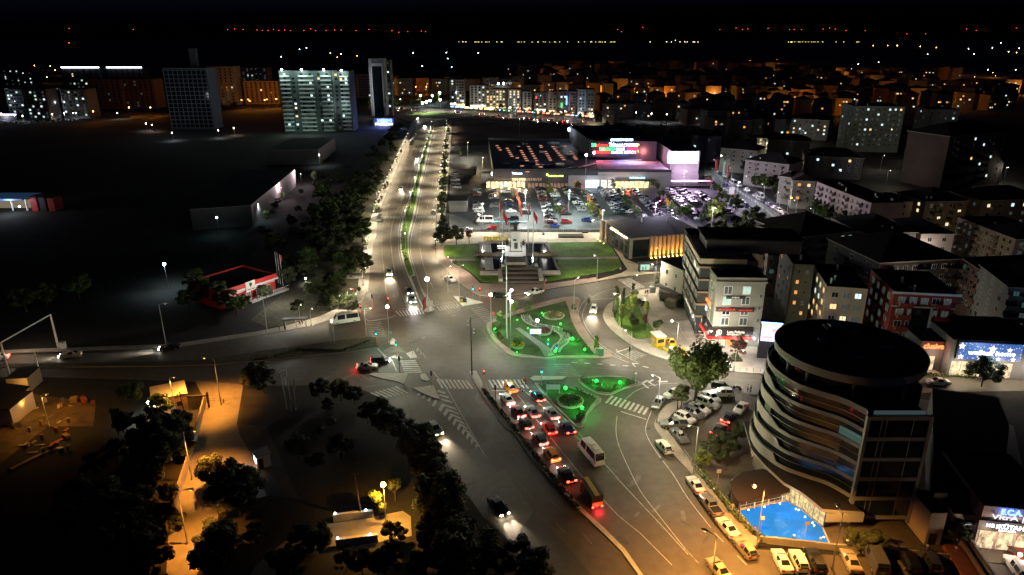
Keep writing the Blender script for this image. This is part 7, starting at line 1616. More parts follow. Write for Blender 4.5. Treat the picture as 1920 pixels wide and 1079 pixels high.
MB().box(3.2,3.26,-.9,.9,1.2,2.4,GLASS).build('windscreen', bt)
# moving cars
v('white car turning right at the plaza corner','SED','white',(844,527),(856,533),tail=True,red=12)
v('pale blue car with headlights at the boulevard stop line','SUV','silver',(773,566),(776,578),head=HEADON,beam=900)
v('black car with one bright headlight, behind the pale blue one','SED','black',(768,549),(771,558),head=HEADON,beam=500)
v('white off roader coming down the boulevard with warm beams','SUV','white',(730,515),(731,525),head=HEADW,beam=1600)
v('small car with warm beams far up the left carriageway','HAT','silver',(752,357),(751,365),head=HEADW,beam=900)
v('car with bluish beams higher up the left carriageway','SED','silver',(782,299),(781,306),head=HEADON,beam=1200); v('car with glaring headlights just below the roundabout','SED','grey',(797,238),(796,243),head=HEADON,beam=1800); v('distant car leaving the roundabout with headlights','SED','grey',(783,223),(785,228),head=HEADON,beam=1400)
v('small white car on the right carriageway by the mid crossing','HAT','white',(813,400),(812,392))
v('grey box van parked in the left lay-by','VAN','grey',(711,415),(710,425))
v('white and grey minibus with lit windows turning into the west road','MIN','white',(648,606),(628,609),head=HEADON,beam=900)
v('white pickup turning left with headlights by the plaza kerb','PIC','white',(1003,552),(990,555),head=HEADW,beam=450)
v('dark car with red tail lights passing the plaza kerb','SED','black',(934,557),(950,555),tail=True,red=30)
v('white car rounding the curve beside the tree lawn','HAT','white',(1113,584),(1110,598),head=HEADW,beam=1800)
v('silver estate waiting at the west stop line','SED','silver',(689,692),(705,691),tail=True,red=60); v('dark estate waiting beside the silver one at the west stop line','HAT','black',(713,681),(730,680),tail=True,red=40,head=HEADON)
v('dark silver car with bright headlights in the slip road','HAT','silver',(816,810),(826,822),head=HEADW,beam=1900)
v('black saloon with headlights lower on the dark roadway','SED','black',(934,955),(948,972),head=HEADW,beam=1500)
v('dark car driving left on the unlit west road, white headlamp','SED','beige',(133,670),(110,672),head=HEADON,beam=900); v('dark car with a long pale beam on the west road','SED','black',(319,656),(300,658),head=HEADON,beam=2600)
v('blue white glaring car just entering at the left edge','SED','white',(-4,676),(-20,678),tail=True,head=HEADON,beam=400)
# parked at the right kerb
K = None
v('white hatchback parked alone on the right kerb','HAT','white',(1244,843),(1230,826)); v('white saloon parked by the hotel fence','SED','white',(1303,915),(1291,898)); v('silver pickup parked behind the white saloon','PIC','silver',(1331,953),(1316,933))
v('cream white saloon parked in orange light at the kerb','SED','white',(1363,995),(1349,978)); v('beige estate parked near the tall sodium post','HAT','beige',(1397,1035),(1382,1017)); v('cream saloon with lit headlights at the bottom edge','SED','beige',(1347,1074),(1336,1060))
for i,(x,kd,cl,lb) in enumerate([(1465,'SED','white','white saloon parked nose in below the pool wall'),(1497,'HAT','white','white small van parked right of the white saloon'),(1527,'SUV','black','dark car between the white van and the tan saloon'),(1594,'SED','beige','tan saloon parked fourth below the pool wall'),(1640,'VAN','grey','long grey van parked right of the tan saloon'),(1703,'SUV','black','dark vehicle right of the grey van'),(1742,'SUV','grey','second dark vehicle near the red paved corner')]):
    v(lb,kd,cl,(x,1058),(x-14,1030))
v('pinkish car below the tile shop ramp','SUV','white',(1905,1072),(1890,1050)); v('dark low car parked before the tile shop windows','SED','maroon',(1906,1045),(1890,1020))
# diagonal parking right of the junction
for lb,kd,cl,c,f in [('white hatchback passing the parking entrance','HAT','white',(1262,744),(1250,748)),('silver car passing behind the tall curved lamp post','SED','silver',(1234,760),(1228,770)),('silver pickup parked across the parking corner','PIC','silver',(1263,801),(1250,801)),('white estate, second in the diagonal row','HAT','white',(1284,789),(1296,795)),('silver estate, third in the diagonal row','HAT','silver',(1302,780),(1315,786)),('white car, fourth in the diagonal row','SED','white',(1311,771),(1324,777)),('white pickup like car, fifth in the diagonal row','SUV','white',(1326,762),(1339,767)),('white car half hidden under the bushy tree','SED','white',(1334,750),(1342,756)),('tall white van facing left under the big tree','SUV','white',(1352,743),(1340,743)),('dark estate beside the tall white van','HAT','black',(1353,731),(1368,735)),('silver saloon parked at the tip of the diagonal row','SED','silver',(1273,822),(1285,834)),('white car shining by the hotel forecourt','SED','white',(1388,771),(1380,780)),('black car with red tail lights leaving the forecourt','SED','black',(1367,788),(1378,776)),('very dark car with red lights beside the hotel','SED','black',(1348,811),(1360,798))]:
    v(lb,kd,cl,c,f,tail=('red' in lb),red=(25 if 'red' in lb else 0))
v('yellow taxi with lit headlights beside the kiosk','SED','yellow',(1259,648),(1264,658),taxi=True,head=HEADW,beam=60); v('yellow taxi parked just below the first one','SED','yellow',(1278,665),(1274,656),taxi=True); v('black car with chrome trim parked beside the tree lawn','SUV','black',(1203,571),(1195,563)); v('white car on the street beyond the round hotel','SED','white',(1757,721),(1740,720))
# motorcycles
def moto(c, f, label, z=.03, rider=True, col='red', top=(.5,.05,.04)):
    g = G(*c); f = G(*f); rz = math.atan2(f.y-g.y,f.x-g.x); t = thing('motorcycle',label,'motorcycle',(g.x,g.y,z),rz)
    for x in (-.62,.62): 
        MB().tube((x,-.06,.3),(x,.06,.3),.3,.3,BLACK,14).build('wheel', t)
    b = MB(); b.box(-.45,.25,-.13,.13,.45,.75,PAINTS[col]); b.tube((.62,0,.3),(.42,0,1.0),.04,.04,METAL,6); b.build('body', t); MB().box(-.7,-.05,-.14,.14,.75,.86,BLACK).build('seat', t); MB().tube((.4,-.35,1.02),(.4,.35,1.02),.03,.03,METAL,6).build('handlebar', t)
    if rider: person(None, 'rider in %s jacket and helmet on the %s' % ('red' if top[0]>.3 else 'white', label), top, (.03,.03,.05), face=rz, seated=True, loc=Vector((g.x-.25*math.cos(rz),g.y-.25*math.sin(rz),0)), z=-.02)
moto((984,719),q((984,719)),'red scooter waiting on the crossing',top=(.5,.04,.04)); moto((978,733),q((978,733)),'white scooter just behind the crossing',col='white',top=(.6,.6,.65)); moto((1382,731),(1375,729),'dark motorcycle standing at the forecourt corner',rider=False,col='black',z=.03)

# ---- car park rows --------------------------------------------------------
rnd = random.Random(21)
cols = ['white','silver','grey','black','white','silver','dark blue','grey','black','white','maroon','silver','black','white']
WORD = {'SED':'saloon','HAT':'hatchback','SUV':'off roader'}
def prow(a, b, n, rname, skip=.08, heading=None, over=None, jit=.25):
    A_, B_ = G(*a), G(*b); d = (B_-A_).normalized(); h0 = math.atan2(d.y,d.x)-math.pi/2 if heading is None else heading
    for i in range(n):
        if rnd.random() < skip: continue
        p = A_.lerp(B_, i/max(1,n-1)); col = (over or {}).get(i, rnd.choice(cols)); kd = rnd.choice(['SED','HAT','SED','SUV'])
        o = inst('parked_car', lowcar(kd, col), None, (p.x+rnd.uniform(-jit,jit), p.y, .03), h0+(math.pi if rnd.random() < .5 else 0)+rnd.uniform(-.03,.03))
        tag(o, '%s %s, %s from the near end, %s' % (col, WORD[kd], nth(i), rname.replace('of the car park','of car park')), 'car', 'cars in the mall car park')
prow((862,404),(853,328),11,'left edge row of the car park',.25); prow((900,417),(893,357),16,'second left row of the car park',.45); prow((932,420),(924,360),16,'third left row of the car park',.45)
prow((964,421),(946,357),11,'row left of the orange banners',.3,over={0:'black',1:'black',3:'white'})
prow((987,402),(974,357),11,'row right of the orange banners',.15,over={4:'dark blue'})
prow((1037,426),(1012,356),26,'long double row, left side',.06,over={0:'blue',1:'maroon'}); prow((1060,404),(1034,356),14,'long double row, right side',.1,over={8:'red',4:'maroon'})
prow((1093,396),(1058,352),15,'row before the red banners',.12); prow((1116,393),(1098,362),8,'row behind the red banners',.15)
prow((1161,401),(1127,356),21,'first slanted row',.02,over={0:'green',16:'white',15:'white'}); prow((1203,409),(1158,361),15,'row along the central hedge',.05)
prow((1241,411),(1192,360),21,'row right of the blue lit aisle',.03,over={0:'silver'}); prow((1180,400),(1150,362),14,'row before the central hedge',.25)
prow((1299,401),(1252,358),18,'violet lit row, left side',.04); prow((1308,384),(1274,358),10,'violet lit row, right side',.08)
prow((1378,412),(1312,364),19,'outermost violet lit row',.06); prow((1312,412),(1296,400),4,'short row behind the pavilion',.1)
prow((1268,420),(1230,372),11,'row hidden behind the pink banners',.3)
for lb,kd,cl,c,f in [('white minibus parked sideways at the near edge of the car park','MIN','white',(909,418),(895,418)),('white saloon behind the parked minibus','SED','white',(921,414),(935,414)),('white car on the car park exit lane','SED','white',(875,434),(862,434)),('red car at the car park gate','HAT','red',(924,431),(912,431)),('small red car alone in the aisle','HAT','red',(1062,418),(1070,418)),('blue car moving with white headlights','SED','blue',(1101,415),(1112,416)),('red car by the pavilion with lights','HAT','red',(1137,422),(1136,415)),('car entering with twin headlights near the ramp','SED','grey',(891,384),(891,392)),('car braking red at the mall entrance','SED','black',(1178,359),(1180,352)),('white car turning at the mall entrance','SED','white',(1167,356),(1158,355)),('dark car near the far promenade','SED','black',(1349,431),(1360,432)),('dark car on the mall street end','SED','black',(1408,429),(1398,424)),('white minibus on the mall street kerb','MIN','white',(1374,347),(1366,342)),('second white minibus on the mall street','MIN','white',(1424,372),(1415,366)),('dark car beside the tall banner poles','HAT','blue',(1360,350),(1352,345))]:
    v(lb,kd,cl,c,f,tail=('braking' in lb),red=(500 if 'braking' in lb else 0),head=(HEADON if 'headlights' in lb else None),beam=(900 if 'headlights' in lb else 0))
prow((1470,405),(1335,318),19,'kerb of the mall street',.15,heading=math.atan2(G(1335,318).y-G(1470,405).y,G(1335,318).x-G(1470,405).x))
prow((1410,395),(1322,335),12,'inner kerb of the mall street',.3,heading=math.atan2(G(1335,318).y-G(1470,405).y,G(1335,318).x-G(1470,405).x))
prow((771,272),(778,253),9,'kerb below the roundabout',.1,heading=1.5); prow((760,245),(740,230),9,'slim tower yard',.1); prow((990,226),(1060,236),12,'neon row kerb',.1); prow((870,219),(985,222),16,'roundabout side kerb',.1)
prow((10,232),(160,226),16,'far left clinic yard',.1)
# bay lines
for (a,b_,n,L_) in [((862,404),(853,328),10,5),((964,421),(946,357),12,5),((1037,426),(1012,356),22,5),((1093,396),(1058,352),14,5),((1161,401),(1127,356),18,5),((1241,411),(1192,360),18,5),((1299,401),(1252,358),16,5),((1378,412),(1312,364),16,5),((935,425),(928,357),16,5)]:
    A_,B_ = G(*a),G(*b_); d = (B_-A_).normalized(); nn_ = Vector((d.y,-d.x,0)); qs = []
    for i in range(n+1):
        p = A_.lerp(B_,(i+.5)/n); u = nn_*L_/2; w_ = d*.06; qs.append([p-u-w_,p+u-w_,p+u+w_,p-u+w_])
    quads("bay_line", qs, m=PAINTW)
# cart shelter, ramp house, barrier, canopy
def boxthing(name, label, cat, c, dims, m, rz=0.0, z=0.0, parts=(), group=None):
    g = G(*c); t = thing(name, label, cat, (g.x,g.y,z), rz, group); sx,sy,sz = dims; MB().box(-sx/2,sx/2,-sy/2,sy/2,0,sz,m).build('body', t)
    for nm,(x0,x1,y0,y1,z0_,z1_),mm in parts: MB().box(x0,x1,y0,y1,z0_,z1_,mm).build(nm, t)
    return t
boxthing('ramp_house','square grey ramp building at the left of the car park','building',(860,393),(7.5,8,4.6),wallm("ramp wall",(.22,.21,.2)),0,0,[('roof',(-4,4,-4.3,5,4.6,4.8),ROOF),('pale_base',(-3.4,3.4,-4.15,-4.0,0,2.6),PALE)])
boxthing('ramp_hood','upper grey ramp wall in the left car park','wall',(868,325),(14,9,3),wallm("ramp wall",(.22,.21,.2)),0,0,[('end_wall',(6.5,7.2,-6,5,0,4.4),DARKM)])
boxthing('metal_staircase','pale slatted stair block at the mall left corner','stairs',(917,342),(7,5,5),MALLP,0,0,[('slat_panel',(-3.6,3.6,-2.9,-2.55,.5,4.8),METAL)])
boxthing('gate_canopy','thin blue canopy over the car park exit','canopy',(955,438),(.3,.3,4.2),WHITE,0,0,[('canopy_roof',(-6.5,6.5,-1,1,4.2,4.45),mat("pale blue canopy",(.1,.3,.42),.5))])
boxthing('cart_shelter','long white cart shelter before the mall screen block','shelter',(1283,352),(.3,.3,3),WHITE,0,0,[('roof',(-14,13,-1.5,1.5,3,3.25),mat("white shelter roof",(.7,.62,.68),.5)),('rack',(-13,12,-1,1,.2,1.0),DARKM),('post',(-13.8,-13.6,-.2,.2,0,3),WHITE),('post',(12.6,12.8,-.2,.2,0,3),WHITE)])
boxthing('pylon','white square gate pylon by the car park exit','pylon',(934,436),(1.0,.6,5.5),WHITE)
boxthing('bus_shelter','glass bus shelter with a lit panel below the pavilion','bus shelter',(1198,510),(.3,2.0,2.6),DARKM,.05,.12,[('roof',(-.5,8,-1,1.2,2.6,2.8),DARKM),('lit_panel',(.4,3.2,-.1,0,.5,2.2),emit("bus shelter panel",(.6,1,.8),.8)),('bench',(3.5,6.5,-.2,.2,.4,.5),METAL)])
boxthing('bus_shelter','small open bus shelter on the left pavement','bus shelter',(535,616),(.15,1.2,2.3),METAL,.15,.12,[('roof',(-.3,5.5,-.8,.8,2.3,2.45),DARKM),('post',(5,5.15,-.1,.1,0,2.3),METAL),('post',(2.6,2.75,-.1,.1,0,2.3),METAL)])
boxthing('advertising_kiosk','blue grey street kiosk right of the bus shelter','kiosk',(1231,509),(2,1.2,1.8),mat("kiosk blue",(.10,.14,.2),.5),0,.12)
boxthing('parking_booth','grey bin enclosure on the east pavement corner','booth',(1223,549),(1.5,1.2,1.6),METAL,0,.12)
boxthing('kiosk','yellow taxi kiosk with a white roof','kiosk',(1233,646),(2.2,3.2,2.4),mat("kiosk yellow",(.6,.34,.02),.6),.25,.12,[('roof',(-1.3,1.3,-1.8,1.8,2.4,2.6),WHITE),('glass_side',(1.12,1.2,-1.3,1.3,.6,2.1),emit("kiosk glass",(.6,.9,1),.35)),('window',(-.8,.8,-1.68,-1.62,1.0,1.9),GLASS),('air_unit',(-1.6,-1.12,-.6,.6,.5,1.3),METAL)])
boxthing('bench','small bench on the promenade','bench',(1097,438),(2,.6,.5),BARK,0,.12); boxthing('planter_box','low earth filled frame planter on the promenade','planter',(1070,444),(9,4,.4),BARK,0,.12,[('soil',(-4.2,4.2,-1.7,1.7,.4,.45),GRASSD)])
boxthing('letter_sculpture','bright yellow letter sculpture on the promenade','sculpture',(928,452),(.2,.3,.3),YB,0,.12,[('letter',(-4+1.05*i,-3.2+1.05*i,-.4,.4,.2,1.6),mat("yellow letters",(.8,.6,.02),.5,emit=.12,ecol=(1,.8,.05))) for i in range(8)])
boxthing('small_white_sign','white square panel on a thin statue plinth by the car park fence','sign board',(1019,441),(.8,.8,.5),BRONZE,0,.12,[('post',(-.08,.08,-.08,.08,.5,3.2),METAL),('panel',(.3,2.2,-.05,.05,2.6,4),WHITE)])
boxthing('newsstand','dark food cart on the plaza island with a yellow box','cart',(868,567),(1.6,1.2,1.2),DARKM,0,.14,[('yellow_box',(-.8,0,-.7,-.6,.1,1.0),YB)])
boxthing('utility_cabinet','green metal cabinet at the lower right corner of the garden','cabinet',(1126,667),(1.2,1,1.7),mat("green cabinet",(.15,.3,.2),.6),0,.14); boxthing('plinth','pale post plinth beside the green cabinet','plinth',(1119,666),(.8,.8,1.6),STONE,0,.14)
boxthing('guardhouse','small white guard booth with a cold lit window by the gate forecourt','guard booth',(493,872),(2.2,2.2,2.4),WHITE,.6,0,[('roof',(-1.3,1.3,-1.3,1.3,2.4,2.55),METAL),('lit_window',(-1.14,-1.11,-.8,.8,1.0,2.1),emit("booth window",(.75,.88,1),5)),('door',(-.9,-.1,-1.14,-1.11,0,2),DARKM)])
lamp_light(None,(G(478,880).x,G(478,880).y,2.4),(.75,.88,1),55,'POINT',0,.2)
for nm,c in (('upper low wall with small white lamps beside the orange driveway',(663,974)),('lower low wall with small white lamps beside the orange driveway',(670,1020))):
    t = boxthing('gate_wall',nm,'wall',c,(5.8,.5,1.3),PALE,.18); 
    for x in (-2.6,1.9): MB().ball((x,0,1.45),.13,emit("white wall lamp",(.8,.9,1),22),8,4).build('wall_lamp', t); lamp_light(t,(x,-.2,1.7),(.85,.92,1),12,'POINT',0,.1)
# feather banners
for gi,(pts,col,lbc) in enumerate([([(966,372),(969,380),(972,388),(974,396)],(.75,.12,.02),'orange red'),([(975,404),(977,412)],(.6,.08,.03),'dark red'),([(1090,362),(1093,367)],(.9,.15,.35),'pink'),([(1101,383),(1104,389),(1107,395)],(.85,.22,.02),'orange'),([(1110,400),(1112,404)],(.6,.03,.03),'red'),([(1121,412),(1124,416),(1127,420)],(.7,.35,.05),'amber'),([(1238,384),(1241,387),(1244,390)],(.8,.15,.45),'magenta'),([(1247,391),(1250,394),(1254,397)],(.85,.5,.05),'yellow'),([(1327,350),(1331,353),(1345,364)],(.7,.05,.05),'crimson'),([(1375,383),(1378,386),(1381,388)],(.75,.4,.04),'gold'),([(1084,350),(1087,353)],(.5,.6,.1),'lime')]):
    for i,(x,y) in enumerate(pts):
        g = G(x,y); t = thing('feather_banner','%s feather banner, %s of its cluster between the car park rows' % (lbc,nth(i)),'banner',g,0,'%s feather banners' % lbc); MB().tube((0,0,0),(0,0,4.4),.04,.03,METAL,5).build('pole', t)
        MB().box(.04,.5,-.02,.02,1.2,4.3,mat("banner "+lbc,col,.7,emit=.04,ecol=col)).build('cloth', t)  # cloth given a faint glow, some light is in its colour
for i,(x,y) in enumerate([(1352,350),(1360,356),(1338,344)]):
    g = G(x,y); t = thing('flagpole','tall banner pole, %s by the mall street' % nth(i),'flagpole',g); MB().tube((0,0,0),(0,0,12),.1,.07,METAL,6).build('pole', t); MB().box(.1,.9,-.03,.03,6,11.5,RED if i else WHITE).build('banner_cloth', t)
g = G(1371,368); t = thing('sign_board','white square sign board by the mall street fence','sign board',g); MB().box(-1.2,1.2,-.1,.1,.8,4,WHITE).build('panel', t); MB().box(-.1,.1,-.05,.05,0,.8,METAL).build('post', t)
# fences and walls
def fence(pts, h, label, m=METAL, post=2.5, solid=False, name='fence', cat='fence', th=.12, z=.1):
    ps = [G(*p) for p in pts]; o = ps[0]; t = thing(name, label, cat, (o.x,o.y,z)); pm = MB(); r = MB()
    for a, b_ in zip(ps, ps[1:]):
        a = a-o; b_ = b_-o; L_ = (b_-a).length; d = (b_-a)/L_; nn_ = Vector((-d.y,d.x,0))*th/2
        if solid: r.prism([a-nn_,b_-nn_,b_+nn_,a+nn_],0,h,m)
        else:
            for zz in (h,h*.5): r.tube(a+Vector((0,0,zz)), b_+Vector((0,0,zz)), .03,.03,m,5)
            nb = int(L_/.8)
            for i in range(nb): c = a.lerp(b_, i/max(1,nb)); r.tube(c, c+Vector((0,0,h)), .015,.015,m,3,False)
        for i in range(int(L_/post)+1):
            c = a+d*min(L_, i*post); MB().box(c.x-.06,c.x+.06,c.y-.06,c.y+.06,0,h+.08,m).build('fence_post', t) if len(t.children) < 60 else None
    r.build('rails' if False else 'panel', t); return t
fence([(1283,857),(1306,888),(1331,916),(1353,941),(1386,981),(1424,1016)],1.2,'metal fence along the hotel pavement',post=3)
fence([(1424,1017),(1490,1024),(1560,1032),(1700,1043),(1780,1052)],1.0,'low masonry wall with lamp globes below the pool',PALE,5,True,'garden_wall','wall',.3)
for i,(x,y) in enumerate([(1486,1023),(1535,1028),(1585,1033),(1631,1035),(1682,1040),(1735,1042),(1788,1046)]):
    g = G(x,y); t = thing('wall_lamp_post','unlit globe lamp, %s from the left on the wall below the pool' % nth(i),'lamp',(g.x,g.y,1.1)); MB().tube((0,0,0),(0,0,.45),.06,.05,METAL,6).build('post', t); MB().ball((0,0,.6),.2,WHITE,10,6).build('globe', t)
fence([(1387,961),(1478,941)],1.1,'white pipe railing at the head of the pool',WHITE); fence([(1372,912),(1400,950)],1.1,'thin white railing by the dark canopy',WHITE)
fence([(386,757),(372,812),(356,868),(335,932),(316,1004)],2.0,'low wall and mesh fence on the left of the orange side street',mat("dirty wall",(.25,.2,.15),.9,noise=.2,scale=1),4,True,'boundary_wall','wall',.2,0)
fence([(365,752),(387,756),(420,757),(452,750)],.9,'open sliding gate rail across the side street',DARKM,8,False,'gate','gate')
fence([(1350,338),(1420,385),(1470,425)],1.0,'pale fence between the car park and the mall street',WHITE,4)
fence([(850,431),(930,436),(1150,433)],.9,'low fence between the car park and the promenade',METAL,5)
fence([(1405,847),(1345,895)],.0 or 1.0,'timber rail in the hotel garden',BARK,4)
for i in range(9):
    g = G(*lerp((1272,618),(1298,660),i/8)); t = thing('bollard','thin steel bollard, %s of the line across the lit plaza' % nth(i),'bollard',(g.x,g.y,.13),0,'bollards on the lit plaza'); MB().tube((0,0,0),(0,0,.9),.05,.05,METAL,6).build('post', t)
for i in range(6):
    g = G(*lerp((1362,694),(1425,700),i/5)); t = thing('bollard','thin steel bollard, %s along the plaza kerb' % nth(i),'bollard',(g.x,g.y,.13),0,'bollards on the plaza kerb'); MB().tube((0,0,0),(0,0,.9),.05,.05,METAL,6).build('post', t)
def cafe(c, label):
    g = G(*c); t = thing('cafe_table',label,'table',(g.x,g.y,.14)); MB().tube((0,0,0),(0,0,.7),.05,.05,METAL,6).build('leg', t); MB().tube((0,0,.7),(0,0,.74),.45,.45,WHITE,12).build('tabletop', t)
    for k in range(2):
        g2 = G(c[0]+(-9 if k else 9),c[1]+1); s = thing('cafe_chair','dark chair %s of the %s' % (('right','left')[k],label.replace('cafe table','table')),'chair',(g2.x,g2.y,.14),k*math.pi); MB().box(-.22,.22,-.22,.22,.4,.46,DARKM).build('seat', s); MB().box(-.24,-.2,-.22,.22,.46,.9,DARKM).build('backrest', s)
        for a in (-.19,.16):
            for b_ in (-.19,.16): MB().box(a,a+.04,b_,b_+.04,0,.4,DARKM).build('leg', s)
for c,lb in (((1312,628),'cafe table nearest the corner block side'),((1316,634),'second cafe table beside the corner block'),((1322,640),'third cafe table beside the corner block'),((1330,648),'cafe table at the corner of the lit shop front'),((1347,654),'cafe table before the red fascia')): cafe(c, lb)
boxthing('planter_box','square planter round the thin plaza tree','planter',(1340,674),(2.6,1.4,.5),BARK,0,.13); boxthing('planter_box','second square planter under the leafy plaza tree','planter',(1379,677),(2.6,1.4,.5),BARK,0,.13)
boxthing('street_bin','grey waste bin by the forecourt steps','bin',(1311,662),(1.6,.9,1.1),METAL,0,.13)
# loading trucks by the neon block
boxthing('flatbed_truck','dark flatbed truck with timber racks beside the glass office block','truck',(1262,566),(7,2.3,1.2),DARKM,-.5,.2,[('rack',(-3.3,3.3,-1.1,-1.0,1.2,2.4),BARK),('cab',(2.6,4.6,-1.1,1.1,.4,2.5),mat("blue cab",(.02,.06,.14),.4)),('wheel',(-2.8,-2.2,-1.25,-1.15,-.1,.6),BLACK),('wheel',(2.8,3.4,-1.25,-1.15,-.1,.6),BLACK)])
boxthing('cargo_stack','covered brown cargo stack by the office block','cargo',(1259,574),(3,2.4,1.6),mat("brown tarp",(.09,.08,.04),.8,noise=.3,scale=2),-.5,.13)
# lower left: low houses, scrapyard, hut
LH = Bld('low_house','low yellow lit house with a dark roof at the left edge','house',(-60,770),(18,768),3.4,7,CREAM,roof='lip')
LHb = Bld('low_house','small flat roofed house behind the lit one at the left edge','house',(10,711),(50,709),3.2,5,TAN,roof='lip')
fr = thing('long_house','long house whose side glows yellow beside the scrapyard','house',G(18,790)); a0 = G(18,790); a1 = G(60,752); lp = [(0,0),(a1.x-a0.x,a1.y-a0.y),(a1.x-a0.x-9,a1.y-a0.y+2),(-9,2)]
MB().prism(lp,0,3.0,CREAM,ROOF).build('walls', fr); MB().prism([(x*1.04+.2,y*1.04) for x,y in lp],3.0,3.15,ROOF,ROOF).build('roof', fr)
dd = Vector((lp[1][0],lp[1][1])); ang = math.atan2(dd.y,dd.x)
for i,u in enumerate((.3,.5,.72)): inst('window', winmesh('d','one',BARK), fr, (dd.x*u+.06,dd.y*u-.06,1.5), ang, (1.1,1,1.2))
lamp_light(fr,(dd.x*.45+2.0,dd.y*.45-1.6,2.7),(1,.55,.10),500,'POINT',0,.2); MB().ball((dd.x*.45+.3,dd.y*.45-.2,2.75),.15,emit("yellow wall lamp",(1,.7,.2),25),8,4).build('wall_lamp', fr)
lamp_light(LHb.t,(LHb.w*.9,-2,2.6),(1,.6,.15),120,'POINT',0,.2)
rnd = random.Random(9); junk = [mat("junk timber",(.25,.17,.08),.9),mat("junk metal",(.2,.2,.2),.6,.4),mat("junk pale",(.45,.4,.3),.9),mat("junk red",(.3,.06,.04),.8)]
JK = sorted([(rnd.uniform(20,175), rnd.uniform(745,850)) for _ in range(44)])
for i in range(44):
    x, y = JK[i]; g = G(x,y)
    kind = rnd.choice(['scrap_board','scrap_crate','scrap_barrel']); m_ = rnd.choice(junk); mn = m_.name.split()[1]
    if kind == 'scrap_barrel': o = MB().tube((0,0,0),(0,0,.9),.3,.3,m_,12).build(kind, None, (g.x,g.y,.01), 0, True)
    else:
        sx, sy, sz = (rnd.uniform(.8,2.2),rnd.uniform(.2,.6),rnd.uniform(.08,.2)) if kind == 'scrap_board' else (rnd.uniform(.5,1.4),rnd.uniform(.5,1.2),rnd.uniform(.5,1.1))
        b = MB().box(-sx/2,sx/2,-sy/2,sy/2,0,sz,m_)
        if kind == 'scrap_crate': b.box(-sx/2-.04,sx/2+.04,-sy/2-.04,sy/2+.04,sz*.45,sz*.58,junk[0])
        o = b.build(kind, None, (g.x,g.y,.01), rnd.uniform(0,3))
    tag(o, '%s %s lying in the yellow lit scrapyard, %s piece from the house' % (mn, kind.replace('scrap_',''), nth(i)), kind.split('_')[1], 'scrap in the yellow lit yard')
lamp_light(None,(G(110,770).x,G(110,770).y,7),(1,.4,.05),420,'POINT',0,.3)
street_lamp(92,800,6.5,900,(1,.42,.06),'old sodium lamp standing in the scrapyard',None,arm=.6,bulb=.12,es=10)
HUT = Bld('hut','terracotta plastered hut with a stepped roof edge by the side street','hut',(284,752),(350,738),3.4,6,mat("terracotta render",(.42,.22,.10),.9,noise=.2,scale=.6),roof='lip',roofm=mat("pale hut roof",(.4,.36,.32),.8))
MB().tube((HUT.w*.4,-.3,3.2),(HUT.w*.4,-.2,3.2),.45,.45,WHITE,12).build('satellite_dish', HUT.t); HUT.win('F',HUT.w*.75,1.6,1.0,1.0,'d','one',BARK)
boxthing('small_white_booth','tiny white booth under the yard lamp','booth',(282,808),(1.6,1.4,2.0),WHITE,.3); boxthing('gate_structure','dark gate frame with a brown panel beside the hut','gate',(367,766),(3.2,.3,2.6),BARK,.1,0,[('crossbar',(-2,2.6,-.2,.2,2.6,2.8),DARKM),('post',(2.4,2.7,-.2,.2,0,3.4),DARKM)])
fence([(20,882),(60,862),(102,843)],.25,'low orange lit wall crossing the dark yard',TAN,20,True,'low_wall','wall',.8,0)
# pavement bench wall on the left
boxthing('concrete_platform','low concrete slab on the verge left of the boulevard','platform',(650,520),(9,3,.3),CONC,0); boxthing('street_bin','dark litter bin on the left pavement','bin',(689,503),(.7,.7,1.2),DARKM,0,.13)
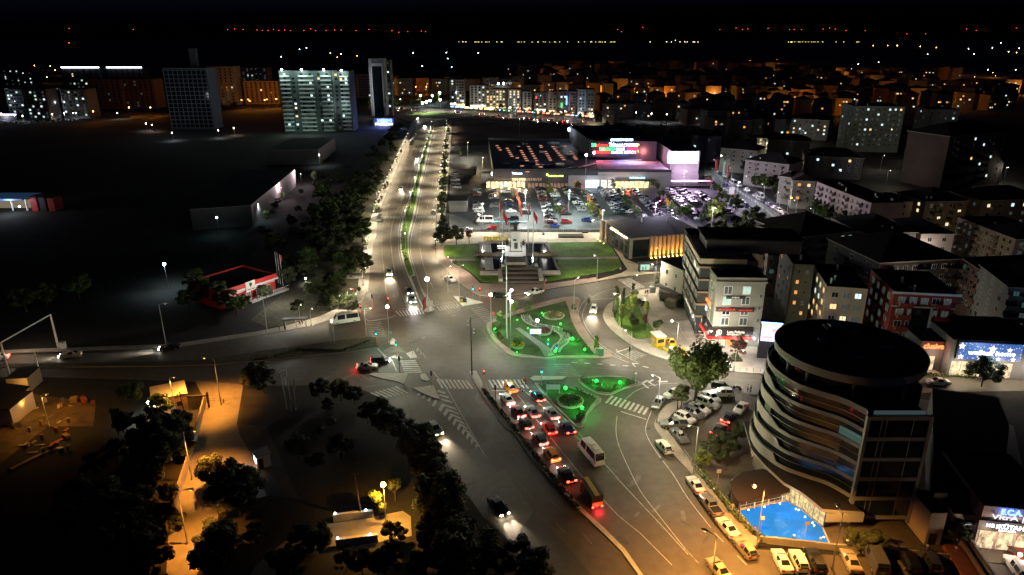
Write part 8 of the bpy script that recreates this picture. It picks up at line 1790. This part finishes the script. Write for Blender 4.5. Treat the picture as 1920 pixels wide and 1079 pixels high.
# tables of the hotel restaurant
for i in range(12):
    x,y = lerp((1412,858),(1478,918),i/11); g = G(x+(i%2)*6,y+(i%3)*3); t = thing('terrace_table','pale cloth covered table, %s along the hotel restaurant terrace' % nth(i),'table',(g.x,g.y,.13),0,'tables of the hotel terrace'); MB().tube((0,0,0),(0,0,.74),.1,.1,METAL,6).build('leg', t); b = MB(); b.box(-.5,.5,-.5,.5,.72,.76,WHITE); b.box(-.52,.52,-.52,-.5,.35,.75,WHITE); b.build('tablecloth', t)
g = G(1440,900); t = thing('canopy','large dark maroon flat canopy between the pool and the hotel','canopy',(g.x,g.y,0)); cp_ = local(g,[(1369,905),(1392,886),(1430,880),(1455,888),(1482,905),(1481,925),(1386,943),(1372,925)],3.0); MB().prism(cp_,2.9,3.1,mat("maroon canopy",(.022,.012,.010),.9,noise=.3,scale=.3)).build('canopy_roof', t)
for i in (0,2,4,6): MB().tube((cp_[i][0]*.95,cp_[i][1]*.95,0),(cp_[i][0]*.95,cp_[i][1]*.95,2.9),.08,.08,DARKM,6).build('post', t)
# people
for lb,c,top,fc in [('person in a dark coat walking along the lawn side pavement',(1103,525),(.02,.02,.03),0),('person in blue standing by the food cart',(874,571),(.03,.06,.2),1),('left person of the pair on the east pavement',(1210,554),(.3,.28,.26),2),('right dark person of the pair on the east pavement',(1214,554),(.03,.03,.04),2),('person in black between the two taxis',(1265,662),(.02,.02,.02),1.2),('person in white at the edge of the forecourt parking',(1401,737),(.6,.6,.6),.5),('person in black beside the one in white',(1407,738),(.02,.02,.02),3),('person in a red top waiting on the left pavement',(562,610),(.5,.05,.04),0),('person in green and white beside the one in red',(567,609),(.2,.3,.25),1),('person waiting left of the open bus shelter',(524,620),(.25,.15,.12),1),('pedestrian under the open bus shelter',(535,621),(.3,.25,.2),2),('person in a cream top walking by the hotel fence',(1372,962),(.5,.35,.15),1.4),('companion in a blue top behind the fence walker',(1366,966),(.06,.15,.25),1.2),('person on the pavement at the pool wall corner',(1413,1006),(.3,.2,.1),2),('person by the lower fence gate',(1365,941),(.2,.12,.06),1.8),('left pedestrian in the aisle below the mall entrance',(1113,369),(.02,.02,.03),1.6),('right pedestrian in the aisle below the mall entrance',(1117,369),(.05,.04,.05),1.6),('person in white crossing the car park aisle',(993,374),(.6,.6,.62),0),('left shopper near the mall white entrance',(1103,350),(.1,.1,.12),0),('right shopper near the mall white entrance',(1112,350),(.2,.15,.15),0),('shopper waiting by the bus shelter seat',(1205,511),(.1,.2,.3),1),('person standing at the bus shelter right end',(1210,510),(.4,.35,.3),1),('person walking under the plaza pavement lamp',(855,497),(.02,.05,.04),1),('person at the plaza lawn edge',(1023,534),(.45,.42,.4),1),('person passing the wall beside the pavilion',(1163,512),(.5,.4,.35),1)]:
    person(c, lb, top, face=fc)
